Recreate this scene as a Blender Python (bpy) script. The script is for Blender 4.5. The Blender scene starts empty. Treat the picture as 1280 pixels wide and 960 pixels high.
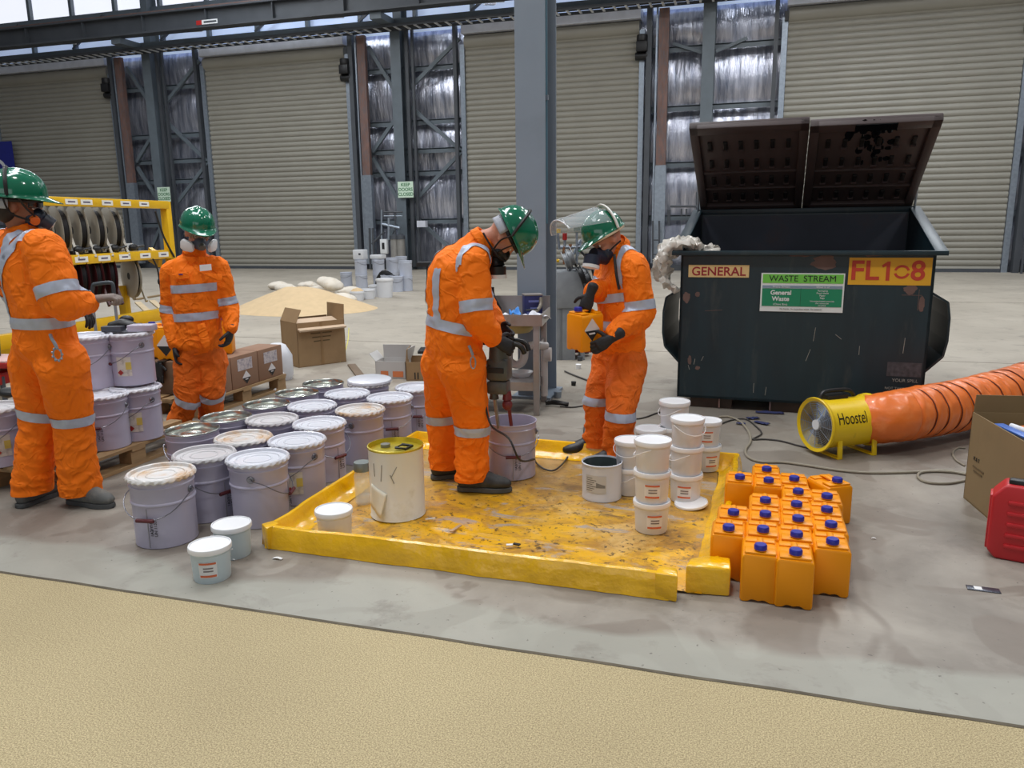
import bpy, bmesh, math, random
from mathutils import Vector, Matrix, noise
random.seed(7)
SC = bpy.context.scene
COL = SC.collection
PI = math.pi

# ------------------------------------------------------------------ camera
CAM_H, FPX, PITCH, YAW, ROLL = 1.55, 970.0, math.radians(11.65), math.radians(17), math.radians(-.72)
Fv = Vector((-math.sin(YAW)*math.cos(PITCH), math.cos(YAW)*math.cos(PITCH), -math.sin(PITCH)))
R0 = Vector((math.cos(YAW), math.sin(YAW), 0)); U0 = R0.cross(Fv)
Rv = R0*math.cos(ROLL) + U0*math.sin(ROLL); Uv = U0*math.cos(ROLL) - R0*math.sin(ROLL)
CP = Vector((0, 0, CAM_H))
AW = Vector((-math.sin(YAW), math.cos(YAW), 0))      # horizontal direction away from the viewer
RT = R0.copy()                                       # horizontal direction to the right
UP = Vector((0, 0, 1))
cd = bpy.data.cameras.new('camera'); cd.sensor_fit = 'HORIZONTAL'; cd.sensor_width = 36; cd.lens = 36*FPX/1280
cd.clip_start = .05; cd.clip_end = 300
cam = bpy.data.objects.new('camera', cd); COL.objects.link(cam)
cam.matrix_world = Matrix(((Rv.x, Uv.x, -Fv.x, CP.x), (Rv.y, Uv.y, -Fv.y, CP.y), (Rv.z, Uv.z, -Fv.z, CP.z), (0, 0, 0, 1)))
SC.camera = cam

def ray(x, y): return Fv + Rv*((x-640)/FPX) - Uv*((y-480)/FPX)
def G(x, y, z=0.0):                                  # photo pixel -> point at height z
    d = ray(x, y); return CP + d*((z-CAM_H)/d.z)
def J(x, y, D):                                      # photo pixel -> point at horizontal distance D
    d = ray(x, y); return CP + d*(D/d.dot(AW))
def WY(x, y, Y):
    d = ray(x, y); return CP + d*(Y/d.y)

# ------------------------------------------------------------------ light, exposure
vs = SC.view_settings
SC.display_settings.display_device = 'sRGB'
vs.view_transform = 'Standard'; vs.look = 'None'; vs.gamma = 1; vs.use_curve_mapping = False
vs.exposure = -0.78
wd = bpy.data.worlds.new('daylight'); SC.world = wd; wd.use_nodes = True
nt = wd.node_tree; nt.nodes.clear()
wo = nt.nodes.new('ShaderNodeOutputWorld'); bg = nt.nodes.new('ShaderNodeBackground')
tc = nt.nodes.new('ShaderNodeTexCoord'); sx = nt.nodes.new('ShaderNodeSeparateXYZ'); cr = nt.nodes.new('ShaderNodeValToRGB')
nt.links.new(tc.outputs['Generated'], sx.inputs[0]); nt.links.new(sx.outputs['Z'], cr.inputs[0])
cr.color_ramp.elements[0].position = 0.0; cr.color_ramp.elements[0].color = (.22, .21, .20, 1)
cr.color_ramp.elements[1].position = .55; cr.color_ramp.elements[1].color = (.86, .92, 1.0, 1)
e = cr.color_ramp.elements.new(.12); e.color = (.46, .50, .58, 1)
nt.links.new(cr.outputs[0], bg.inputs[0]); bg.inputs[1].default_value = .44
nt.links.new(bg.outputs[0], wo.inputs[0])

def lamp(loc, sx_, sy_, power, col=(1, .98, .96)):
    l = bpy.data.lights.new('overhead_and_fill_lamp', 'AREA'); l.shape = 'RECTANGLE'; l.size = sx_; l.size_y = sy_; l.energy = power; l.color = col
    o = bpy.data.objects.new('overhead_and_fill_lamp', l); COL.objects.link(o); o.location = loc
    return o
for (x, y) in ((-9, 1), (-1.5, 1), (6, 1), (-9, 9), (-1.5, 8), (6, 9), (-20, 15), (-10, 17), (0, 17), (8, 17)):
    lamp((x, y, 10.5), 1.1, .5, 370)
# added fill behind the camera, for reflections in the foil and brighter fronts
l = lamp((0, -16, 4.2), 16, 6, 520, (.93, .96, 1)); l.rotation_euler = (math.radians(86), 0, 0)
# roof skylight strips (daylight)
for (x, y) in ((-5, 5), (-16, 18), (4, 18)):
    lamp((x, y, 11.5), 1.8, 9, 1150, (.90, .95, 1))

# ------------------------------------------------------------------ materials
def lin(c): 
    c = c/255.0
    return c/12.92 if c <= .04045 else ((c+.055)/1.055)**2.4
def rgb(r, g, b): return (lin(r), lin(g), lin(b), 1)
MATS = {}
def mat(name, col, rough=.5, metal=0.0, var=.08, scale=6, bump=0.0, bscale=40, coat=0.0, spec=.5, trans=0.0, stain=None, stamt=.5, stscale=5, emit=0, alpha=1, sheen=0, stretch=None, thr=.52, bdist=.01):
    if name in MATS: return MATS[name]
    m = bpy.data.materials.new(name); m.use_nodes = True; n = m.node_tree; L = n.links
    b = n.nodes['Principled BSDF']; t = n.nodes.new('ShaderNodeTexCoord')
    c = rgb(*col)
    b.inputs['Roughness'].default_value = rough; b.inputs['Metallic'].default_value = metal
    b.inputs['Specular IOR Level'].default_value = spec
    b.inputs['Coat Weight'].default_value = coat; b.inputs['Coat Roughness'].default_value = .08
    b.inputs['Transmission Weight'].default_value = trans
    b.inputs['Alpha'].default_value = alpha
    src = t.outputs['Object']
    if stretch:
        mp = n.nodes.new('ShaderNodeMapping'); mp.inputs['Scale'].default_value = stretch; L.new(src, mp.inputs[0]); src = mp.outputs[0]
    nz = n.nodes.new('ShaderNodeTexNoise'); nz.inputs['Scale'].default_value = scale; nz.inputs['Detail'].default_value = 5; L.new(src, nz.inputs['Vector'])
    rp = n.nodes.new('ShaderNodeValToRGB')
    rp.color_ramp.elements[0].position = .3; rp.color_ramp.elements[1].position = .7
    rp.color_ramp.elements[0].color = tuple(x*(1-var) for x in c[:3])+(1,)
    rp.color_ramp.elements[1].color = tuple(min(1, x*(1+var)) for x in c[:3])+(1,)
    L.new(nz.outputs[0], rp.inputs[0]); out = rp.outputs[0]
    if stain:
        n2 = n.nodes.new('ShaderNodeTexNoise'); n2.inputs['Scale'].default_value = stscale; n2.inputs['Detail'].default_value = 8; n2.inputs['Roughness'].default_value = .65
        L.new(src, n2.inputs['Vector'])
        r2 = n.nodes.new('ShaderNodeValToRGB'); r2.color_ramp.elements[0].position = thr; r2.color_ramp.elements[1].position = thr+.14
        r2.color_ramp.elements[0].color = (0, 0, 0, 1); r2.color_ramp.elements[1].color = (stamt, stamt, stamt, 1)
        L.new(n2.outputs[0], r2.inputs[0])
        mx = n.nodes.new('ShaderNodeMix'); mx.data_type = 'RGBA'
        L.new(r2.outputs[0], mx.inputs['Factor']); L.new(out, mx.inputs['A']); mx.inputs['B'].default_value = rgb(*stain)
        out = mx.outputs['Result']
    L.new(out, b.inputs['Base Color'])
    if bump:
        n3 = n.nodes.new('ShaderNodeTexNoise'); n3.inputs['Scale'].default_value = bscale; n3.inputs['Detail'].default_value = 6; L.new(src, n3.inputs['Vector'])
        bp = n.nodes.new('ShaderNodeBump'); bp.inputs['Strength'].default_value = bump; bp.inputs['Distance'].default_value = bdist
        L.new(n3.outputs[0], bp.inputs['Height']); L.new(bp.outputs[0], b.inputs['Normal'])
    if emit:
        b.inputs['Emission Color'].default_value = c; b.inputs['Emission Strength'].default_value = emit
    MATS[name] = m; return m

# ------------------------------------------------------------------ mesh builder
class MB:
    def __init__(s): s.bm = bmesh.new(); s.mi = 0
    def _v(s, pts): return [s.bm.verts.new(p) for p in pts]
    def _f(s, vs):
        try:
            f = s.bm.faces.new(vs); f.material_index = s.mi; return f
        except ValueError: return None
    def box(s, c, d, rz=0, R=None, taper=1.0):
        M = R.to_3x3() if R else Matrix.Rotation(rz, 3, 'Z'); c = Vector(c); v = []
        for z in (-.5, .5):
            k = taper if z > 0 else 1
            for x, y in ((-.5, -.5), (.5, -.5), (.5, .5), (-.5, .5)):
                v.append(s.bm.verts.new(c + M @ Vector((x*d[0]*k, y*d[1]*k, z*d[2]))))
        for q in ((3, 2, 1, 0), (4, 5, 6, 7), (0, 1, 5, 4), (1, 2, 6, 5), (2, 3, 7, 6), (3, 0, 4, 7)): s._f([v[i] for i in q])
        return s
    def bar(s, p0, p1, w, h, up=UP):                 # rectangular bar between two points
        p0, p1 = Vector(p0), Vector(p1); t = (p1-p0).normalized(); a = t.cross(up)
        if a.length < 1e-3: a = t.cross(Vector((0, 1, 0)))
        a.normalize(); b = a.cross(t); R = Matrix((a, t, b)).transposed()
        return s.box((p0+p1)/2, (w, (p1-p0).length, h), R=R)
    def rings(s, R, cap=True, closed=False):
        V = [s._v(r) for r in R]; n = len(V[0])
        for i in range(len(V)-(0 if closed else 1)):
            A, B = V[i], V[(i+1) % len(V)]
            for k in range(n): s._f((A[k], A[(k+1) % n], B[(k+1) % n], B[k]))
        if cap and not closed:
            s._f(V[0][::-1]); s._f(V[-1])
        return s
    def cyl(s, p0, p1, r0, r1=None, n=20, cap=True):
        if r1 is None: r1 = r0
        p0, p1 = Vector(p0), Vector(p1); t = (p1-p0).normalized()
        a = t.cross(UP) if abs(t.z) < .95 else t.cross(Vector((1, 0, 0)))
        a.normalize(); b = t.cross(a)
        return s.rings([[p + (a*math.cos(2*PI*k/n) + b*math.sin(2*PI*k/n))*r for k in range(n)] for p, r in ((p0, r0), (p1, r1))], cap)
    def lathe(s, prof, c=(0, 0, 0), n=40, M=None, cap=False, wob=None):
        c = Vector(c); RR = []
        for j, (r, z) in enumerate(prof):
            ring = []
            for k in range(n):
                a = 2*PI*k/n; rr, zz = r, z
                if wob: rr, zz = wob(j, a, r, z)
                p = Vector((rr*math.cos(a), rr*math.sin(a), zz)); ring.append(c + (M @ p if M else p))
            RR.append(ring)
        return s.rings(RR, cap)
    def tube(s, pts, r, n=8, closed=False, sub=0, flat=1.0):
        P = [Vector(p) for p in pts]
        if sub: P = smooth_path(P, sub)
        rr = r if isinstance(r, (list, tuple)) else None; RR = []; a = None
        N = len(P)
        for i, p in enumerate(P):
            t = (P[min(i+1, N-1)] - P[max(i-1, 0)]) if not closed else (P[(i+1) % N]-P[i-1])
            t.normalize()
            if a is None: a = t.cross(UP) if abs(t.z) < .9 else t.cross(Vector((1, 0, 0)))
            a = (a - t*a.dot(t)).normalized(); b = t.cross(a)
            q = r if rr is None else rr[0] + (rr[1]-rr[0])*i/(N-1)
            RR.append([p + (a*math.cos(2*PI*k/n) + b*math.sin(2*PI*k/n)*flat)*q for k in range(n)])
        return s.rings(RR, True, closed)
    def loft(s, pts, rad, side, n=18, sub=4, cap=True):
        # pts with elliptical radii (across side, across the other axis); rounded ends
        P = [Vector(p) for p in pts]; Q = smooth_path(P, sub) if sub else P
        rad = [(r, r) if not isinstance(r, (tuple, list)) else r for r in rad]
        m = len(P)-1; out = []
        rs = []
        for i in range(len(Q)):
            u = i/(len(Q)-1)*m; k = min(int(u), m-1); f = u-k; f = f*f*(3-2*f)
            rs.append((rad[k][0]*(1-f)+rad[k+1][0]*f, rad[k][1]*(1-f)+rad[k+1][1]*f))
        def frame(i):
            t = (Q[min(i+1, len(Q)-1)]-Q[max(i-1, 0)]).normalized(); sd = Vector(side)
            a = (sd - t*sd.dot(t)).normalized(); return t, a, t.cross(a)
        def ring(c, a, b, ra, rb): return [c + a*math.cos(2*PI*k/n)*ra + b*math.sin(2*PI*k/n)*rb for k in range(n)]
        t, a, b = frame(0); ra, rb = rs[0]; h = min(ra, rb)
        if cap:
            for q in (.15, .5, .85): out.append(ring(Q[0]-t*h*.7*math.sqrt(1-q*q), a, b, ra*q, rb*q))
        for i in range(len(Q)):
            t, a, b = frame(i); out.append(ring(Q[i], a, b, *rs[i]))
        if cap:
            ra, rb = rs[-1]; h = min(ra, rb)
            for q in (.85, .5, .15): out.append(ring(Q[-1]+t*h*.7*math.sqrt(1-q*q), a, b, ra*q, rb*q))
        return s.rings(out)
    def ell(s, c, r, M=None, n=16, m=10):
        c = Vector(c); RR = []
        for j in range(m+1):
            th = -PI/2 + PI*(j+.001)/(m+.002); ring = []
            for k in range(n):
                a = 2*PI*k/n; p = Vector((r[0]*math.cos(th)*math.cos(a), r[1]*math.cos(th)*math.sin(a), r[2]*math.sin(th)))
                ring.append(c + (M @ p if M else p))
            RR.append(ring)
        return s.rings(RR)
    def prism(s, poly, z0, z1, M=None, taper=None):
        M = M or Matrix.Identity(4)
        a = s._v([M @ Vector((x, y, z0)) for x, y in poly]); b = s._v([M @ Vector((x, y, z1)) for x, y in (taper or poly)])
        s._f(a[::-1]); s._f(b); n = len(a)
        for k in range(n): s._f((a[k], a[(k+1) % n], b[(k+1) % n], b[k]))
        return s
    def grid(s, fn, nu, nv):
        V = [[s.bm.verts.new(fn(i/nu, j/nv)) for j in range(nv+1)] for i in range(nu+1)]
        for i in range(nu):
            for j in range(nv): s._f((V[i][j], V[i+1][j], V[i+1][j+1], V[i][j+1]))
        return s
    def xf(s, M): bmesh.ops.transform(s.bm, matrix=M, verts=s.bm.verts); return s
    def bevel(s, w, seg=2, ang=.6):
        bmesh.ops.recalc_face_normals(s.bm, faces=s.bm.faces)
        es = [e for e in s.bm.edges if len(e.link_faces) == 2 and e.calc_face_angle(0) > ang]
        bmesh.ops.bevel(s.bm, geom=es, offset=w, segments=seg, profile=.5, affect='EDGES'); return s
    def jitter(s, amp, sc=5, seed=0):
        for v in s.bm.verts: v.co += Vector(noise.noise_vector(v.co*sc + Vector((seed, 0, 0))))*amp
        return s
    def build(s, name, m, parent=None, world=False, ang=.7, recalc=True, thick=0):
        if recalc: bmesh.ops.recalc_face_normals(s.bm, faces=s.bm.faces)
        if world and parent is not None: s.xf(MW[parent.name].inverted())
        me = bpy.data.meshes.new(name); s.bm.to_mesh(me); s.bm.free()
        for mm in (m if isinstance(m, (list, tuple)) else [m]): me.materials.append(mm)
        me.polygons.foreach_set('use_smooth', [True]*len(me.polygons))
        me.set_sharp_from_angle(angle=ang)
        o = bpy.data.objects.new(name, me); COL.objects.link(o)
        if thick:
            md = o.modifiers.new('thickness', 'SOLIDIFY'); md.thickness = thick; md.offset = 0
        if parent is not None: o.parent = parent; MW[o.name] = MW[parent.name]
        else: MW[o.name] = Matrix.Identity(4)
        return o
MW = {}
def smooth_path(P, sub):
    out = []; n = len(P)
    for i in range(n-1):
        a, b, c, d = P[max(i-1, 0)], P[i], P[i+1], P[min(i+2, n-1)]
        for k in range(sub):
            t = k/sub
            out.append(.5*((2*b) + (c-a)*t + (2*a-5*b+4*c-d)*t*t + (3*b-a-3*c+d)*t*t*t))
    out.append(P[-1].copy()); return out
def root(name, loc, rz=0, label=None, cat=None, group=None):
    o = bpy.data.objects.new(name, None); COL.objects.link(o); o.location = loc; o.rotation_euler = (0, 0, rz); o.empty_display_size = .1
    MW[o.name] = Matrix.Translation(Vector(loc)) @ Matrix.Rotation(rz, 4, 'Z')
    return tag(o, label, cat, group)
def tag(o, label=None, cat=None, group=None, kind=None):
    if label: o['label'] = label
    if cat: o['category'] = cat
    if group: o['group'] = group
    if kind: o['kind'] = kind
    return o
def struct(o): o['kind'] = 'structure'; return o
CH = {}
def dup(src, loc, rz, label=None, group=None):
    def rec(o, par):
        c = o.copy(); COL.objects.link(c)
        if par is not None: c.parent = par
        for ch in o.children: rec(ch, c)
        return c
    r = rec(src, None); r.location = loc; r.rotation_euler = (0, 0, rz)
    if label: r['label'] = label
    if group: r['group'] = group
    return r
def text(s, size, M, m, parent, name='lettering', ext=.0008, align='CENTER', bold=0.0, sx=1.0):
    cu = bpy.data.curves.new('lettering', 'FONT'); cu.body = s; cu.size = size; cu.align_x = align; cu.align_y = 'CENTER'; cu.extrude = ext; cu.offset = bold
    o = bpy.data.objects.new('lettering_source', cu); COL.objects.link(o)
    bpy.context.view_layer.update()
    me = bpy.data.meshes.new_from_object(o.evaluated_get(bpy.context.evaluated_depsgraph_get()))
    bpy.data.objects.remove(o); bpy.data.curves.remove(cu)
    me.transform(M @ Matrix.Diagonal((sx, 1, 1, 1))); me.materials.clear(); me.materials.append(m); me.name = name
    ob = bpy.data.objects.new(name, me); COL.objects.link(ob)
    if parent is not None: ob.parent = parent; MW[ob.name] = MW[parent.name]
    return ob
# frame for something flat on a front face: x right, text upright, facing -y
FRONT = Matrix(((1, 0, 0, 0), (0, 0, -1, 0), (0, 1, 0, 0), (0, 0, 0, 1)))
def T(x, y, z): return Matrix.Translation((x, y, z))
def RZ(a): return Matrix.Rotation(a, 4, 'Z')
def RX(a): return Matrix.Rotation(a, 4, 'X')
def RY(a): return Matrix.Rotation(a, 4, 'Y')

# ================================================================== SETTING
M_steel = mat('painted grey steel', (100, 110, 118), .45, 0, .10, 3)
M_steel_d = mat('dark grey steel', (72, 76, 82), .5, 0, .12, 2)
M_galv = mat('galvanised steel', (150, 160, 172), .38, .6, .12, 12)
M_door = mat('cream roller door sheet', (147, 144, 134), .42, 0, .04, 1.2)
M_primer = mat('rust red primer', (116, 88, 80), .6, 0, .25, 2, stain=(96, 92, 96), stamt=.7, thr=.46, stretch=(4, 4, 1))
M_black = mat('black plastic', (22, 22, 24), .45, 0, .15)
M_white = mat('white enamel', (225, 228, 230), .35, 0, .03)
M_cream = mat('pale flashing', (222, 226, 238), .35, .1, .10, 3)
M_paper = mat('white paper', (228, 228, 228), .7, 0, .03)
M_ink = mat('black ink', (28, 28, 30), .6, 0, 0)
M_red = mat('red paint', (168, 32, 30), .4, 0, .08)
M_blue = mat('blue plastic', (28, 36, 130), .35, 0, .08)
M_green_ink = mat('green ink', (40, 120, 70), .6, 0, 0)
M_cardb = mat('brown cardboard', (150, 122, 88), .8, 0, .06, 5, stain=(120, 95, 66), stamt=.3, stscale=3)
M_wood = mat('pallet wood', (160, 130, 92), .75, 0, .2, 3, bump=.3, bscale=20, stretch=(1, 6, 6))
M_yel = mat('yellow paint', (226, 178, 20), .38, 0, .07, 4)

# floor concrete -----------------------------------------------------
def concrete():
    m = bpy.data.materials.new('concrete slab'); m.use_nodes = True; n = m.node_tree; L = n.links; b = n.nodes['Principled BSDF']
    t = n.nodes.new('ShaderNodeTexCoord'); src = t.outputs['Object']
    def nz(sc, det, rough=.6, dist=0):
        q = n.nodes.new('ShaderNodeTexNoise'); q.inputs['Scale'].default_value = sc; q.inputs['Detail'].default_value = det; q.inputs['Roughness'].default_value = rough; q.inputs['Distortion'].default_value = dist
        L.new(src, q.inputs['Vector']); return q.outputs[0]
    def ramp(v, pts):
        r = n.nodes.new('ShaderNodeValToRGB'); L.new(v, r.inputs[0]); el = r.color_ramp.elements
        el[0].position, el[0].color = pts[0]; el[1].position, el[1].color = pts[-1]
        for p, c in pts[1:-1]: q = el.new(p); q.color = c
        return r.outputs[0]
    def mix(f, a, bb, mode='MIX'):
        x = n.nodes.new('ShaderNodeMix'); x.data_type = 'RGBA'; x.blend_type = mode
        for s, v in (('Factor', f), ('A', a), ('B', bb)):
            if isinstance(v, (tuple, float, int)): x.inputs[s].default_value = v
            else: L.new(v, x.inputs[s])
        return x.outputs['Result']
    base = ramp(nz(.9, 8, .6, .4), [(.35, rgb(120, 113, 104)), (.5, rgb(144, 137, 127)), (.66, rgb(166, 159, 148))])
    # trowel patches with firmer outlines
    pat = ramp(nz(1.6, 3, .5, 1.2), [(.50, (0, 0, 0, 1)), (.53, (1, 1, 1, 1))])
    base = mix(pat, base, mix(.6, base, rgb(120, 110, 100)), 'MIX')
    # fresh grey screed along the coating joint
    sp = n.nodes.new('ShaderNodeSeparateXYZ'); L.new(src, sp.inputs[0])
    ad = n.nodes.new('ShaderNodeMath'); ad.operation = 'MULTIPLY_ADD'; L.new(nz(.8, 2), ad.inputs[0]); ad.inputs[1].default_value = -.9; L.new(sp.outputs['Y'], ad.inputs[2])
    band = ramp(ad.outputs[0], [(0.0, (0, 0, 0, 1)), (1.0, (0, 0, 0, 1))])
    mr = n.nodes.new('ShaderNodeMapRange'); L.new(ad.outputs[0], mr.inputs[0]); mr.inputs[1].default_value = 2.34; mr.inputs[2].default_value = 2.40; mr.inputs[3].default_value = 1; mr.inputs[4].default_value = 0
    base = mix(mr.outputs[0], base, mix(.6, base, rgb(166, 167, 156)))
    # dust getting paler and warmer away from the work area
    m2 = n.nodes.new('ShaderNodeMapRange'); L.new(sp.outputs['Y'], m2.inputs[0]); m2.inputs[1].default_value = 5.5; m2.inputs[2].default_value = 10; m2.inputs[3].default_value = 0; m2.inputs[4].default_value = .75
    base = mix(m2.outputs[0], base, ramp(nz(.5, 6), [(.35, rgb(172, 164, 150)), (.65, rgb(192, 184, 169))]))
    # dirt blots and specks
    blot = ramp(nz(3.2, 9, .7, .3), [(.55, (0, 0, 0, 1)), (.70, (.6, .6, .6, 1))]); base = mix(blot, base, rgb(112, 104, 96))
    spk = ramp(nz(38, 2, .5), [(.70, (0, 0, 0, 1)), (.74, (.7, .7, .7, 1))]); base = mix(spk, base, rgb(92, 86, 80))
    L.new(base, b.inputs['Base Color']); b.inputs['Roughness'].default_value = .52; b.inputs['Specular IOR Level'].default_value = .35
    bp = n.nodes.new('ShaderNodeBump'); bp.inputs['Strength'].default_value = .15; bp.inputs['Distance'].default_value = .01; L.new(nz(30, 6), bp.inputs['Height']); L.new(bp.outputs[0], b.inputs['Normal'])
    return m
def grit():
    m = bpy.data.materials.new('sand grit coating'); m.use_nodes = True; n = m.node_tree; L = n.links; b = n.nodes['Principled BSDF']
    t = n.nodes.new('ShaderNodeTexCoord')
    q = n.nodes.new('ShaderNodeTexNoise'); q.inputs['Scale'].default_value = 210; q.inputs['Detail'].default_value = 3; L.new(t.outputs['Object'], q.inputs['Vector'])
    r = n.nodes.new('ShaderNodeValToRGB'); L.new(q.outputs[0], r.inputs[0]); r.color_ramp.elements[0].position = .34; r.color_ramp.elements[0].color = rgb(140, 124, 90); r.color_ramp.elements[1].position = .66; r.color_ramp.elements[1].color = rgb(206, 190, 148)
    q2 = n.nodes.new('ShaderNodeTexNoise'); q2.inputs['Scale'].default_value = 1.1; q2.inputs['Detail'].default_value = 4; L.new(t.outputs['Object'], q2.inputs['Vector'])
    r2 = n.nodes.new('ShaderNodeValToRGB'); L.new(q2.outputs[0], r2.inputs[0]); r2.color_ramp.elements[0].position = .35; r2.color_ramp.elements[0].color = (.9, .89, .88, 1); r2.color_ramp.elements[1].position = .65; r2.color_ramp.elements[1].color = (1, 1, 1, 1)
    x = n.nodes.new('ShaderNodeMix'); x.data_type = 'RGBA'; x.blend_type = 'MULTIPLY'; x.inputs['Factor'].default_value = 1; L.new(r.outputs[0], x.inputs['A']); L.new(r2.outputs[0], x.inputs['B']); L.new(x.outputs['Result'], b.inputs['Base Color'])
    b.inputs['Roughness'].default_value = .75
    bp = n.nodes.new('ShaderNodeBump'); bp.inputs['Strength'].default_value = .5; bp.inputs['Distance'].default_value = .004; L.new(q.outputs[0], bp.inputs['Height']); L.new(bp.outputs[0], b.inputs['Normal'])
    return m
YW = 26.14
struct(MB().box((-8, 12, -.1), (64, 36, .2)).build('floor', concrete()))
struct(MB().box((-6, -1.25, .0025), (40, 7.5, .005)).build('floor_grit_coating', grit()))
# grout groove at the edge of the coating
j = MB(); pts = []
N = 90
def groove(u, v):
    x = -16+30*u; return Vector((x, 2.5 + (v-.5)*.016 + .006*noise.noise(Vector((x*3, 0, 0))), .0065))
j.grid(groove, 300, 1)
struct(j.build('trim_1', mat('dark grout', (92, 84, 70), .9, 0, .3, 9)))
# long saw cuts in the far slab
for i, y in enumerate((9.5, 16.5)):
    struct(MB().box((-8, y, .001), (60, .012, .002)).build('trim_%d' % (i+2), mat('saw cut', (120, 112, 102), .9)))

# foil lined wall --------------------------------------------------------
def foil():
    m = bpy.data.materials.new('foil insulation'); m.use_nodes = True; n = m.node_tree; L = n.links; b = n.nodes['Principled BSDF']
    t = n.nodes.new('ShaderNodeTexCoord'); mp = n.nodes.new('ShaderNodeMapping'); mp.inputs['Scale'].default_value = (3.2, 1, .45); mp.inputs['Rotation'].default_value = (0, .12, 0); L.new(t.outputs['Object'], mp.inputs[0])
    q = n.nodes.new('ShaderNodeTexNoise'); q.inputs['Scale'].default_value = 1.6; q.inputs['Detail'].default_value = 6; q.inputs['Roughness'].default_value = .6; L.new(mp.outputs[0], q.inputs['Vector'])
    r = n.nodes.new('ShaderNodeValToRGB'); L.new(q.outputs[0], r.inputs[0]); r.color_ramp.elements[0].position = .3; r.color_ramp.elements[0].color = rgb(130, 138, 158); r.color_ramp.elements[1].position = .7; r.color_ramp.elements[1].color = rgb(240, 242, 255)
    L.new(r.outputs[0], b.inputs['Base Color']); b.inputs['Metallic'].default_value = .7; b.inputs['Roughness'].default_value = .24
    bp = n.nodes.new('ShaderNodeBump'); bp.inputs['Strength'].default_value = .6; bp.inputs['Distance'].default_value = .09; L.new(q.outputs[0], bp.inputs['Height']); L.new(bp.outputs[0], b.inputs['Normal'])
    return m
M_foil = foil()
GZ = [0, 1.75, 3.4, 5.1, 6.85, 8.2, 9.2]
def billow(u, v):                                      # foil sags between the girts
    x = -46+62*u; z = 9.2*v
    k = max(i for i in range(len(GZ)) if GZ[i] <= z+1e-6); k = min(k, len(GZ)-2); f = (z-GZ[k])/(GZ[k+1]-GZ[k])
    return Vector((x, YW+.30-.20*math.sin(PI*f)*(.7+.6*noise.noise(Vector((x*1.1, k*3.1, 0)))) + .03*noise.noise(Vector((x*5, z, 2))), z))
w = MB(); w.grid(billow, 400, 50)
struct(w.build('wall_back', M_foil))
DOORS = [(-29.8, -24.05), (-19.65, -13.85), (-9.4, -3.62), (.75, 6.95)]
SLOTS = [-34.5, -21.9, -11.75, -1.5, 8.9]
def roller(i, x0, x1):
    H = 7.4; d = MB(); nr = 42; K = 8; W_ = x1-x0
    def fn(u, v):
        z = H*v; ph = (z/H*nr) % 1
        return Vector((u*W_, .0 - .045*abs(math.sin(PI*ph))**.7, z))
    d.grid(fn, 1, nr*K)
    o = d.build('door_%d' % i, M_door, ang=1.2); o.location = (x0, YW-.22, 0); struct(o); MW[o.name] = T(x0, YW-.22, 0)
    MB().cyl((0, .05, H+.08), (W_, .05, H+.08), .22, n=24).build('door_roll', M_door, o)
    MB().box((W_/2, .05, H+.47), (W_+.1, .62, .34)).build('head_flashing', M_cream, o)
    MB().box((-.09, -.03, H/2), (.16, .14, H)).build('guide', M_galv, o)
    MB().box((W_+.09, -.03, H/2), (.16, .14, H)).build('guide', M_galv, o)
    MB().box((W_/2, -.05, .05), (W_, .09, .1)).build('bottom_rail', M_steel_d, o)
    if i == 4:
        MB().box((-.06, -.12, H+.02), (.1, .16, .25)).build('bracket', M_black, o)
    mo = MB(); mo.box((W_+.12, -.25, H-.55), (.34, .4, .3)).cyl((W_+.12, -.3, H-.2), (W_+.12, -.3, H-.4), .17, n=14).cyl((W_-.1, -.2, H-.8), (W_+.3, -.2, H-.8), .12, n=14).bevel(.02)
    mo.build('motor', M_black, o)
    MB().box((W_+.3, -.12, H-.6), (.1, .12, 1.1)).build('motor_bracket', M_black, o)
    return o
for i, (a, b_) in enumerate(DOORS): roller(i+1, a, b_)

def hbeam(mb, x, y, w, d, z0, z1, tf=.03, tw=.02):
    mb.box((x, y-d/2+tf/2, (z0+z1)/2), (w, tf, z1-z0)); mb.box((x, y+d/2-tf/2, (z0+z1)/2), (w, tf, z1-z0)); mb.box((x, y, (z0+z1)/2), (tw, d-tf*1.5, z1-z0))
for i, x in enumerate(SLOTS):
    mb = MB(); hbeam(mb, x, YW-.35, .36, .62, 0, 8.25); mb.box((x, YW-.35, .03), (.5, .75, .06))
    c = struct(mb.build('wall_column', M_steel))
    c['label'] = 'grey steel wall column'; del c['label']
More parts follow.
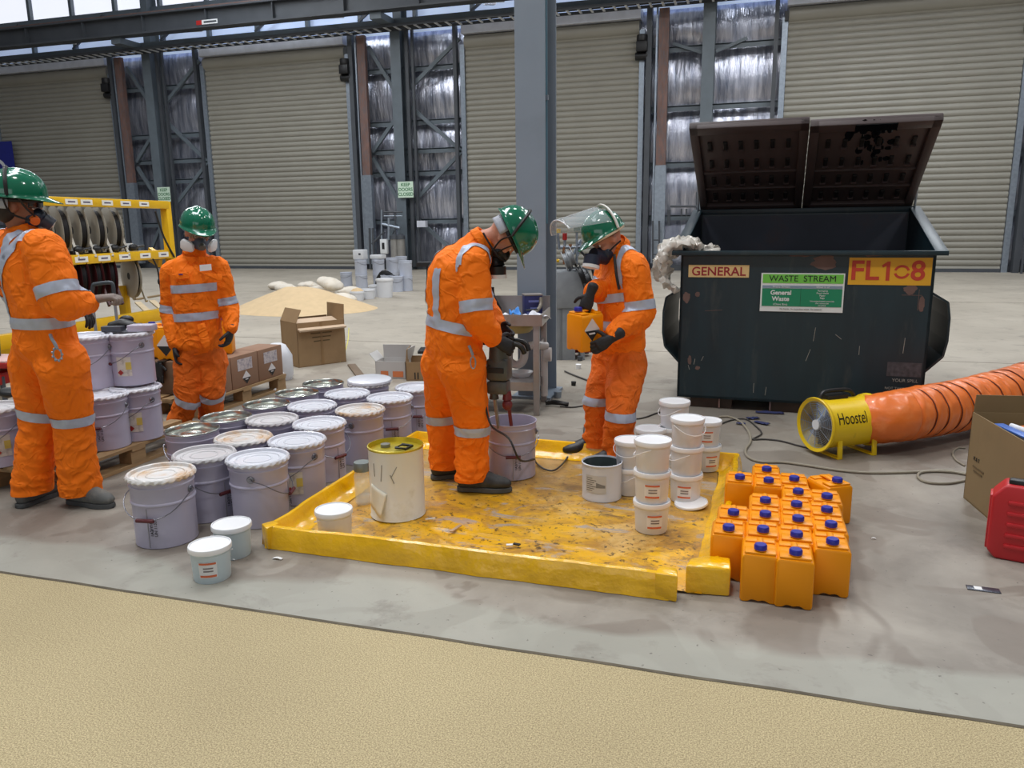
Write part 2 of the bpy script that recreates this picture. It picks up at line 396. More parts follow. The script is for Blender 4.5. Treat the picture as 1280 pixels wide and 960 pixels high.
# girts, braces, posts per bay
BAYS = [(-24.05, -19.65, True), (-13.85, -9.4, True), (-3.62, .75, False), (6.95, 11.5, False), (-46, -29.8, False)]
for (a, b_, br) in BAYS:
    for z in (1.75, 3.4, 5.1, 6.85) + ((4.15,) if br else ()):
        mb = MB(); mb.box(((a+b_)/2, YW-.05, z), (b_-a-.2, .16, .045)).box(((a+b_)/2, YW-.12, z-.07), (b_-a-.2, .02, .16))
        struct(mb.build('wall_girt', M_steel))
    cx = min(SLOTS, key=lambda s: abs(s-(a+b_)/2))
    if br:
        for (xa, za, xb, zb) in ((cx+.25, 6.1, b_-.2, 7.6), (cx+.25, 5.6, b_-.2, 4.0), (cx+.25, 2.3, b_-.2, 4.0), (cx+.25, 1.9, b_-.2, .3),
                                 (cx-.25, 6.1, a+.9, 7.6), (cx-.25, 5.2, a+.9, 4.1), (cx-.25, 2.4, a+.9, 3.9), (cx-.25, 1.9, a+.9, .3)):
            struct(MB().bar((xa, YW-.25, za), (xb, YW-.25, zb), .1, .12).build('wall_brace', M_steel))
        struct(MB().box((cx+.33, YW-.45, 4.2), (.12, .12, 8.2)).build('wall_conduit', M_steel_d))
        struct(MB().box((cx+.52, YW-.4, 4.2), (.08, .1, 8.2)).build('wall_conduit', M_steel_d))
    else:
        for s in (-1, 1):
            struct(MB().bar((cx+s*.2, YW-.3, 6.6), (cx+s*1.1, YW-.15, 6.95), .07, .09).build('wall_brace', M_steel))
# primed track posts beside each door
for (a, b_) in DOORS:
    x = b_+.78
    struct(MB().box((x, YW-.5, 5.6), (.3, .16, 4.6)).build('track_post', M_primer))
    mb = MB(); mb.box((x, YW-.5, 1.75), (.34, .2, 3.1)); struct(mb.build('track_post_sleeve', M_galv))
    struct(MB().box((x-.21, YW-.48, 4.1), (.05, .2, 7.7)).build('track_post_edge', M_galv))
    struct(MB().box((b_+.33, YW-.38, 4.0), (.16, .3, 8.0)).build('door_jamb', M_steel_d))
    struct(MB().box((a-.33, YW-.3, 4.0), (.12, .2, 8.0)).build('door_jamb', M_steel_d))
# floor level kerb angle between the doors
for (a, b_, br) in BAYS:
    struct(MB().box(((a+b_)/2, YW-.1, .09), (b_-a-.4, .2, .18)).build('baseboard_back', M_steel_d))
# low purlin beam with cable ladder
struct(MB().box((-15, YW-1.0, 8.12), (64, .12, .16)).build('eaves_beam', M_steel))
mb = MB(); mb.box((-15, YW-1.35, 7.93), (64, .03, .09)).box((-15, YW-.75, 7.93), (64, .03, .09))
struct(mb.build('cable_ladder_rail', M_steel_d))
for i in range(150):
    x = -41+.36*i
    if x > 10: break
    struct(MB().box((x, YW-1.05, 7.91), (.07, .6, .03)).build('cable_ladder_rung', M_white))
mb = MB()
for k in range(4): mb.tube([(-46+2*i, YW-1.15+.07*k+.02*math.sin(i*1.7+k), 7.96+.01*math.sin(i)) for i in range(30)], .02, 6)
struct(mb.build('cable_run', M_black))
# crane runway: dark plate girder with red-brown rail on top
yc = YW-2.0
Z0c = WY(0, 62, yc).z; 
mb = MB(); mb.box((-15, yc, Z0c+.04), (64, .42, .06)).box((-15, yc, Z0c+.34), (64, .05, .6)).box((-15, yc, Z0c+.63), (64, .42, .05))
for i in range(22): mb.box((-44+2.6*i, yc-.02, Z0c+.33), (.03, .3, .56))
struct(mb.build('crane_girder', M_steel_d))
struct(MB().box((-15, yc-.05, Z0c+.69), (64, .12, .07)).build('crane_rail', M_primer))
for x in SLOTS:
    struct(MB().box((x, YW-1.2, Z0c-.1), (.4, 1.7, .2)).build('crane_corbel', M_steel))
    mb = MB(); hbeam(mb, x+.05, YW-.3, .3, .5, 8.25, 12.2); struct(mb.build('upper_column', M_steel))
# maker's plate on the girder
pp = WY(262, 27, yc-.24)
t_ = tag(MB().box((0, 0, 0), (.62, .012, .14)).build('girder_plate', M_white), 'small red and white plate on the dark overhead girder', 'sign'); t_.location = pp; MW[t_.name] = T(*pp)
MB().box((-.42, 0, 0), (.22, .014, .14)).build('red_patch', M_red, t_)
MB().box((.02, -.007, 0), (.5, .004, .06)).build('grey_marking', M_steel_d, t_)
# clerestory above the crane girder: pale translucent sheets, posts and braces
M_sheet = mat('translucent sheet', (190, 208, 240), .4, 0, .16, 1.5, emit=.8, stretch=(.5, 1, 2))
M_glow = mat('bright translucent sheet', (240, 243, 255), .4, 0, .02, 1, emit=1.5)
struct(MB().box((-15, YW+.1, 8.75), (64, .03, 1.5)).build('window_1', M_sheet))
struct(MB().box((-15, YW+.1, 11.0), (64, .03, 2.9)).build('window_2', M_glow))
struct(MB().box((-15, YW-.1, 9.55), (64, .25, .16)).build('clerestory_rail', M_steel))
for i in range(26):
    x = -44+2.05*i
    struct(MB().box((x, YW-.15, 10.2), (.13, .16, 4.0)).build('clerestory_post', M_steel))
    if i % 2: struct(MB().bar((x, YW-.3, 8.4), (x+1.6, YW-.3, 9.5), .08, .08).build('clerestory_brace', M_steel_d))
for i in range(9):
    x = -42+5.5*i
    struct(MB().bar((x, YW-1.0, 8.45), (x+1.4, YW-1.6, 8.25), .05, .05).build('girder_strut', M_white))
# building sign, far left
sg = WY(-2, 198, YW-.5)
t_ = tag(MB().box((0, 0, 0), (1.6, .04, 1.3)).build('blue_board', M_blue), 'blue board on far wall at left edge above first worker', 'sign'); t_.location = sg; MW[t_.name] = T(*sg)
mb = MB(); mb.lathe([(.42, 0), (.42, .004), (.28, .004), (.28, 0)], (0, 0, 0), 40, FRONT.to_3x3()); mb.xf(T(-.05, -.022, -.45)); mb.build('white_ring', M_white, t_)
# door signs
for (px, py, nm) in ((205, 243, 'left'), (507, 237, 'right')):
    p = WY(px, py, YW-.75)
    s = tag(MB().box((0, 0, 0), (.58, .01, .54)).build('door_sign', mat('pale sign board', (214, 236, 216), .5, 0, .02)),
            'keep doors closed sign on the column ' + ('behind the yellow hose rack' if nm == 'left' else 'above the distant white buckets'), 'sign')
    s.location = p; MW[s.name] = T(*p)
    for k, wd_ in enumerate(('KEEP', 'DOORS', 'CLOSED')): text(wd_, .155, T(0, -.007, .16-.16*k) @ FRONT, M_green_ink, s, bold=.003)
    MB().box((0, .16, 0), (.1, .3, .05)).build('bracket', M_steel, s)

# near column ------------------------------------------------------------
A = G(648, 497); x0 = A.x; y0 = A.y
mb = MB(); hbeam(mb, x0+.13, y0+.2, .26, .40, 0, 12, .018, .012); mb.box((x0+.13, y0+.2, .012), (.36, .5, .024))
col = struct(mb.build('building_column', mat('blue grey column paint', (134, 145, 158), .42, 0, .05, 2, stain=(112, 122, 130), stamt=.35, stscale=1.2)))
pipe = MB().cyl((x0+.215, y0+.16, 1.55), (x0+.215, y0+.16, 12), .026, n=14)
pipe = struct(pipe.build('column_conduit', mat('blue grey conduit', (84, 122, 140), .4)))
for z in (2.6, 5.2, 7.8): struct(MB().box((x0+.2, y0+.13, z), (.11, .03, .04)).build('conduit_clip', M_galv))
struct(MB().cyl((x0+.165, y0+.07, 1.0), (x0+.165, y0+.07, 6), .012, n=10).build('column_cable', M_ink))

# ================================================================== PAILS
M_pail = mat('lavender grey pail enamel', (178, 174, 194), .32, 0, .05, 3, stain=(140, 138, 150), stamt=.4, stscale=2, thr=.58)
M_pail_w = mat('white pail enamel', (205, 208, 218), .32, 0, .04, 3, stain=(160, 160, 165), stamt=.35, stscale=2, thr=.6)
M_lid = mat('white lid enamel', (214, 216, 224), .25, 0, .03, 3, stain=(170, 172, 180), stamt=.4, stscale=4, thr=.56)
M_lidst = mat('stained lid enamel', (216, 214, 212), .3, 0, .03, 3, stain=(196, 150, 88), stamt=.9, stscale=3.2, thr=.47)
M_liddull = mat('dusty lid enamel', (196, 194, 196), .4, 0, .04, 3, stain=(150, 146, 146), stamt=.5, stscale=8, thr=.55)
M_silver = mat('bare tin', (186, 188, 180), .27, 1, .08, 3)
M_wire = mat('handle wire', (130, 130, 138), .35, .8)
M_grip = mat('dark red grip', (92, 34, 40), .5)
M_label = mat('faded label', (206, 200, 190), .6, 0, .05, 20, stain=(150, 140, 130), stamt=.6, stscale=25, thr=.5)
M_yell = mat('label yellow', (206, 184, 90), .6)
PH = .345
def pail(kind, label, handle=True, tagged=0, bodym=None, loc=(0, 0, 0)):
    o = root('metal_pail', loc, 0, label, 'pail'); bodym = bodym or M_pail
    pr = [(.02, .012), (.138, .012), (.144, 0), (.148, .004), (.147, .02), (.1485, .215), (.153, .219), (.1545, .224), (.153, .229), (.149, .233), (.151, .30), (.155, .305), (.155, .311), (.151, .315), (.153, .338), (.158, .342), (.158, .348), (.151, .348)]
    if kind == 'open': pr += [(.149, .34), (.146, .03), (.02, .028)]
    MB().lathe(pr, n=48).build('body', bodym, o)
    if kind == 'tin':
        MB().lathe([(.157, .346), (.160, .354), (.155, .358), (.149, .352), (.146, .332), (.135, .327), (.09, .327), (.086, .330), (.05, .330), (.046, .327), (.0005, .327)], n=56).build('lid', M_silver, o)
    elif kind != 'open':
        lm = {'white': M_lid, 'stain': M_lidst, 'dull': M_liddull}[kind]
        def wob(j, a, r, z):
            if j in (0, 1): return r+.0022*math.sin(26*a)+.0015*math.sin(7*a+1), z-.0035*math.cos(26*a)
            return r, z
        MB().lathe([(.160, .334), (.166, .342), (.163, .353), (.156, .358), (.149, .355), (.145, .340), (.122, .339), (.118, .344), (.112, .344), (.108, .339), (.075, .339), (.072, .343), (.068, .343), (.065, .339), (.0005, .339)], n=176, wob=wob).build('lid', lm, o)
    for s in (-1, 1):
        MB().cyl((s*.150, 0, .272), (s*.158, 0, .272), .021, .016, 16).cyl((s*.158, 0, .272), (s*.166, 0, .272), .008, n=10).build('handle_ear', M_wire, o)
    if handle:
        pts = []
        for k in range(17):
            a = PI*k/16; pts.append((.166*math.cos(a), -.163*math.sin(a)**.6-.004 if 0 < k < 16 else 0, .272-.115*math.sin(a)))
        MB().tube(pts, .0028, 6).build('handle', M_wire, o)
        hd = o.children[-1]; MB().cyl((-.045, -.168, .157), (.045, -.168, .157), .010, n=10).build('grip', M_grip, hd)
    MB().box((0, -.1495, .11), (.004, .003, .2)).build('seam', mat('seam grey', (150, 148, 156), .4), o)
    if tagged:
        mb = MB()                                  # curved paper label with hazard diamond
        def lf(u, v): a = -PI/2 + .42 + .62*u; return Vector((.1500*math.cos(a), .1500*math.sin(a), .07+.13*v))
        l = mb.grid(lf, 8, 1).build('label', M_label, o)
        def at(a, z, r=.1508): return T(r*math.cos(a), r*math.sin(a), z) @ RZ(a+PI/2) @ FRONT
        MB().box((0, 0, 0), (.028, .028, .0008), R=RZ(PI/4)).xf(at(-PI/2+.56, .095)).build('hazard_diamond', mat('hazard red', (160, 40, 34), .5), l)
        MB().box((0, 0, 0), (.035, .05, .0008)).xf(at(-PI/2+.92, .14)).build('yellow_panel', M_yell, l)
    else:
        text('1A2/Y/16\nUN 1133', .022, T(.03, -.1495, .11) @ FRONT @ Matrix.Rotation(PI/2, 4, 'Z'), M_ink, o, 'stencil')
    return o
PAILS = [ # lid pixel x, y, kind, spin, label flag
 (201, 590, 'stain', .15, 0, 'grey pail with brown-stained lid standing front left, nearest the camera'),
 (255, 566, 'dull', 1.3, 0, 'grey pail with dusty white lid just right behind the front stained one'),
 (322, 571, 'white', 1.9, 0, 'grey pail with white lid standing beside the left corner of yellow mat'),
 (304, 546, 'stain', .5, 0, 'grey pail with brown-stained lid in the second row from the front'),
 (371, 549, 'white', -.35, 1, 'grey pail with white lid and a red diamond label by the mat'),
 (399, 528, 'white', 1.3, 0, 'grey pail with white lid behind the one with the red diamond label'),
 (450, 511, 'stain', -1.5, 0, 'grey pail with orange-brown stained lid directly behind the glass jar'),
 (487, 496, 'white', .5, 0, 'grey pail with white lid and red handle grip near the orange trouser leg'),
 (521, 483, 'white', .35, 0, 'grey pail with white lid partly hidden behind the stooping worker'),
 (340, 523, 'dull', .9, 0, 'grey pail with pale lid in the middle of the left rows'),
 (390, 506, 'white', 2.2, 0, 'grey pail with bright white lid in the middle of the rows'),
 (434, 491, 'white', 1.0, 0, 'grey pail with white lid in the rear part of the rows'),
 (461, 478, 'dull', 1.2, 0, 'grey pail at the far back with a loose white lid over a black rim'),
 (404, 479, 'tin', .3, 0, 'grey pail with bare silver top, farthest back of the silver ones'),
 (371, 491, 'tin', .9, 0, 'grey pail with bare silver top, second from the back of the silver ones'),
 (333, 505, 'tin', .2, 0, 'grey pail with bare silver top, third from the back of the silver ones'),
 (283, 521, 'tin', .1, 0, 'grey pail with bare silver top beside the far worker, second from the left'),
 (240, 537, 'tin', .7, 0, 'grey pail with bare silver top, leftmost and nearest of the silver ones'),
]
protos = {}
def get_pail(kind, tg, label, loc, rz, group, handle=True, bodym=None, key=''):
    k = (kind, tg, handle, key)
    if k not in protos:
        o = pail(kind, label, handle, tg, bodym, (0, 0, 0)); protos[k] = o
        o.location = loc; o.rotation_euler = (0, 0, rz); o['label'] = label; o['group'] = group
        return o
    return dup(protos[k], loc, rz, label, group)
for (px, py, kind, rz, tg, lb) in PAILS:
    p = G(px, py, .352); p.z = 0
    o = get_pail(kind, tg, lb, p, rz, 'grey pails in rows on the floor')
# loose black rimmed lid on the far pail
p = G(462, 475, .37)
blk = tag(MB().lathe([(.0005, .004), (.158, .004), (.168, 0), (.172, -.014), (.166, -.02)], n=80, wob=lambda j, a, r, z: (r+(.003*math.sin(22*a) if j > 1 else 0), z)).build('loose_lid', [M_lid]), 'white lid lying loose on the farthest grey pail', 'lid')
blk.location = (p.x, p.y, .378); blk.rotation_euler = (.03, .02, 0)
# red streak on the pail side
# ------------------------------------------------------------------ pallets
def pallet(label, loc, rz, L_=1.15, W_=1.0):
    o = root('wooden_pallet', loc, rz, label, 'pallet')
    for k in range(3): MB().box((0, -W_/2+.06+k*(W_-.12)/2, .012), (L_, .1, .022)).build('bottom_board', M_wood, o)
    for a in range(3):
        for b in range(3): MB().box((-L_/2+.07+a*(L_-.14)/2, -W_/2+.06+b*(W_-.12)/2, .065), (.13, .1, .085)).build('block', M_wood, o)
    for a in range(3): MB().box((-L_/2+.07+a*(L_-.14)/2, 0, .117), (.12, W_, .018)).build('stringer', M_wood, o)
    for k in range(7): MB().box((0, -W_/2+.05+k*(W_-.1)/6, .136), (L_, .1, .02)).build('deck_board', M_wood, o)
    return o
PZ = .147
a = G(205, 553, PZ); b_ = G(120, 600, 0)
# first pallet: front right corner near pixel (205,556)
prz = math.radians(15+17)
c0 = G(206, 553, PZ)
prz = PI/2
pd = Vector((math.cos(prz), math.sin(prz), 0)); pn = Vector((-pd.y, pd.x, 0))
pc = Vector((-3.84-.56, 3.42+.62, 0))
pallet('wooden pallet under the stacked grey pails behind the standing left worker', pc, prz, 1.25, 1.12)
ST = [ # lid px, level, kind, rot, tag, label
 (169, 483, 0, 'white', -.15, 1, 'grey pail in bottom tier of the pallet stack, at its right end'),
 (126, 492, 0, 'white', .4, 0, 'grey pail in bottom tier of the pallet stack, beside the orange trouser leg'),
 (160, 415, 1, 'white', -.3, 1, 'grey pail on upper tier of the pallet stack with a black glove on its lid'),
 (107, 419, 1, 'white', .3, 0, 'grey pail on upper tier of the pallet stack, partly behind the left worker'),
 (62, 509, 0, 'white', .8, 0, 'grey pail seen between the legs of the left worker'),
 (-6, 508, 0, 'dull', .2, 1, 'white pail with a paper label at the left edge of the photo'),
]
for (px, py, lv, kind, rz, tg, lb) in ST:
    z = PZ + lv*PH*1.03
    p = G(px, py, z+.352); p.z = z
    get_pail(kind, tg, lb, p, rz, 'grey pails stacked on the left pallet')
# ------------------------------------------------------------------ bund mat
def bundmat():
    m = bpy.data.materials.new('dirty yellow bund fabric'); m.use_nodes = True; n = m.node_tree; L = n.links; b = n.nodes['Principled BSDF']
    t = n.nodes.new('ShaderNodeTexCoord'); src = t.outputs['Object']
    def nz(sc, det, rough=.6, dist=0, st=None):
        q = n.nodes.new('ShaderNodeTexNoise'); q.inputs['Scale'].default_value = sc; q.inputs['Detail'].default_value = det; q.inputs['Roughness'].default_value = rough; q.inputs['Distortion'].default_value = dist
        if st:
            mp = n.nodes.new('ShaderNodeMapping'); mp.inputs['Scale'].default_value = st; L.new(src, mp.inputs[0]); L.new(mp.outputs[0], q.inputs['Vector'])
        else: L.new(src, q.inputs['Vector'])
        return q.outputs[0]
    def ramp(v, a, b2, hi=1):
        r = n.nodes.new('ShaderNodeValToRGB'); L.new(v, r.inputs[0]); r.color_ramp.elements[0].position = a; r.color_ramp.elements[1].position = b2
        r.color_ramp.elements[0].color = (0, 0, 0, 1); r.color_ramp.elements[1].color = (hi, hi, hi, 1); return r.outputs[0]
    def mix(f, a, c):
        x = n.nodes.new('ShaderNodeMix'); x.data_type = 'RGBA'; L.new(f, x.inputs['Factor'])
        for s, v in (('A', a), ('B', c)):
            if isinstance(v, tuple): x.inputs[s].default_value = v
            else: L.new(v, x.inputs[s])
        return x.outputs['Result']
    c = mix(ramp(nz(2.2, 5), .4, .7, .6), rgb(232, 176, 10), rgb(206, 150, 22))
    c = mix(ramp(nz(2.6, 9, .7, 1.0), .44, .56, .8), c, rgb(166, 120, 58))
    c = mix(ramp(nz(1.4, 9, .75, .5), .50, .60, .75), c, rgb(222, 184, 112))
    mk = n.nodes.new('ShaderNodeMath'); mk.operation = 'MULTIPLY'; L.new(ramp(nz(6, 9, .8, .8, (1, 1.8, 1)), .50, .64, 1), mk.inputs[0]); L.new(ramp(nz(1.3, 3), .38, .62, 1), mk.inputs[1])
    c = mix(mk.outputs[0], c, rgb(84, 62, 42))
    c = mix(ramp(nz(30, 4, .7), .58, .64, .85), c, rgb(56, 44, 32))
    sy = n.nodes.new('ShaderNodeSeparateXYZ'); L.new(src, sy.inputs[0]); my = n.nodes.new('ShaderNodeMath'); my.operation = 'MULTIPLY_ADD'; L.new(nz(1.8, 6, .7), my.inputs[0]); my.inputs[1].default_value = 2.2; L.new(sy.outputs['Y'], my.inputs[2])
    gr = n.nodes.new('ShaderNodeMapRange'); L.new(my.outputs[0], gr.inputs[0]); gr.inputs[1].default_value = 4.9; gr.inputs[2].default_value = 5.6; gr.inputs[3].default_value = 0; gr.inputs[4].default_value = .72
    c = mix(gr.outputs[0], c, rgb(150, 116, 66))
    wet = ramp(nz(2.1, 7, .7, .8, (1, 2.2, 1)), .56, .62, 1)
    c = mix(wet, c, rgb(176, 160, 142))  # wet patches are glossier, and their silver reflection is mixed into the colour
    L.new(c, b.inputs['Base Color'])
    rr = n.nodes.new('ShaderNodeMapRange'); L.new(wet, rr.inputs[0]); rr.inputs[3].default_value = .38; rr.inputs[4].default_value = .1; L.new(rr.outputs[0], b.inputs['Roughness'])
    bp = n.nodes.new('ShaderNodeBump'); bp.inputs['Strength'].default_value = .5; bp.inputs['Distance'].default_value = .012; L.new(nz(7, 7, .6, .6), bp.inputs['Height']); L.new(bp.outputs[0], b.inputs['Normal'])
    return m
M_bfloor = bundmat()
M_bwall = mat('glossy yellow bund wall', (240, 184, 6), .2, 0, .07, 3, stain=(250, 196, 50), stamt=.5, stscale=5, bump=.9, bscale=6, coat=.5, bdist=.035)
BX0, BX1, BY0, BY1 = -2.22, -.10, 3.10, 4.92
bund = root('spill_bund', (0, 0, 0), 0, 'yellow spill containment mat with low walls and a dirty floor', 'spill mat')
mb = MB()
def bf(u, v):
    x = BX0+.03+(BX1-BX0-.06)*u; y = BY0+.03+(BY1-BY0-.06)*v
    r = .004*noise.noise(Vector((x*4, y*4, 0)))
    # fold ridges that run across the sheet
    for (ax, ay, bx, by) in ((-1.0, 4.1, -.35, 3.15), (-1.55, 3.5, -.6, 3.45), (-2.1, 3.9, -1.2, 3.2)):
        d = Vector((bx-ax, by-ay)).normalized(); q = Vector((x-ax, y-ay)); s_ = q.dot(d); e_ = abs(q.x*d.y-q.y*d.x)
        if 0 < s_ < Vector((bx-ax, by-ay)).length: r += .009*math.exp(-(e_/.014)**2)
    return Vector((x, y, .012+r))
mb.grid(bf, 150, 130).build('mat_floor', M_bfloor, bund)
WH = .115
def wall_strip(p0, p1, out, name, hh=WH, lean=.02, seed=0, n=50):
    # soft wall: outer face, rounded top, inner face that runs out over the floor
    p0, p1, out = Vector(p0), Vector(p1), Vector(out)
    prof = [(.035, .0), (.030, .035), (.022, .08), (.012, hh-.006), (0, hh), (-.014, hh-.004), (-.022, hh-.02), (-.035, .05), (-.075, .02), (-.10, .015)]
    def fn(u, v):
        k = v*(len(prof)-1); i = min(int(k), len(prof)-2); f = k-i
        o_, z = (prof[i][0]*(1-f)+prof[i+1][0]*f, prof[i][1]*(1-f)+prof[i+1][1]*f)
        c = p0.lerp(p1, u) + out*o_; w_ = noise.noise(Vector((u*(p1-p0).length*4+seed, 0, 3)))*.012 + noise.noise(Vector((u*(p1-p0).length*14+seed, z*9, 3)))*.004
        return Vector((c.x+out.x*w_, c.y+out.y*w_, max(.002, z*(1+.10*noise.noise(Vector((u*5+seed, 1, 0)))))))
    return MB().grid(fn, n*2, 18).build(name, M_bwall, bund)
wall_strip((BX0, BY0, 0), (-.26, BY0-.02, 0), (0, -1, 0), 'front_wall', seed=1)
wall_strip((BX0, BY1, 0), (BX0, BY0, 0), (-1, 0, 0), 'left_wall', seed=5)
wall_strip((BX0, BY1, 0), (-.02, BY1, 0), (0, 1, 0), 'back_wall', seed=9)
wall_strip((-.075, BY0+.12, 0), (-.02, BY1, 0), (1, 0, 0), 'right_wall', seed=13)
mb = MB(); mb.prism([(-.32, BY0-.052), (-.225, BY0-.06), (-.235, BY0+.02), (-.31, BY0+.03)], .001, WH+.004); mb.bevel(.008); mb.build('corner_fold', M_bwall, bund)
mb = MB(); mb.prism([(-.20, BY0+.03), (-.015, BY0+.05), (-.02, BY0+.17), (-.12, BY0+.17), (-.19, BY0+.12)], .001, WH+.012); mb.bevel(.01); mb.jitter(.005, 20); mb.build('corner_fold', M_bwall, bund)
mb = MB(); mb.prism([(BX0-.035, BY0+.0), (BX0+.03, BY0-.05), (BX0+.05, BY0+.03), (BX0, BY0+.06)], .001, WH); mb.bevel(.008); mb.build('corner_fold', M_bwall, bund)
BF = .016                                            # height of the mat surface
# ------------------------------------------------------------------ white 20 litre tin with yellow top
p = G(498, 641, BF)
wt = root('white_tin', (p.x, p.y, BF), -.25, 'tall white tin with shiny yellow top and a peeling paper label', 'tin')
M_tin_y = mat('gold lacquered tin', (206, 188, 60), .25, .55, .08, 8)
M_tin_w = mat('white scratched tin', (228, 232, 230), .32, 0, .03, 3, stain=(190, 188, 168), stamt=.5, stscale=6, thr=.55)
TW, TH = .147, .385
MB().lathe([(.02, .006), (TW-.006, .006), (TW, 0), (TW+.002, .004), (TW-.001, .01), (TW-.001, TH-.012), (TW+.002, TH-.006)], n=48).build('body', M_tin_w, wt)
MB().lathe([(TW+.003, TH-.008), (TW+.003, TH+.002), (TW-.003, TH+.003), (TW-.006, TH-.022), (.0005, TH-.02)], n=48).build('top', M_tin_y, wt)
mb = MB(); mb.tube([(.02, -.02, TH-.008), (.02, .035, TH-.004), (.085, .035, TH-.004), (.085, -.02, TH-.008)], .008, 8, closed=True); mb.build('handle', M_black, wt)
MB().lathe([(.026, TH-.02), (.026, TH-.004), (.02, TH-.002), (.0005, TH-.004)], (-.07, .0, 0), 20).build('bung', mat('grey bung', (120, 120, 110), .4), wt)
mb = MB()
mb.grid(lambda u, v: Vector(((TW+.002+.03*max(0, u-.4)*(1-v))*math.sin(-.62+.75*u+.2*v), -(TW+.002+.05*max(0, u-.5)*(1-v))*math.cos(-.62+.75*u+.2*v), .07+.13*v-.04*u)), 10, 6)
mb.build('peeling_label', mat('old paper label', (226, 222, 204), .7, 0, .05), wt, thick=.001)
for (x, z, l, a) in ((.02, .27, .09, .1), (-.03, .28, .07, -.05), (.085, .28, .06, .5), (.075, .24, .05, -.4)):
    MB().box((0, 0, 0), (.004, .002, l), R=RY(a)).xf(T(x, -math.sqrt(TW**2-x*x)-.0005, z) @ RZ(math.asin(x/TW))).build('scratch', mat('scratch grey', (140, 140, 136), .5), wt)
# ------------------------------------------------------------------ mixing pail
p = G(640, 592, BF)
mixp = get_pail('open', 0, 'open grey mixing pail standing on the yellow mat under the stooping worker', (p.x, p.y, BF), .35, 'grey pails in rows on the floor')
del mixp['group']; MIXP = Vector((p.x, p.y, BF))
MB().lathe([(.0005, .24), (.144, .24), (.1455, .25)], n=40).build('grey_paint', mat('wet grey paint', (86, 92, 98), .2, 0, .05), mixp)
# ------------------------------------------------------------------ short open tin
p = G(752, 620, BF)
st = root('open_tin', (p.x, p.y, BF), -.15, 'short open white tin with dark inside and a printed label', 'tin')
MB().lathe([(.02, .006), (.106, .006), (.112, 0), (.113, .006), (.111, .012), (.1125, .20), (.116, .204), (.116, .21), (.111, .212), (.108, .205), (.107, .02), (.0005, .018)], n=44).build('body', mat('tin outside white', (202, 206, 214), .3, 0, .04), st)
MB().lathe([(.1065, .203), (.1055, .02), (.0005, .021)], n=40).build('lining', mat('dark grey coating', (86, 96, 96), .3, .3, .1), st)
lb = MB().grid(lambda u, v: Vector((.1138*math.sin(-.55+1.1*u), -.1138*math.cos(-.55+1.1*u), .055+.10*v)), 12, 1).build('label', mat('tin label', (190, 190, 188), .6, 0, .03), st)
for k in range(7):
    MB().grid(lambda u, v: Vector((.1144*math.sin(-.5+(.35+.1*(k % 3))*u), -.1144*math.cos(-.5+(.35+.1*(k % 3))*u), .065+.012*k+.003*v)), 6, 1).build('print_line', M_ink, lb)
MB().grid(lambda u, v: Vector((.1144*math.sin(.05+.45*u), -.1144*math.cos(.05+.45*u), .085+.03*v*(1-.5*u))), 6, 1).build('smudge', mat('smudge', (120, 120, 120), .6), lb)
# ------------------------------------------------------------------ small white buckets
M_bk = mat('white plastic bucket', (214, 216, 220), .4, 0, .03, 4, spec=.5)
M_bkb = mat('pale blue plastic bucket', (196, 210, 216), .4, 0, .03, 4)
M_bkl = mat('white plastic lid', (232, 233, 235), .35, 0, .02)
M_orl = mat('orange print', (206, 104, 66), .6, 0, .05)
M_gry = mat('grey print', (120, 110, 110), .6)
def bucket(loc, label=True, blue=False):
    o = root('plastic_bucket', loc)
    MB().lathe([(.02, .003), (.072, .003), (.078, 0), (.080, .006), (.086, .128), (.090, .132), (.090, .14), (.087, .142)], n=36).build('body', M_bkb if blue else M_bk, o)
    MB().lathe([(.090, .136), (.0935, .138), (.0945, .152), (.092, .160), (.087, .161), (.085, .156), (.0005, .156)], n=40).build('lid', M_bkl, o)
    pts = [(.092*math.cos(PI*k/12), -.094*math.sin(PI*k/12)**.7 if 0 < k < 12 else 0, .125-.05*math.sin(PI*k/12)) for k in range(13)]
    MB().tube([(x, -y, z) for x, y, z in pts], .0022, 6).build('handle', M_bkl, o)
    if label:
        l = MB().grid(lambda u, v: Vector(((.0825+.004*v)*math.sin(-.45+.95*u), -(.0825+.004*v)*math.cos(-.45+.95*u), .03+.075*v)), 10, 1).build('label', M_paper, o)
        for (z, h, m) in ((.094, .009, M_orl), (.034, .010, M_orl), (.060, .006, M_gry), (.074, .006, M_gry)):
            w0 = -.4 if m is M_orl else -.2; w1 = .85 if m is M_orl else .5
            MB().grid(lambda u, v: Vector(((.0842+.0533*(z-.03))*math.sin(w0+w1*u), -(.0842+.0533*(z-.03))*math.cos(w0+w1*u), z+h*v)), 8, 1).build('print_band', m, l)
    return o
BUCKH = .1585
bproto = {}
def put_bucket(loc, rz, lab, blue, label, group):
    k = (lab, blue)
    if k not in bproto:
        bproto[k] = bucket((0, 0, 0), lab, blue); o = bproto[k]; o.location = loc; o.rotation_euler = (0, 0, rz)
    else: o = dup(bproto[k], loc, rz)
    o['label'] = label; o['category'] = 'bucket'
    if group: o['group'] = group
STK = [ # top lid px, count, labelled levels, description
 (817, 549, 3, (0, 1), 'front bucket stack of three beside the short open tin'),
 (860, 522, 3, (0,), 'middle bucket stack of three behind the loose white lid'),
 (884, 525, 2, (0, 1), 'right bucket stack by the yellow mat wall'),
 (788, 549, 2, (), 'left bucket stack by the worker foot'),
 (814, 535, 2, (), 'bucket stack hidden behind the front stack'),
 (843, 501, 3, (), 'tallest rearmost bucket stack'),
]
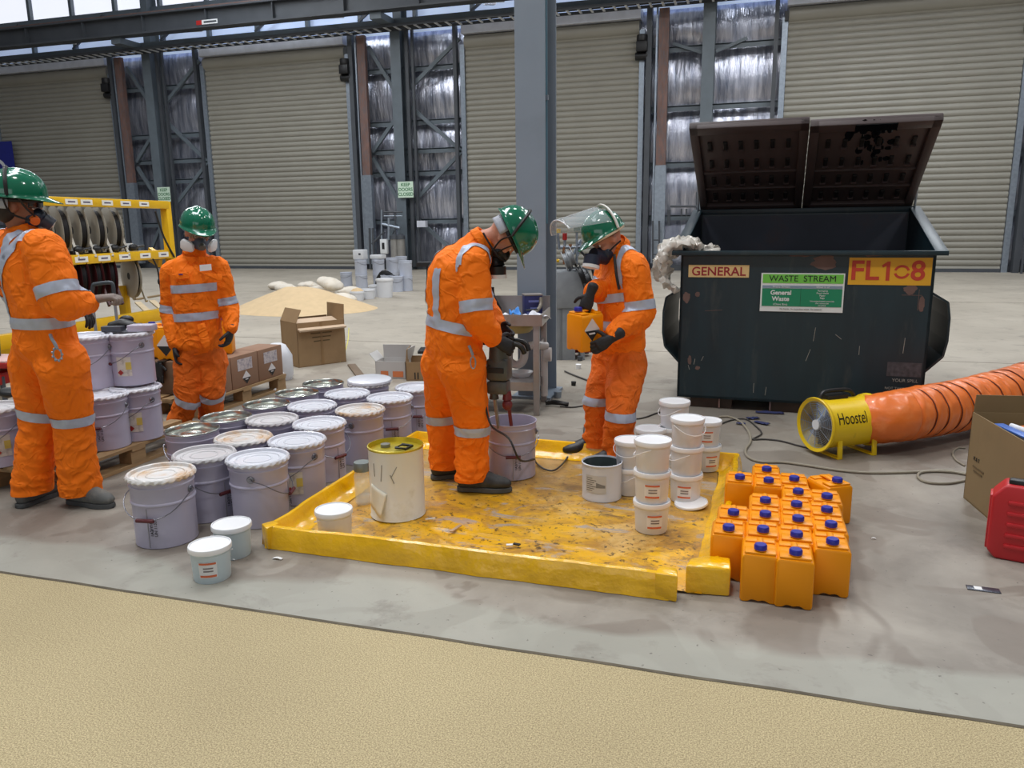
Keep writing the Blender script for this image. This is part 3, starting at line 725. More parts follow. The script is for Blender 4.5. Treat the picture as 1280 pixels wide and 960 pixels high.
for (px, py, n_, labs, ds) in STK:
    z = BF+(n_-1)*BUCKH
    p = G(px, py, z+.158)
    for lv in range(n_):
        nm = {0: 'bottom', n_-1: 'top'}.get(lv, 'middle')
        put_bucket((p.x+.003*random.uniform(-1, 1), p.y+.003*random.uniform(-1, 1), BF+lv*BUCKH), random.uniform(-.1, .5) if lv in labs else random.uniform(1.5, 4), lv in labs, lv == 9, 'white bucket, %s of the %s' % (nm, ds), 'small white buckets stacked on the mat')
p = G(417, 636, BF+.158); put_bucket((p.x, p.y, BF), 1.2, False, False, 'single small white bucket inside the mat in front of the glass jar', None)
p = G(262, 680, .158); put_bucket((p.x, p.y, 0), .45, True, True, 'small pale bucket with orange label on the floor, nearest the camera', None)
p = G(289, 654, .158); put_bucket((p.x, p.y, 0), 1.1, False, True, 'small pale bucket behind the orange labelled one on the floor', None)
# orange cloth hanging on the tall bucket
p = G(825, 535, .32)
# glass jar
p = G(455, 628, BF)
M_glass = mat('clear jar', (225, 235, 235), .03, 0, 0, alpha=.22, coat=.6)
jar = root('glass_jar', (p.x, p.y, BF), 0, 'tall clear jar with grey metal cap behind the white tin', 'jar')
MB().lathe([(.0005, .004), (.042, .004), (.046, 0), (.048, .01), (.050, .16), (.040, .19), (.040, .2), (.037, .2), (.037, .188), (.046, .158), (.044, .012), (.0005, .01)], n=28).build('body', M_glass, jar)
MB().lathe([(.046, .19), (.048, .195), (.048, .235), (.045, .24), (.0005, .24)], n=28).build('cap', mat('dull zinc cap', (130, 138, 134), .4, .5, .1), jar)
# loose lid, blue cap, debris on the mat
p = G(864, 631, BF)
l = tag(MB().lathe([(.0005, .012), (.082, .012), (.086, .016), (.090, .014), (.092, .004), (.088, 0)], n=36).build('bucket_lid', M_bkl), 'round white lid lying on the yellow mat', 'lid'); l.location = (p.x, p.y, BF+.004); l.rotation_euler = (.08, -.1, 0)
M_cap = mat('blue cap', (38, 42, 150), .35, 0, .05)
def capmesh(mb, c, r=.026, h=.022):
    n = 40
    mb.lathe([(r*1.02, 0), (r*1.02, h*.75), (r*.9, h), (.0005, h)], c, n, wob=lambda j, a, rr, z: (rr+(.0012 if j < 2 and int(a/(2*PI)*n) % 2 else 0), z))
    return mb
p = G(817, 656, BF)
l = tag(capmesh(MB(), (0, 0, 0)).build('blue_cap', M_cap), 'loose blue screw cap lying on the mat below the buckets', 'cap'); l.location = (p.x, p.y, BF+.003)
deb = [(538, 651, .05, .012, M_paper, 'small white rectangle of plastic on the mat beside the white tin', .5), (570, 663, .018, .09, mat('brown tape', (190, 160, 130), .4), 'brown strip of tape on the mat in front of the boot', -.2), (637, 684, .03, .02, M_paper, 'white scrap beside a black scrap at front edge of mat', .3), (646, 683, .035, .018, M_ink, 'black scrap at front edge of the mat', -.2)]
for (px, py, a, b_, m, lb, rz) in deb:
    p = G(px, py, BF); o = tag(MB().box((0, 0, .004), (a, b_, .008)).bevel(.002).jitter(.003, 30).build('scrap', m), lb, 'scrap'); o.location = (p.x, p.y, BF+.008); o.rotation_euler = (0, 0, rz)
for (px, py, a, m, lb) in ((1092, 674, .022, M_paper, 'tiny white paper scrap beside the jerrycans'), (290, 700, .035, M_paper, 'tiny white scrap on concrete beside front small bucket'), (347, 699, .05, M_paper, 'thin white curl of tape on concrete below left mat corner')):
    p = G(px, py); o = tag(MB().grid(lambda u, v: Vector((a*(u-.5), a*.35*(v-.5), .003+.006*math.sin(u*3))), 6, 2).build('paper_scrap', m, thick=.001), lb, 'scrap'); o.location = (p.x, p.y, 0)
p = G(1229, 737)
o = tag(MB().box((0, 0, .002), (.125, .045, .003)).bevel(.001).build('flat_packet', mat('grey foil packet', (70, 74, 84), .3, .4, .5, 30)), 'small dark foil packet lying flat on the concrete at right', 'packet'); o.location = (p.x, p.y, .0005); o.rotation_euler = (0, 0, -.05)
MB().box((-.02, 0, .0042), (.03, .03, .001)).build('pale_print', M_paper, o)
# ------------------------------------------------------------------ jerrycans
M_jc = mat('orange jerrycan plastic', (240, 150, 0), .38, 0, .04, 3, spec=.35)
JW, JD, JH = .148, .188, .218
def jerrycan(loc, rz=0):
    o = root('jerrycan', loc, rz)
    w, d = JW/2, JD
    F = RX(PI/2)                                   # prism polygon in x,z extruded along +-y
    poly = [(-w, .004), (-w+.012, 0), (-w+.03, 0), (-.024, .012), (.0, .006), (.024, .012), (w-.03, 0), (w-.012, 0), (w, .004), (w, JH-.02), (w-.012, JH-.008), (-w+.012, JH-.008), (-w, JH-.02)]
    mb = MB().prism(poly, -d, 0, F); mb.bevel(.009, 2, .5)
    # raised neck platform and rear shoulder, with the hand recess between them
    a = MB().box((0, .040, JH-.004), (JW-.024, .066, .012)).bevel(.005); a2 = MB().box((0, d-.030, JH-.006), (JW-.028, .046, .010)).bevel(.004)
    for q in (a, a2):
        me = bpy.data.meshes.new('t'); q.bm.to_mesh(me); mb.bm.from_mesh(me); q.bm.free(); bpy.data.meshes.remove(me)
    mb.build('body', M_jc, o)
    MB().loft([(0, .06, JH-.002), (0, .085, JH+.006), (0, .14, JH+.006), (0, d-.02, JH-.004)], [(.013, .008)]*4, (1, 0, 0), n=10, sub=3).build('handle', M_jc, o)
    MB().cyl((0, .034, JH+.004), (0, .034, JH+.012), .021, n=20).build('neck', M_jc, o)
    capmesh(MB(), (0, .034, JH+.009), .0245, .021).build('cap', M_cap, o)
    return o
JC = [(951, 681, 'second column, front'), (954, 659, 'second column, second from the front'), (957, 641, 'second column, third from the front'), (957, 623, 'second column, fourth from the front'), (961, 598, 'second column, fifth from the front'), (959, 592, 'second column, rearmost'),
      (995, 687, 'third column, nearest the camera'), (996, 665, 'third column, second from the front'), (998, 646, 'third column, third from the front'), (996, 628, 'third column, fourth from the front'), (998, 612, 'third column, fifth from the front'), (993, 596, 'third column, rearmost'),
      (911, 657, 'first column beside the yellow mat, front'), (917, 638, 'first column beside the yellow mat, second'), (925, 594, 'first column beside the yellow mat, rearmost'),
      (1041, 674, 'right column, front'), (1039, 653, 'right column, second from the front'), (1034, 635, 'right column, third from the front'), (1034, 618, 'right column, fourth from the front')]
jp = None
JYAW = math.radians(3)
NAMES = {}
cols = {}
for (px, py, lb) in JC:
    key = lb.split(' ')[0]; cols.setdefault(key, []).append((px, py, lb))
for key, lst in cols.items():
    lst.sort(key=lambda q: -q[1]); yprev = None
    for (px, py, lb) in lst:
        p = G(px, py, JH+.026); y = p.y-.034; x = p.x
        if yprev is not None: y = max(y, yprev+JD+.002)
        yprev = y
        lab = 'orange jerrycan on the floor, ' + lb
        if jp is None: jp = jerrycan((x, y, 0), 0); o = jp
        else: o = dup(jp, (x, y, 0), 0)
        o['label'] = lab; o['category'] = 'jerrycan'; o['group'] = 'orange jerrycans standing beside the yellow mat'
p = G(1047, 600, JH+.026)
o = dup(jp, (p.x+.02, p.y+.0, 0), .55, 'orange jerrycan turned at an angle at the rear right of the block', 'orange jerrycans standing beside the yellow mat')
# ------------------------------------------------------------------ bin (dumpster)
M_bin = mat('dark blue green bin paint', (20, 42, 50), .42, 0, .2, 3, stain=(66, 70, 68), stamt=.45, stscale=3.5, thr=.56, stretch=(2.4, 1, .5))
M_binin = mat('dark bin inside', (62, 66, 78), .6, 0, .2, 2, stain=(80, 60, 56), stamt=.5, stscale=2)
M_binlid = mat('brown black bin lid', (74, 62, 62), .5, 0, .15, 2)
M_drip = mat('black drips', (10, 9, 10), .25)
A = G(846, 497, .08); B = G(1152, 515, .08); A.z = B.z = 0
brz = math.atan2(B.y-A.y, B.x-A.x); BW = (B-A).length
c = (A+B)/2
bn = root('waste_bin', (c.x, c.y, 0), brz, 'large dark green steel waste bin with two black lids propped half open', 'dumpster')
w = BW/2; D_ = 1.45; HF, HB, ZB = 1.30, 1.64, .09
mb = MB()
th = .02
mb.box((0, th/2, (HF+ZB)/2), (2*w, th, HF-ZB)).box((0, D_-th/2, (HB+ZB)/2), (2*w, th, HB-ZB)).box((0, D_/2, ZB+.01), (2*w, D_, .02))
YZ = Matrix(((0, 0, 1, 0), (1, 0, 0, 0), (0, 1, 0, 0), (0, 0, 0, 1)))     # prism polygon in y,z extruded along x
for s in (-1, 1): mb.prism([(0, ZB), (D_, ZB), (D_, HB), (0, HF)], min(s*w, s*(w-th)), max(s*w, s*(w-th)), YZ)
mb.build('body', M_bin, bn)
mb = MB(); mb.box((0, -.025, HF), (2*w+.14, .07, .035))
mb.box((0, D_+.02, HB+.0), (2*w+.06, .09, .05))
for s in (-1, 1): mb.bar((s*(w+.025), -.04, HF), (s*(w+.025), D_+.03, HB+.01), .09, .035)
mb.bevel(.004); mb.build('rim', M_bin, bn)
MB().box((0, D_-.03, .9), (2*w-.06, .01, 1.4)).build('inner_lining', M_binin, bn)
for s in (-1, 1):
    mb = MB()                                      # side fork pocket, hollow
    y0_, y1_ = .12, 1.15
    prof = [(0, .36), (.13, .50), (.15, .62), (.15, .80), (.13, .92), (0, 1.0)]
    for k in range(len(prof)-1):
        a_, b2 = prof[k], prof[k+1]
        mb.bar((s*(w+a_[0]), (y0_+y1_)/2, a_[1]), (s*(w+b2[0]), (y0_+y1_)/2, b2[1]), y1_-y0_, .016, up=Vector((s, 0, 0)))
    mb.build('fork_pocket', M_bin, bn)
for x in (-w+.28, -.02+.0, w-.3):
    MB().box((x, .70, .045), (.34, 1.3, .09)).build('skid', mat('rusty skid', (70, 58, 50), .7, 0, .3), bn)
for x in (-w+.35, -.18, .22, w-.15): MB().box((x, .02, .055), (.012, .02, .085)).build('bracket', M_primer, bn)
# lids: hinge at the back rim, tilted up toward the front
tilt = math.radians(28); LL = 1.36
def lid(x0_, x1_, nm, zoff, tl):
    # local: x across, y along the lid from the hinge, z normal (underside is -z)
    W_ = x1_-x0_; mb = MB()
    mb.box((W_/2, LL/2, 0), (W_, LL, .03))
    for (cx, cy, dx, dy) in ((.035, LL/2, .07, LL), (W_-.035, LL/2, .07, LL), (W_/2, .04, W_, .08), (W_/2, LL-.05, W_, .1)): mb.box((cx, cy, -.025), (dx, dy, .05))
    for yy in (.36, .64): mb.box((W_/2, yy, -.02), (W_-.1, .02, .03))
    mb.bevel(.006)
    # y axis of the lid points forward (-y of bin) and up
    X = Vector((1, 0, 0)); Yv = Vector((0, -math.cos(tl), math.sin(tl))); Zv = Vector((0, math.sin(tl), math.cos(tl)))
    Mx = Matrix(((X.x, Yv.x, Zv.x, x0_), (X.y, Yv.y, Zv.y, D_+.03), (X.z, Yv.z, Zv.z, HB+.06+zoff), (0, 0, 0, 1)))
    mb.xf(Mx); o = mb.build(nm, M_binlid, bn)
    for r in range(4):
        for k in range(6):
            MB().box((.15+k*(W_-.3)/5, .22+r*.28, -.022), (.035, .11, .025)).bevel(.006).xf(Mx).build('moulded_slot', mat('deep slot black', (20, 16, 17), .6), o)
            MB().box((.15+k*(W_-.3)/5, .22+r*.28-.06, -.03), (.045, .016, .035)).xf(Mx).build('slot_lip', M_binlid, o)
    return o, Mx
l1, _ = lid(-w+.0, -.003, 'left_lid', 0, math.radians(28.2))
l2, Mx2 = lid(.003, w, 'right_lid', .0, math.radians(27))
mb = MB()
for k in range(60):
    x = .50+random.gauss(0, .09); y = LL-.02-abs(random.gauss(0, .22)); mb.ell((x, y, -.018), (random.uniform(.008, .035), random.uniform(.02, .07), .006), n=8, m=4)
mb.box((.48, LL-.05, -.052), (.3, .09, .006))
mb.xf(Mx2); mb.build('black_drips', M_drip, l2)
for x in (-.85, -.6, -.15, .25, .6, .88): MB().cyl((x-.05, D_+.03, HB+.05), (x+.05, D_+.03, HB+.05), .022, n=10).build('hinge', M_galv, bn)
for s in (-1, 1):
    MB().cyl((s*(w+.02), D_-.02, HB), (s*(w+.02), D_-.12, HB+.28), .01, n=8).build('lid_strut', M_galv, bn)
# signs on the bin
M_sgn = mat('white sign plate', (224, 228, 226), .5, 0, .03)
def face_at(px, py):                               # point on bin's front, as local x,z
    n_ = Vector((math.sin(brz), -math.cos(brz), 0)); d = ray(px, py); t = (Vector((c.x, c.y, 0))-CP).dot(n_)/d.dot(n_); q = CP+d*t
    q = MW[bn.name].inverted() @ q; return q.x, q.z
(xa, za), (xb, zb) = face_at(952, 341), face_at(1053, 391)
sw, sh = xb-xa, za-zb
sg = MB().box(((xa+xb)/2, -.004, (za+zb)/2), (sw, .006, sh)).build('waste_stream_sign', M_sgn, bn)
M_lg = mat('light green print', (112, 196, 72), .5, 0, .02); M_dg = mat('green print', (16, 132, 92), .5, 0, .02); M_gyp = mat('grey blue print', (132, 150, 168), .5)
def patch(fx0, fx1, fz0, fz1, m, nm):
    return MB().box((xa+sw*(fx0+fx1)/2, -.0085, zb+sh*(fz0+fz1)/2), (sw*(fx1-fx0), .002, sh*(fz1-fz0))).build(nm, m, sg)
patch(.02, .985, .74, .97, M_lg, 'light_green_band'); patch(.02, .98, .61, .68, M_gyp, 'grey_band'); patch(.02, .98, .14, .60, M_dg, 'green_panel')
MB().box((xa+sw*.49, -.0098, zb+sh*.38), (.002, .001, sh*.46)).build('divider', M_ink, sg)
def stext(s, fx, fz, size, m, **k): return text(s, size, T(xa+sw*fx, -.011, zb+sh*fz) @ FRONT, m, sg, **k)
stext('WASTE  STREAM', .5, .855, sh*.215, M_ink, bold=0, sx=1.02)
stext('General\nWaste', .25, .41, sh*.16, M_paper, bold=.0012)
stext('(Client Bins)', .25, .19, sh*.07, M_paper)
stext('Waste Stream', .25, .645, sh*.075, M_paper); stext('What is it?', .75, .645, sh*.075, M_paper)
stext('Packaging\nFood waste\nPaper\nRags', .75, .46, sh*.062, M_paper); stext('Uncontaminated materials\nthat cannot be\nrecycled', .75, .23, sh*.055, M_paper)
stext('No liquids  No hazardous waste  No batteries', .5, .075, sh*.055, M_gry)
(x1_, z1_), (x2_, z2_) = face_at(861, 331), face_at(936, 347)
M_gs = mat('worn cream sign', (222, 190, 132), .6, 0, .08, 6, stain=(120, 70, 50), stamt=.7, stscale=14, thr=.62)
s2 = MB().box(((x1_+x2_)/2, -.003, (z1_+z2_)/2), (x2_-x1_, .005, z1_-z2_)).build('general_sign', M_gs, bn)
text('GENERAL', .098, T((x1_+x2_)/2-.0, -.0065, (z1_+z2_)/2-.005) @ FRONT, mat('dark red print', (150, 34, 44), .6), s2, bold=.0015, sx=1.02)
(x1_, z1_), (x2_, z2_) = face_at(1062, 322), face_at(1163, 357)
M_ys = mat('sprayed yellow patch', (224, 168, 34), .55, 0, .06, 4, stain=(60, 50, 34), stamt=.9, stscale=9, thr=.68)
mb = MB(); mb.box(((x1_+x2_)/2, -.002, (z1_+z2_)/2), (x2_-x1_, .003, z1_-z2_)); s3 = mb.build('fleet_number_patch', M_ys, bn)
rdp = mat('stencil red', (190, 62, 40), .6); cx_, cz_ = (x1_+x2_)/2, (z1_+z2_)/2
text('FL', .205, T(cx_-.175, -.005, cz_) @ FRONT, rdp, s3, bold=.004, sx=1.05)
MB().prism([(-.012, -.07), (.014, -.07), (.014, .075), (-.006, .075), (-.045, .045), (-.036, .028), (-.012, .042)], 0, .001, T(cx_-.012, -.0045, cz_) @ FRONT).build('stencil_one', rdp, s3)
text('8', .205, T(cx_+.195, -.005, cz_) @ FRONT, rdp, s3, bold=.004, sx=1.0)
mb = MB()
for a0, a1 in ((.25, PI-.25), (PI+.25, 2*PI-.25)): mb.grid(lambda u, v: Vector((cx_+.085+(.038+.018*v)*math.cos(a0+(a1-a0)*u), -.0048, cz_-.003+(.034+.018*v)*math.sin(a0+(a1-a0)*u))), 16, 1)
mb.build('stencil_zero', rdp, s3)
# scuffs, scratches, chalk block
M_scf = mat('rust brown scuff', (104, 82, 76), .7, 0, .15, 10); M_chk = mat('pale scratch', (150, 148, 140), .6)
def blob(px, py, rx, rz_, m, nm, sd):
    x, z = face_at(px, py); n_ = 22; q = []
    for k in range(n_):
        a = 2*PI*k/n_; f = 1+.45*noise.noise(Vector((math.cos(a)*2+sd, math.sin(a)*2, sd))); q.append((x+rx*f*math.cos(a), z+rz_*f*math.sin(a)))
    MB().prism(q, 0, .0016, T(0, -.0002, 0) @ FRONT).build(nm, m, bn)
blob(1030, 328, .09, .055, M_scf, 'scuff', 1)
for (px, py, rx, rz_, sd) in ((858, 372, .03, .045, 3), (872, 368, .02, .02, 4), (1138, 362, .045, .04, 5), (1152, 380, .02, .06, 6), (1003, 318, .10, .02, 8), (1090, 318, .08, .015, 9), (862, 450, .015, .04, 12), (872, 460, .02, .015, 13)):
    blob(px, py, rx, rz_, M_scf, 'scuff', sd)
for (px, py, l_, a) in ((1018, 418, .11, .1), (1010, 444, .10, .3), (1048, 421, .06, -.9), (1130, 432, .12, .05), (1074, 438, .07, 0), (892, 388, .14, 1.5), (942, 485, .08, 0), (957, 489, .07, .1), (1148, 375, .16, 0), (1140, 369, .14, 1.57), (868, 452, .05, .2), (878, 448, .04, .4), (861, 459, .04, -.3), (920, 520, .01, 0)):
    x, z = face_at(px, py)
    if z > .15: MB().box((0, 0, 0), (.0035, .0016, l_), R=RY(a)).xf(T(x, -.001, z)).build('scratch', M_chk if l_ < .13 else M_scf, bn)
x, z = face_at(1130, 462); MB().box((x, -.001, z), (.24, .002, .11)).build('dark_plate', mat('grey smudge plate', (70, 68, 72), .5, 0, .4, 30), bn)
x, z = face_at(1131, 476); text('YOUR SPILL', .035, T(x, -.003, z) @ FRONT, M_chk, bn, 'chalk_lettering')
x, z = face_at(1128, 486); text('NOT TAKING BACK', .028, T(x, -.003, z) @ FRONT, M_chk, bn, 'chalk_lettering')
def remesh_soft(mb_):
    me = bpy.data.meshes.new('tmp'); bmesh.ops.recalc_face_normals(mb_.bm, faces=mb_.bm.faces); mb_.bm.to_mesh(me); mb_.bm.free(); o = bpy.data.objects.new('tmp', me); COL.objects.link(o)
    r = o.modifiers.new('r', 'REMESH'); r.mode = 'VOXEL'; r.voxel_size = .012
    bpy.context.view_layer.update(); m2 = bpy.data.meshes.new_from_object(o.evaluated_get(bpy.context.evaluated_depsgraph_get()))
    bpy.data.objects.remove(o); q = MB(); q.bm.from_mesh(m2); return q
# plastic wrap hanging over the left corner
M_wrap = mat('crumpled clear plastic', (226, 220, 210), .22, 0, .1, 5, bump=.6, bscale=14, alpha=.8, coat=.5)
MI = MW[bn.name]
mb = MB()
mb.loft([MI @ Vector(q) for q in ((-w+.26, .10, HF+.01), (-w+.12, .08, HF+.065), (-w-.02, .06, HF+.07), (-w-.13, .05, HF-.02), (-w-.14, .05, HF-.16), (-w-.07, .04, HF-.33))], [(.06, .02), (.10, .035), (.12, .05), (.11, .05), (.07, .04), (.035, .02)], (0, 1, 0), n=26, sub=6)
mb.loft([MI @ Vector(q) for q in ((-w+.05, .14, HF+.07), (-w-.08, .16, HF+.06), (-w-.20, .12, HF-.06), (-w-.19, .12, HF-.22))], [(.09, .04), (.12, .06), (.09, .04), (.05, .02)], (0, 1, 0), n=26, sub=8)
mb = remesh_soft(mb)
for v in mb.bm.verts:
    v.co += Vector(noise.noise_vector(v.co*11))*.045+Vector(noise.noise_vector(v.co*29))*.034
tag(mb.build('plastic_wrap', M_wrap, ang=.9), 'crumpled clear plastic wrap hanging over the left corner of the waste bin', 'plastic wrap')

# ================================================================== FAN AND DUCT
M_fy = mat('fan yellow', (232, 196, 20), .35, 0, .05, 3, stain=(120, 100, 40), stamt=.4, stscale=9, thr=.62)
FR = .165
a = G(1018, 531, FR+.045); b_ = G(1085, 524, FR+.045)
ax = (b_-a); ax.z = 0
ax = ax.normalized(); faz = math.atan2(ax.y, ax.x)
fa = root('ventilation_fan', (a.x, a.y, 0), faz, 'yellow portable axial ventilation fan with a black name painted on its drum', 'fan')
FL = (b_-a).length*1.0; cz = FR+.045
XM = Matrix(((0, 0, 1), (0, 1, 0), (-1, 0, 0)))      # lathe axis z -> x
XM = Matrix(((0, 0, 1), (1, 0, 0), (0, 1, 0)))
MB().lathe([(FR-.006, .01), (FR+.016, 0), (FR+.020, .008), (FR+.016, .02), (FR, .035), (FR, FL-.03), (FR+.014, FL-.02), (FR+.016, FL), (FR-.004, FL), (FR-.006, .01)], (0, 0, cz), 56, XM).build('drum', M_fy, fa)
mb = MB()
for r in [.03+.0125*k for k in range(11)]: mb.tube([(.012, r*math.cos(2*PI*k/36), cz+r*math.sin(2*PI*k/36)) for k in range(36)], .0018, 4, closed=True)
for k in range(12):
    q = 2*PI*k/12; mb.cyl((.014, .02*math.cos(q), cz+.02*math.sin(q)), (.014, FR*math.cos(q), cz+FR*math.sin(q)), .0022, n=5)
mb.build('guard_grille', M_galv, fa)
MB().cyl((.008, 0, cz), (.03, 0, cz), .034, n=24).build('guard_badge', M_white, fa)
for k in range(8):
    q = 2*PI*k/8
    def bl(u, v): r = .03+.12*u; w_ = q+(.5-v)*.5; return Vector((.09+.05*(v-.5), r*math.cos(w_), cz+r*math.sin(w_)))
    MB().grid(bl, 5, 4).build('blade', mat('dull blade grey', (112, 104, 90), .5, .3), fa, thick=.003)
MB().cyl((.05, 0, cz), (.2, 0, cz), .045, n=20).build('motor_hub', mat('dull blade grey', (112, 104, 90)), fa)
for x in (.10, FL-.06):
    mb = MB(); q = .145
    mb.bar((x, -q, .006), (x, q, .006), .04, .012)
    for s in (-1, 1): mb.bar((x, s*q, 0), (x, s*.135, cz-.07), .035, .012, up=Vector((0, 1, 0)))
    mb.bevel(.002); mb.build('foot', M_fy, fa)
mb = MB(); mb.tube([(.05, .02, cz+FR+.01), (.08, .02, cz+FR+.05), (.20, .02, cz+FR+.055), (.28, .02, cz+FR+.045), (.32, .02, cz+FR+.01)], .014, 8, sub=4); mb.box((.17, .03, cz+FR+.01), (.16, .08, .03)); mb.build('switch_and_handle', M_black, fa)
def drumtext(s, size, x, ang):
    ob = text(s, size, Matrix.Identity(4), M_ink, fa, bold=0, sx=.62)
    tb = bmesh.new(); tb.from_mesh(ob.data); bmesh.ops.triangulate(tb, faces=tb.faces[:])
    for k in range(-12, 13): bmesh.ops.bisect_plane(tb, geom=tb.verts[:]+tb.edges[:]+tb.faces[:], plane_co=(0, k*.008+.001, 0), plane_no=(0, 1, 0))
    tb.to_mesh(ob.data); tb.free()
    for v in ob.data.vertices:
        xx, yy = v.co.x, v.co.y; al = ang + (yy)/FR
        v.co = Vector((x+xx, -(FR+.0015)*math.cos(al), cz+(FR+.0015)*math.sin(al)))
    return ob
drumtext('Hoostel', .115, FL*.40, .40)
# duct
P_ = [(1087, 525, .235, .168), (1112, 522, .235, .180), (1150, 516, .235, .188), (1200, 507, .235, .190), (1240, 497, .24, .192), (1280, 485, .25, .195), (1330, 468, .27, .195), (1400, 448, .30, .195)]
cpts = [G(x, y, z) for (x, y, z, r) in P_]
cpts[0] = Vector((a.x, a.y, cz))+ax*(FL-.035)
path = smooth_path(cpts, 40); n_ = len(path)
M_duct = mat('orange duct fabric', (230, 116, 42), .36, 0, .1, 5, stain=(240, 142, 76), stamt=.5, stscale=7, bump=.55, bscale=11, coat=.15)
RR = []; acc = 0; rings_at = []
L0 = 0; aa = None
for i, p in enumerate(path):
    if i: L0 += (p-path[i-1]).length
    t = (path[min(i+1, n_-1)]-path[max(i-1, 0)]).normalized()
    s_ = t.cross(UP).normalized(); u_ = s_.cross(t)
    k = i/40.0; kk = min(int(k), 6); f = k-kk; r = P_[kk][3]*(1-f)+P_[min(kk+1, 7)][3]*f
    ph = ((L0-.24) / .125) % 1 if L0 > .24 else .5
    pinch = .020*math.exp(-((min(ph, 1-ph))/.10)**2) if L0 > .2 else 0
    ring = []
    for q in range(56):
        al = 2*PI*q/56; d = s_*math.cos(al)+u_*math.sin(al)
        w_ = .006*noise.noise(Vector((math.cos(al)*3, math.sin(al)*3, L0*14)))+.005*noise.noise(Vector((al*2.2, L0*30, 2)))
        rr = r-pinch+w_
        if d.z < 0: rr *= 1-.06*abs(d.z)
        ring.append(p+d*rr+t*(.02*math.sin(al+2*L0)))
    RR.append(ring)
du = tag(MB().rings(RR, cap=False).build('air_duct', M_duct, ang=2), 'orange ribbed flexible air duct running right from the yellow fan', 'duct')
MW[du.name] = Matrix.Identity(4)
# dark wire hoops
L0 = 0; nxt = .24; cnt = 0
for i, p in enumerate(path):
    if i: L0 += (p-path[i-1]).length
    if L0 >= nxt and i < n_-2:
        nxt += .125; V = RR[i]
        cen = sum(V, Vector())/len(V)
        MB().tube([cen+(v-cen)*1.018 for v in V], .0042, 5, closed=True).build('wire_hoop', mat('dark brown stitching', (92, 36, 20), .7, 0), du)
# ------------------------------------------------------------------ cardboard box, right
ca = G(1204, 622); cb = G(1237, 650); cb2 = G(1300, 705)
bdir = (cb2-ca); bdir.z = 0; bl_ = .62; bdir.normalize(); bn_ = Vector((-bdir.y, bdir.x, 0))
bx = root('cardboard_box', (ca.x, ca.y, 0), math.atan2(bdir.y, bdir.x), 'open brown cardboard box full of rubbish at the right edge behind red case', 'box')
def open_box(o, L_, W_, H_, m, flaps, th=.006):
    mb = MB()
    mb.box((L_/2, th/2, H_/2), (L_, th, H_)).box((L_/2, W_-th/2, H_/2), (L_, th, H_)).box((th/2, W_/2, H_/2), (th, W_, H_)).box((L_-th/2, W_/2, H_/2), (th, W_, H_)).box((L_/2, W_/2, th/2+.002), (L_, W_, th))
    mb.build('walls', m, o)
    for (side, ln, ang) in flaps:
        f = MB()
        if side == 'front': f.box((L_/2, 0, 0), (L_-.01, .004, ln)); M_ = T(0, 0, H_) @ RX(ang) @ T(0, 0, ln/2)
        elif side == 'back': f.box((L_/2, 0, 0), (L_-.01, .004, ln)); M_ = T(0, W_, H_) @ RX(ang) @ T(0, 0, ln/2)
        elif side == 'left': f.box((0, W_/2, 0), (.004, W_-.01, ln)); M_ = T(0, 0, H_) @ RY(ang) @ T(0, 0, ln/2)
        else: f.box((0, W_/2, 0), (.004, W_-.01, ln)); M_ = T(L_, 0, H_) @ RY(ang) @ T(0, 0, ln/2)
        f.xf(M_).build('flap', m, o)
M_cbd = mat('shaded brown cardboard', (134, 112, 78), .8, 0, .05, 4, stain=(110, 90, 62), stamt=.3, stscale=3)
open_box(bx, .66, .50, .50, M_cbd, [('left', .1, .12), ('back', .12, -.15)])
MB().box((.33, .25, .20), (.63, .47, .38)).build('packing', M_cbd, bx)
for (px, py, s) in ((.135, .16, 'KET'),): text('K & T', .03, T(.12, -.003, .26) @ FRONT, M_ink, bx, 'print')
for k in range(2): MB().box((.15, -.002, .215-.022*k), (.14-.03*k, .002, .008)).build('print_line', mat('faint print', (96, 78, 50), .8), bx)
cols_ = [((70, 110, 190), .5, 0), ((228, 230, 235), .6, .1), ((226, 120, 40), .5, .2), ((190, 40, 50), .4, -.1), ((180, 200, 90), .5, .3), ((225, 228, 235), .5, -.3)]
Mb = MW[bx.name]
for k, (cc, l_, an) in enumerate(cols_):
    nm = ['blue', 'white', 'orange', 'red', 'lime green', 'pale'][k]
    mb = MB()
    if k % 2 == 0: mb.box((0, 0, 0), (.34, .05, .012)).bevel(.003)
    else: mb.cyl((-.17, 0, 0), (.17, 0, 0), .016, n=12)
    p = Mb @ Vector((.34+.04*(k % 3), .07+.05*k, .485+.006*k))
    o = tag(mb.jitter(.01, 9, k).build('packaging_scrap', mat(nm+' packaging', cc, .35, 0, .1, 20)), nm+' plastic packaging strip lying in the open box at right edge', 'packaging'); o.location = p; o.rotation_euler = (.1, -.06, math.atan2(bdir.y, bdir.x)+an*.5)
p = Mb @ Vector((.50, .17, .50))
o = root('clear_bottle', tuple(p), -.2, 'clear plastic bottle with black cap line on top of rubbish in right box', 'bottle')
MB().lathe([(.0005, -.10), (.04, -.10), (.045, -.09), (.045, .07), (.02, .10), (.02, .12), (.0005, .12)], n=24, M=Matrix.Rotation(1.45, 3, 'Y')).build('body', mat('clear plastic', (190, 205, 215), .1, 0, .05, alpha=.55, coat=.5), o)
MB().lathe([(.046, -.02), (.0465, -.01), (.046, 0)], n=24, M=Matrix.Rotation(1.45, 3, 'Y')).build('black_band', M_ink, o)
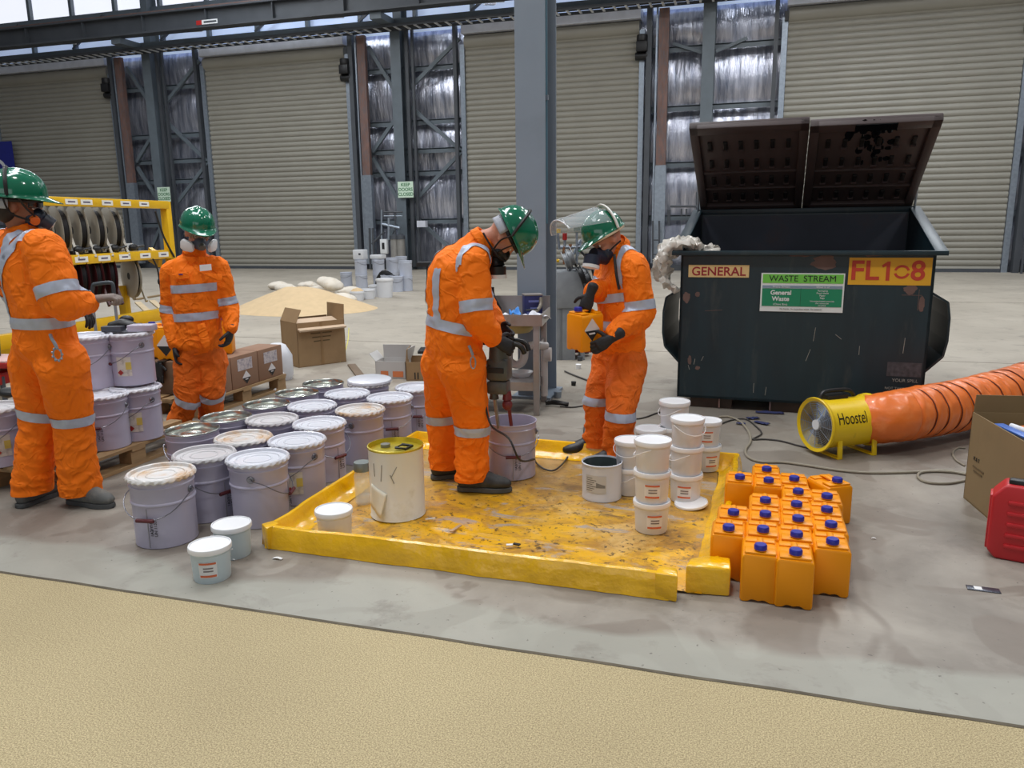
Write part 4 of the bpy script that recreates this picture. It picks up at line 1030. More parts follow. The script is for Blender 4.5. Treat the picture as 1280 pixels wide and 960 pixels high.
for k in range(7):
    p = Mb @ Vector((random.uniform(.12, .55), random.uniform(.10, .40), .43+random.uniform(0, .03)))
    mb = MB().grid(lambda u, v: Vector((.16*(u-.5), .12*(v-.5), .03*noise.noise(Vector((u*3+k, v*3, k))))), 8, 6)
    o = tag(mb.build('crumpled_film', mat('clear film', (215, 220, 226), .25, 0, .05, alpha=.8, coat=.4), thick=.001), 'piece of crumpled clear film in open box at right edge', 'film', 'clear film in the right box'); o.location = p; o.rotation_euler = (random.uniform(-.4, .4), random.uniform(-.4, .4), k)
# ------------------------------------------------------------------ red carry case
M_case = mat('red plastic case', (186, 36, 42), .42, 0, .05, 3)
ra = G(1231, 696); rb = G(1290, 706)
cr_ = root('carry_case', (ra.x, ra.y, 0), math.atan2(rb.y-ra.y, rb.x-ra.x)-.05, 'red plastic tool case standing on edge at the right edge', 'case')
CW, CD, CHh = .50, .14, .36
mb = MB(); mb.prism([(0, .04), (.035, .0), (CW-.03, 0), (CW, .04), (CW, CHh-.08), (CW-.04, CHh), (.05, CHh), (.0, CHh-.06)], -CD, 0, RX(PI/2)@T(0,0,0)); mb.bevel(.014, 3, .5); mb.build('shell', M_case, cr_)
for k in range(5): MB().box((CW/2+.01, -.001, .07+.052*k), (CW-.11, .016, .020)).bevel(.006).build('rib', M_case, cr_)
MB().box((.0, CD/2, .17), (.014, .10, .26)).bevel(.004).build('edge_rib', M_case, cr_)
mb = MB(); mb.box((.115, .05, CHh+.004), (.11, .05, .035)).bevel(.01); mb.build('latch', M_black, cr_)
MB().box((.29, .06, CHh+.008), (.16, .05, .028)).bevel(.01).build('carry_handle', M_case, cr_)
MB().cyl((.24, -.012, .14), (.24, .002, .14), .035, n=24).build('round_badge', mat('pale badge', (220, 200, 206), .4), cr_)
# ------------------------------------------------------------------ cables on the floor
def cable(pix, r, m, label, name='cable', zf=None, cat='cable'):
    pts = [G(x, y, r+.001 if len(q) == 0 else q[0]) for (x, y, *q) in pix]
    return tag(MB().tube(pts, r, 8, sub=8).build(name, m), label, cat)
M_cg = mat('grey flex', (146, 138, 122), .5, 0, .05); M_ck = mat('dark flex', (62, 58, 56), .5, 0, .05)
cable([(899, 521), (912, 521), (925, 527), (936, 540), (938, 552), (932, 562), (935, 571), (950, 577), (980, 578), (1010, 582), (1050, 588), (1090, 591), (1140, 590), (1180, 588), (1208, 592)], .0085, M_cg, 'grey extension cable curving from the bund corner across to right box')
cable([(1208, 600), (1185, 604), (1160, 603), (1148, 597), (1150, 591), (1165, 589), (1190, 590), (1208, 593)], .008, M_cg, 'coil of grey cable on floor beside right cardboard box')
cable([(1206, 582), (1195, 575), (1191, 566), (1197, 560), (1207, 560)], .006, M_cg, 'thin loop of grey cable against the right box corner')
cable([(898, 531), (915, 525), (932, 524), (945, 533), (952, 542), (941, 549), (955, 549), (975, 551), (998, 557), (1010, 560)], .006, M_ck, 'dark thin cable leading to the yellow fan')
cable([(668, 572, .1), (670, 578, BF+.01), (680, 586, BF+.01), (692, 588, BF+.01), (703, 580, BF+.01), (712, 568, BF+.01), (722, 557, BF+.015), (729, 546, .13), (731, 532, .02), (742, 524), (770, 524), (800, 523), (822, 516), (838, 512)], .006, M_ck, 'dark mixer cable crossing the mat between the two workers')
cable([(706, 464), (715, 468), (728, 473), (740, 477), (760, 480)], .009, M_ck, 'dark pole lying on floor behind the worker with the jerrycan', 'broom_pole', cat='pole')
cable([(700, 508), (715, 509), (730, 507), (745, 505)], .006, M_ck, 'dark cable with black plug near steel bench foot')
# blue cloth bits beneath the bin
for k, (px, py, dx, dy, rz) in enumerate(((941, 524, .10, .05, .4), (962, 517, .22, .05, 0), (952, 530, .12, .05, -.6), (926, 531, .07, .03, 0))):
    p = G(px, py); o = tag(MB().grid(lambda u, v: Vector((dx*(u-.5), dy*(v-.5), .012+.012*noise.noise(Vector((u*4, v*4, k))))), 10, 5).build('blue_cloth_strip', mat('dark blue cloth', (44, 50, 92), .8), thick=.003), 'dark blue cloth strip on floor in front of the bin, ' + ['left piece', 'back piece', 'curled front piece', 'small piece near cable'][k], 'cloth'); o.location = (p.x, p.y, 0); o.rotation_euler = (0, 0, rz)
for (px, py, s, m, lb) in ((725, 451, .05, M_steel_d, 'small grey block on far floor left of the jerrycan worker'), (723, 461, .05, M_paper, 'small white scrap on floor below the grey block'), (717, 482, .04, M_ink, 'small black lump on floor beside building column'), (697, 497, .06, M_galv, 'small clear plastic cup by the column foot')):
    p = G(px, py); o = tag(MB().lathe([(.0005, 0), (s*.5, 0), (s*.62, s), (.0005, s*1.0)], n=12).jitter(s*.1, 20).build('floor_litter', m), lb, 'litter'); o.location = (p.x, p.y, 0)
p = G(696, 508); o = tag(MB().tube([(-.10, 0, .02), (-.04, .02, .028), (.04, 0, .025), (.10, .01, .02)], .02, 8, sub=3).jitter(.01, 14).build('black_plug', M_black), 'black plug and socket lying on floor beside the bench', 'plug'); o.location = (p.x, p.y, .006)
# ------------------------------------------------------------------ steel bench with basin
M_ss = mat('stainless bench steel', (158, 152, 150), .35, .55, .1, 5, stain=(130, 110, 92), stamt=.4, stscale=4)
ka = G(671, 519)                                      # near right leg
kz = G(686, 506)
byaw = math.radians(8)
bd = Vector((math.cos(byaw), math.sin(byaw), 0)); bq = Vector((-bd.y, bd.x, 0))
bench = root('steel_bench', (ka.x, ka.y, 0), byaw, 'small stainless steel wash bench with basin beside the building column', 'bench')
BLn, BWd, BHt = .74, .52, .80
for (x, y) in ((0, 0), (-BLn, 0), (0, BWd), (-BLn, BWd)):
    MB().box((x-.0, y, BHt/2), (.05, .05, BHt)).bevel(.004).build('leg', M_ss, bench)
mb = MB()
mb.box((-BLn/2, BWd/2, BHt-.045), (BLn+.08, BWd+.08, .008))
mb.box((-BLn/2, -.04, BHt-.01), (BLn+.1, .016, .09)).box((-BLn/2, BWd+.04, BHt+.04), (BLn+.1, .016, .19)).box((.045, BWd/2, BHt-.01), (.016, BWd+.09, .09)).box((-BLn-.045, BWd/2, BHt-.01), (.016, BWd+.09, .09))
mb.build('tray_top', M_ss, bench)
mb = MB(); mb.box((-BLn/2, BWd/2, .26), (BLn, BWd, .012)).box((-BLn/2, -.0, .24), (BLn, .012, .07)).box((0, BWd/2, .24), (.012, BWd, .07)).box((-BLn/2, BWd, .24), (BLn, .012, .07)); mb.build('lower_shelf', M_ss, bench)
mb = MB(); mb.cyl((0, 0, .56), (0, BWd, .56), .012, n=8).cyl((-BLn, BWd, .1), (0, BWd, .1), .012, n=8); mb.build('side_rail', M_ss, bench)
MB().lathe([(.18, .755), (.175, .70), (.14, .665), (.0005, .655)], (-.22, .22, 0), 32).build('basin', mat('yellowish basin', (176, 160, 104), .35, .2, .1, 5), bench, thick=.004)
mb = MB(); mb.cyl((-.26, .22, .5), (-.26, .22, .66), .03, n=14).tube([(-.26, .22, .5), (-.26, .22, .42), (-.20, .22, .38), (-.14, .22, .42), (-.12, .22, .52), (-.05, .22, .55), (.05, .3, .53)], .035, 12, sub=4); mb.build('waste_pipe', mat('grey white pipe', (190, 184, 182), .4), bench)
mb = MB(); mb.cyl((.03, .3, .46), (.09, .3, .46), .06, n=20).cyl((.03, .3, .1), (.03, .3, .5), .03, n=12); mb.build('pipe_elbow', mat('grey white pipe', (190, 184, 182)), bench)
MB().cyl((-.30, .1, .57), (-.12, .1, .57), .018, n=10).build('red_collar', M_red, bench)
MI = MW[bench.name]
def onb(name, mb, m, x, y, z, rz, label, cat, **k):
    q = MI @ Vector((x, y, z)); o = tag(mb.build(name, m, **k), label, cat); o.location = q; o.rotation_euler = (0, 0, byaw+rz); MW[o.name] = T(*q) @ RZ(byaw+rz); return o
BT = BHt-.04
o = onb('blue_carton', MB().box((0, 0, .10), (.15, .15, .20)).bevel(.006), mat('dark blue carton', (34, 40, 92), .45, 0, .3, 12), -.08, .38, BT, .3, 'dark blue carton standing on steel bench beside the column', 'carton')
MB().box((0, 0, .202), (.155, .155, .01)).build('pale_lid', mat('grey lid', (130, 124, 120), .5), o); 
for (x, z, w_) in ((0, .15, .09), (.01, .09, .08), (-.01, .05, .1)): MB().box((x, -.0765, z), (w_, .002, .018)).build('pale_print', mat('blue white print', (110, 120, 180), .5), o)
def rag(sx_, sy_, h, sd): return MB().grid(lambda u, v: Vector((sx_*(u-.5), sy_*(v-.5), h*(.5+noise.noise(Vector((u*3+sd, v*3, sd))))+.6*h*math.sin(PI*u)*math.sin(PI*v))), 20, 16)
onb('white_rag', rag(.26, .20, .06, 3), mat('white cloth', (222, 224, 232), .8), -.05, .12, BT, .5, 'crumpled white cloth on bench in front of the blue carton', 'cloth', thick=.003)
onb('white_rag', rag(.22, .18, .05, 7), mat('white cloth', (222, 224, 232)), -.34, .12, BT, .1, 'crumpled white cloth at left end of bench tray', 'cloth', thick=.003)
onb('blue_glove', rag(.08, .14, .06, 9), mat('light blue nitrile', (60, 140, 220), .5), -.20, .18, BT+.03, .3, 'bright blue disposable glove on the bench tray', 'glove', thick=.003)
onb('hand_tool', MB().tube([(-.1, 0, .03), (-.03, 0, .06), (.03, .03, .10), (.05, .05, .16)], .016, 8, sub=4), mat('worn grey brown tool', (120, 112, 100), .5, .3, .2, 20), .0, .26, BT+.02, .8, 'grey brown hand tool leaning at right corner of bench', 'tool')
onb('scraper', MB().box((0, 0, .02), (.03, .12, .01)).bevel(.003), M_ink, -.06, .16, BT+.075, -.7, 'black handled scraper lying on white cloth', 'tool')
onb('white_dish', MB().lathe([(.0005, .004), (.07, .004), (.10, .04), (.104, .042), (.072, 0), (.0005, 0)], n=28), M_bkl, -.17, .30, .267, 0, 'shallow white dish on the lower shelf of bench', 'dish')
# dark bottle behind the bench
bp = J(616, 372, 6.95)
bo = root('dark_bottle', (bp.x, bp.y, BT-.0), 0, 'dark brown conical bottle on the bench behind the stooping worker head', 'bottle')
q = MI @ Vector((-.44, .42, BT)); bo.location = q; MW[bo.name] = T(*q)
MB().lathe([(.0005, 0), (.085, 0), (.09, .02), (.085, .08), (.035, .17), (.024, .22), (.024, .26), (.0005, .26)], n=28).build('body', mat('dark brown glass', (36, 26, 26), .25, 0, .1), bo)
# ------------------------------------------------------------------ pump unit behind the column
pu_p = G(722, 452)
PD = 8.9
pb = J(722, 400, PD); 
pu = root('pump_unit', (pb.x, pb.y, 0), YAW, 'grey pump and hose reel unit with red and yellow valves behind the column', 'pump')
def LP(px, py, dd=0):
    q = MW[pu.name].inverted() @ J(px, py, PD+dd); return q
M_mg = mat('machine grey', (142, 146, 150), .45, .1, .12, 8); M_brs = mat('brass valve', (150, 110, 80), .4, .6, .1)
mb = MB(); q0, q1 = LP(700, 385), LP(728, 338); mb.box(((q0.x+q1.x)/2, .1, (q0.z+q1.z)/2), (abs(q1.x-q0.x)+.1, .35, abs(q1.z-q0.z))).bevel(.02)
q0 = LP(705, 400); mb.box((q0.x, .1, .3), (.25, .3, .6)); mb.build('cabinet', M_mg, pu)
for (px, w_) in ((700, .05), (728, .05)):
    q = LP(px, 400); MB().box((q.x, .1, q.z/2+.1), (w_, .3, q.z+.2)).build('stand_leg', M_mg, pu)
for (px, py, r) in ((714, 322, .12), (708, 326, .12), (736, 352, .17), (727, 345, .15)):
    q = LP(px, py); mb = MB(); mb.lathe([(r*.4, -.03), (r, -.03), (r, -.02), (r*.75, -.018), (r*.75, .018), (r, .02), (r, .03), (r*.4, .03)], (q.x, q.y, q.z), 28, Matrix.Rotation(1.2, 3, 'Y')); mb.build('hose_reel', M_mg if r < .13 else M_black, pu)
for (x0_, y0_, x1_, y1_, r, m, nm) in ((706, 291, 706, 300, .026, M_red, 'red_handle'), (706, 300, 706, 308, .015, M_galv, 'valve_stem'), (690, 305, 690, 320, .02, M_yel, 'yellow_handle'), (697, 286, 697, 291, .035, M_yel, 'yellow_knob'), (692, 326, 699, 326, .02, M_yel, 'yellow_lever'), (705, 308, 706, 330, .022, M_brs, 'brass_pipe'), (713, 305, 713, 330, .02, M_brs, 'brass_pipe'), (700, 309, 716, 309, .02, M_galv, 'manifold'), (692, 296, 692, 345, .016, M_ink, 'black_hose'), (721, 286, 721, 330, .014, M_galv, 'upright'), (697, 291, 699, 312, .016, M_galv, 'valve_stem'), (716, 309, 728, 308, .012, M_galv, 'cross_pipe'), (686, 345, 690, 430, .03, M_black, 'black_hose'), (733, 322, 745, 312, .02, M_galv, 'lever')):
    MB().cyl(LP(x0_, y0_), LP(x1_, y1_), r, n=10).build(nm, m, pu)
q = LP(721, 287); MB().box((q.x, q.y, q.z), (.07, .03, .06)).build('gauge_box', mat('grey green box', (112, 120, 112), .5), pu)
mb = MB(); mb.tube([LP(724, 312), LP(735, 325), LP(742, 345), LP(738, 370), LP(728, 378)], .014, 8, sub=5); mb.build('looped_hose', M_ink, pu)
mb = MB(); mb.tube([LP(722, 320), LP(726, 300, .05), LP(717, 318), LP(712, 340)], .014, 8, sub=5); mb.build('curved_pipe', M_galv, pu)
q = LP(722, 372); MB().box((q.x, .1, q.z), (.3, .3, .1)).bevel(.02).build('motor_base', M_black, pu)
MB().cyl(LP(705, 352), LP(728, 352), .07, n=18).build('pump_head', M_mg, pu)
# red and white barrier behind
for k, (y_, m) in enumerate(((423, M_red), (429, M_white), (433, M_red))):
    pass
ba, bb = J(701, 423, 9.4), J(722, 422, 9.4)
rw = root('pallet_truck', ((ba.x+bb.x)/2, (ba.y+bb.y)/2, 0), YAW, 'red forked hand truck partly hidden behind the jerrycan being held', 'trolley')
MB().box((0, 0, ba.z), (.5, .12, .05)).bevel(.01).build('fork', M_red, rw); MB().box((0, -.25, ba.z-.10), (.5, .12, .06)).bevel(.01).build('fork', M_red, rw)
for s in (-.2, .2): MB().cyl((s, -.12, .0), (s, -.12, ba.z), .03, n=10).build('leg', M_steel_d, rw)
# ------------------------------------------------------------------ black stand left of the stooping worker
sp = J(538, 405, 9.6); top = J(538, 330, 9.6).z
bs = root('black_stand', (sp.x, sp.y, 0), YAW, 'black steel stand partly hidden behind the stooping worker back', 'stand')
MB().box((0, 0, top/2), (.05, .05, top)).build('post', M_black, bs); MB().box((-.0, 0, top), (.26, .3, .05)).build('head_plate', M_black, bs); MB().box((0, 0, .015), (.3, .35, .03)).build('base', M_black, bs)
MB().box((.0, -.03, top*.6), (.02, .01, top*.5)).build('white_strip', M_galv, bs)
# ------------------------------------------------------------------ sand heap, bags, distant buckets
M_sand = mat('pale sand', (212, 186, 146), .85, 0, .05, 8, bump=.4, bscale=60)
sc = G(352, 384); sc2 = Vector((sc.x, sc.y+.5, 0))
def heap(u, v):
    r = u*1.0; a_ = 2*PI*v; rx, ry = 1.45, 1.15
    rr = r*(1+.10*noise.noise(Vector((math.cos(a_)*1.5, math.sin(a_)*1.5, 3))))
    z = .50*max(0, 1-r)**1.0*(1-.2*math.exp(-(r/.15)**2)) + .05*noise.noise(Vector((r*math.cos(a_)*2, r*math.sin(a_)*2, 1)))*(1-r) + (.02*noise.noise(Vector((r*math.cos(a_)*6, r*math.sin(a_)*6, 1)))*(1-r))
    return Vector((rx*rr*math.cos(a_), ry*rr*math.sin(a_), max(0.004, z) if r < .99 else .002))
hp = tag(MB().grid(heap, 40, 80).build('sand_heap', M_sand, ang=3), 'low heap of pale sand on the floor behind the tall cardboard box', 'sand heap', kind='stuff')
q = G(350, 392); hp.location = (q.x, q.y+.75, 0); hp.scale = (1.02, 1, 1.05)
M_bag = mat('white woven bag', (222, 214, 200), .7, 0, .06, 4, stain=(196, 170, 130), stamt=.4, stscale=5)
def bag(mb_seed, L_=.55, W_=.36, H_=.16):
    mb = MB(); mb.ell((0, 0, H_*.5), (L_/2, W_/2, H_/2), n=28, m=16)
    for v in mb.bm.verts:
        x, y = v.co.x/(L_/2), v.co.y/(W_/2); k = 1+.35*(abs(x*y)); v.co.x *= k; v.co.y *= k; v.co.z = max(0, v.co.z*1.05-.004)
    mb.jitter(.03, 5, mb_seed); mb.jitter(.008, 18, mb_seed)
    for v in mb.bm.verts: v.co.z = max(0, v.co.z)
    return mb
bagp = [(357, 360, 0, .5, 'far left white bag behind the sand heap'), (385, 357, 0, .1, 'white bag behind the sand heap, second from left'), (372, 366, 0, -.3, 'white bag lying low on back slope of sand'), (400, 367, 0, .9, 'cream bag leaning below the topmost bag'), (412, 357, .20, -.5, 'topmost plump cream bag on the bag pile'), (427, 378, 0, -.15, 'wide cream bag nearest the camera at the pile front'), (437, 365, 0, .7, 'open bag beside the white tub of sand'), (348, 357, 0, 0, 'small white bag tip at left end of pile')]
for k, (px, py, z, rz, lb) in enumerate(bagp):
    big = k in (3, 4, 5)
    o = tag(bag(k*3.1, .62 if big else .5, .42 if big else .34, .26 if big else .2).build('sand_bag', M_bag, ang=3), lb, 'bag', 'sand bags beside the heap'); q = G(px, py, z); 
    q = G(px, py+5, z); o.location = (q.x, q.y, z); o.rotation_euler = (0, .25 if k == 4 else 0, rz)
# distant pails and buckets
FP = [ # px centre, py bottom, level(stack count), kind
 (430, 356, 1, 'g', 'leftmost of the distant pails beside roller door'), (449, 358, 2, 'g', 'distant pail stack topped by a white cube'), (471, 357, 2, 'g', 'second distant pail stack'), (488, 355, 2, 'g', 'rear distant pails under the white meter box'),
 (500, 352, 2, 'g', 'rear distant pails right of white meter box'), (505, 362, 2, 'g', 'rightmost distant pail stack'), (493, 363, 1, 'g', 'distant pail beside rightmost stack'), (481, 361, 1, 'g', 'distant pail behind the tall white bucket')]
fp_r, fp_h = .155, .36
def far_pail():
    o = root('distant_pail', (0, 0, 0))
    MB().lathe([(.0005, 0), (.15, 0), (.152, .3), (.158, .31), (.152, .33), (.152, .345), (.16, .348), (.16, .36), (.0005, .352)], n=24).build('body', mat('distant pail enamel', (188, 194, 208), .4, 0, .06, 5), o)
    MB().tube([(.155*math.cos(PI*k/8), -.158*math.sin(PI*k/8), .3-.08*math.sin(PI*k/8)) for k in range(9)], .004, 5).build('handle', M_wire, o); return o
fpp = None
for (px, py, n__, k_, lb) in FP:
    q = G(px, py+2)
    dx = 2.2
    for lv in range(n__):
        if fpp is None: fpp = far_pail(); o = fpp; o.location = (q.x, q.y+.15, 0)
        else: o = dup(fpp, (q.x, q.y+.15, lv*fp_h), random.uniform(0, 3))
        o['label'] = ('upper ' if lv else '')+lb if n__ == 1 or lv else 'bottom pail of ' + lb
        if n__ > 1: o['label'] = ['bottom pail of ', 'second pail of ', 'third pail of '][lv]+lb
        o['category'] = 'pail'; o['group'] = 'distant grey pails by the wall'
WB = [(479, 372, .17, .40, 'tall white lidded bucket nearest in the distant group'), (457, 374, .155, .22, 'open white tub in the distant group left of tall bucket'), (444, 376, .14, .20, 'white tub with sand spilling at its rim by the bags'), (467, 371, .14, .26, 'white tub squeezed between two distant tubs')]
for k, (px, py, r, h, lb) in enumerate(WB):
    q = G(px, py)
    o = root('white_tub', (q.x, q.y+.1, 0), 0, lb, 'bucket')
    r *= 1.05
    MB().lathe([(.0005, 0), (r*.9, 0), (r, h-.05), (r*1.06, h-.045), (r*1.06, h-.03), (r*.98, h)] + ([(r*.98, h), (.0005, h)] if k == 0 else [(r*.94, h), (r*.85, .03), (.0005, .03)]), n=28).build('body', M_bk, o)
    if k == 0: MB().lathe([(r*1.08, h-.03), (r*1.1, h-.02), (r*1.06, h+.01), (.0005, h+.012)], n=28).build('lid', M_bkl, o)
    if k == 2: MB().lathe([(r*.93, h-.01), (r*.5, h+.05), (.0005, h+.07)], n=20).jitter(.02, 8).build('sand_fill', M_sand, o)
q = G(449, 360); o = tag(MB().box((0, 0, .12), (.29, .27, .24)).bevel(.02).build('white_cube_tub', M_bk), 'white cube shaped tub on top of the distant pail stack', 'tub'); o.location = (q.x, q.y+.15, 2*fp_h+.001)
MB().box((.05, -.137, .13), (.06, .004, .05)).build('dark_patch', M_steel_d, o)
q = G(474, 357); o = tag(MB().box((0, 0, .05), (.33, .3, .10)).bevel(.02).build('white_parcel', M_bk), 'flat white packet on top of second distant stack', 'packet'); o.location = (G(471, 359).x, G(471, 359).y+.15, 2*fp_h+.001)
q = G(472, 362); o = tag(MB().tube([(.0, 0, .05), (.06, .02, .32), (.2, 0, .42), (.36, .05, .3), (.4, .02, .12)], .07, 8, sub=4).jitter(.04, 6).build('black_bin_bag', M_black), 'black crumpled bag slumped between the distant pails', 'bag'); o.location = (q.x, q.y, 0); 
# wall plant near the column: filters, pipes, meter box
q = G(505, 338)
wp = root('wall_filter_unit', (q.x, YW-1.2, 0), 0, 'grey filter vessels with pipework beside the far column', 'filter')
def LQ(px, py): return MW[wp.name].inverted() @ WY(px, py, YW-1.2)
for px in (493, 501):
    a_, b2 = LQ(px, 299), LQ(px, 338); MB().cyl((a_.x, 0, max(.02, b2.z)), (a_.x, 0, a_.z), .14, n=20).build('vessel', mat('vessel grey', (152, 150, 146), .35, .3, .1), wp)
    MB().lathe([(.16, 0), (.15, .12), (.06, .18), (.0005, .2)], (a_.x, 0, a_.z), 20).build('vessel_head', M_steel_d, wp)
a_ = LQ(482, 308); mb = MB().box((a_.x, -.1, a_.z), (.26, .16, .5)).bevel(.02); o2 = mb.build('meter_box', M_white, wp); MB().box((a_.x, -.185, a_.z+.02), (.09, .01, .22)).build('display', M_ink, o2)
for (x0_, y0_, x1_, y1_, r) in ((462, 285, 463, 336, .04), (466, 285, 468, 336, .04), (477, 262, 477, 300, .035), (480, 265, 503, 265, .03), (480, 270, 503, 270, .02), (494, 265, 494, 300, .03), (486, 272, 486, 300, .05), (465, 305, 480, 290, .04), (478, 280, 500, 285, .05)):
    a_, b2 = LQ(x0_, y0_), LQ(x1_, y1_); MB().cyl((a_.x, 0, max(0, a_.z)), (b2.x, 0, max(0, b2.z)), r, n=8).build('pipe', M_steel_d if y0_ % 2 else M_galv, wp)
a_ = LQ(519, 280); MB().box((a_.x, .6, a_.z), (.32, .2, .22)).build('switch_box', M_cream, wp)
# small pipework by the right column
q = G(822, 338)
wp2 = root('wall_pipe_rack', (q.x, YW-.9, 0), 0, 'thin wall pipework and rail left of the waste bin', 'pipework')
def LQ2(px, py): return MW[wp2.name].inverted() @ WY(px, py, YW-.9)
for (x0_, y0_, x1_, y1_, r) in ((816, 276, 816, 337, .03), (824, 276, 824, 337, .03), (836, 262, 836, 282, .05), (838, 258, 872, 258, .035), (852, 261, 852, 270, .03), (858, 261, 858, 270, .03), (816, 300, 824, 300, .02), (816, 318, 824, 318, .02), (871, 240, 871, 262, .03)):
    a_, b2 = LQ2(x0_, y0_), LQ2(x1_, y1_); MB().cyl((a_.x, 0, max(0, a_.z)), (b2.x, 0, max(0, b2.z)), r, n=8).build('pipe', M_steel_d, wp2)
q = G(1265, 340)
wp3 = root('wall_ladder_frame', (q.x, YW-.9, 0), 0, 'thin grey ladder frame at the far right of back wall', 'frame')
for dx in (0, .3): MB().box((dx, 0, 1.2), (.05, .05, 2.4)).build('rail', M_steel_d, wp3)
for k in range(4): MB().box((.15, 0, .4+.55*k), (.3, .04, .04)).build('rung', M_steel_d, wp3)
# ------------------------------------------------------------------ cardboard boxes
a = G(374, 460); b_ = G(433, 452)
bxx = root('cardboard_box', (a.x, a.y, 0), math.atan2(b_.y-a.y, b_.x-a.x), 'tall open brown cardboard box standing in front of the sand heap', 'box')
L_ = (b_-a).length; open_box(bxx, L_, .42, .50, M_cardb, [('left', .16, .45), ('right', .17, .05), ('back', .02, .2)])
MB().box((L_/2, .11, .46), (L_-.02, .36, .02), R=RX(.25)).build('inner_flap', mat('pale cardboard', (196, 172, 146), .8), bxx)
for k in range(3): MB().box((L_/2, -.002, .37-.045*k), (.26-.03*k, .002, .012)).build('print_line', mat('faint print', (96, 78, 50)), bxx)
MB().box((L_/2, -.002, .25), (.03, .002, .48)).build('tape_strip', mat('tape brown', (140, 110, 74), .4), bxx)
o = tag(MB().tube([G(425, 452, .01), G(431, 440, .05), G(435, 425, .16), G(436, 410, .25)], .006, 6, sub=5).build('yellow_strap', mat('yellow strap', (214, 206, 90), .5)), 'thin yellow strap leaning on tall cardboard box side', 'strap')
a = G(470, 473); b_ = G(507, 474)
b2x = root('cardboard_box', (a.x, a.y, 0), math.atan2(b_.y-a.y, b_.x-a.x)+.02, 'small open white and orange printed box behind the rear pails', 'box')
M_cw = mat('white printed carton', (188, 186, 184), .7, 0, .04)
L_ = (b_-a).length; open_box(b2x, L_, .26, .18, M_cw, [('left', .10, -.7), ('back', .14, .1), ('right', .14, .25)])
MB().box((L_*.75, -.003, .05), (L_*.35, .003, .06)).build('orange_print', mat('carton orange', (206, 120, 74), .7), b2x); MB().box((L_*.3, -.003, .05), (L_*.25, .003, .06)).build('orange_print', mat('carton orange', (206, 120, 74)), b2x)
a = G(508, 476); b3x = root('cardboard_box', (a.x, a.y, 0), .3, 'brown cardboard box partly hidden behind the stooping worker leg', 'box')
open_box(b3x, .36, .3, .19, M_cardb, [('left', .13, .1), ('back', .02, .1)])
for k in range(2): MB().box((.09+.03*k, -.002, .05), (.012, .002, .07)).build('arrow_mark', M_ink, b3x)
o = tag(MB().box((0, 0, .01), (.75, .09, .018)).bevel(.004).build('timber_batten', mat('dark batten', (110, 92, 74), .7)), 'thin dark timber batten on floor right of the tall cardboard box', 'batten'); q = G(445, 464); o.location = (q.x, q.y, 0); o.rotation_euler = (0, 0, -.95)
# ------------------------------------------------------------------ second pallet: cartons and jerrycans
p2r = PI/2
c0 = G(346, 478, .29)
def pal(px, py, z): return G(px, py, z)
pd = Vector((math.cos(p2r), math.sin(p2r), 0)); pn = Vector((-pd.y, pd.x, 0))
P2C = G(330, 476, PZ)                                 # near right corner of top deck
e1 = G(350, 456, PZ)
cpos = G(345, 470, PZ); cpos2 = Vector((-4.28-.5, 6.47-.62, 0))
pal2 = pallet('wooden pallet carrying labelled cartons behind the far worker legs', (cpos2.x, cpos2.y, 0), p2r, 1.24, 1.0)
pallet_m = MW[pal2.name]
M_ctn = mat('dull brown carton', (140, 108, 86), .8, 0, .06, 5)
M_haz = mat('hazard white', (216, 214, 216), .6)
def hazard(parent, M_, s=.1):
    MB().box((0, 0, 0), (s, s, .001), R=RZ(PI/4)).xf(M_).build('hazard_label', M_haz, parent)
    h = parent.children[-1]; k = s*.72
    MB().prism([(-k*.93, -.004), (k*.93, -.004), (0, -k*.98)], .0008, .0016, M_).build('black_half', M_ink, h)
    MB().prism([(-k*.35, -k*.22), (k*.35, -k*.22), (k*.3, -k*.36), (-k*.3, -k*.36)], .0017, .002, M_).build('white_bar', M_haz, h)
def carton(loc, rz, label, w_=.385, d_=.26, h_=.29):
    o = root('labelled_carton', loc, rz, label, 'carton', 'labelled cartons on the rear pallet')
    MB().box((0, d_/2, h_/2), (w_, d_, h_)).bevel(.004).build('body', M_ctn, o)
    MB().box((0, -.001, h_*.70), (w_*.55, .002, h_*.36)).build('data_label', mat('data label', (196, 188, 190), .6, 0, .1, 40, stain=(120, 118, 140), stamt=.8, stscale=30, thr=.48), o)
    hazard(o, T(0.01, -.002, h_*.28) @ FRONT, .085)
    return o
front_edge = lambda t, off=.02: pallet_m @ Vector((.61-t, -.5+off, PZ))
ct = None
for k in range(3):
    q = front_edge(.20+.395*k)
    lb = ['right hand labelled carton on rear pallet', 'second labelled carton from right on rear pallet', 'third labelled carton from right on rear pallet', 'fourth labelled carton on rear pallet behind the far worker legs', 'labelled carton at the left end of rear pallet'][k]
    if ct is None: ct = carton(q, p2r, lb); 
    else: dup(ct, q, p2r, lb, 'labelled cartons on the rear pallet')
# jerrycans standing on the cartons
jl = dup(jp, Vector((-4.48, 5.80, PZ+.292)), .5, 'orange jerrycan lying on cartons beside the far worker pocketed hand', 'orange jerrycans on the rear cartons')
jl.scale = (1.2, 1.2, 1.35)
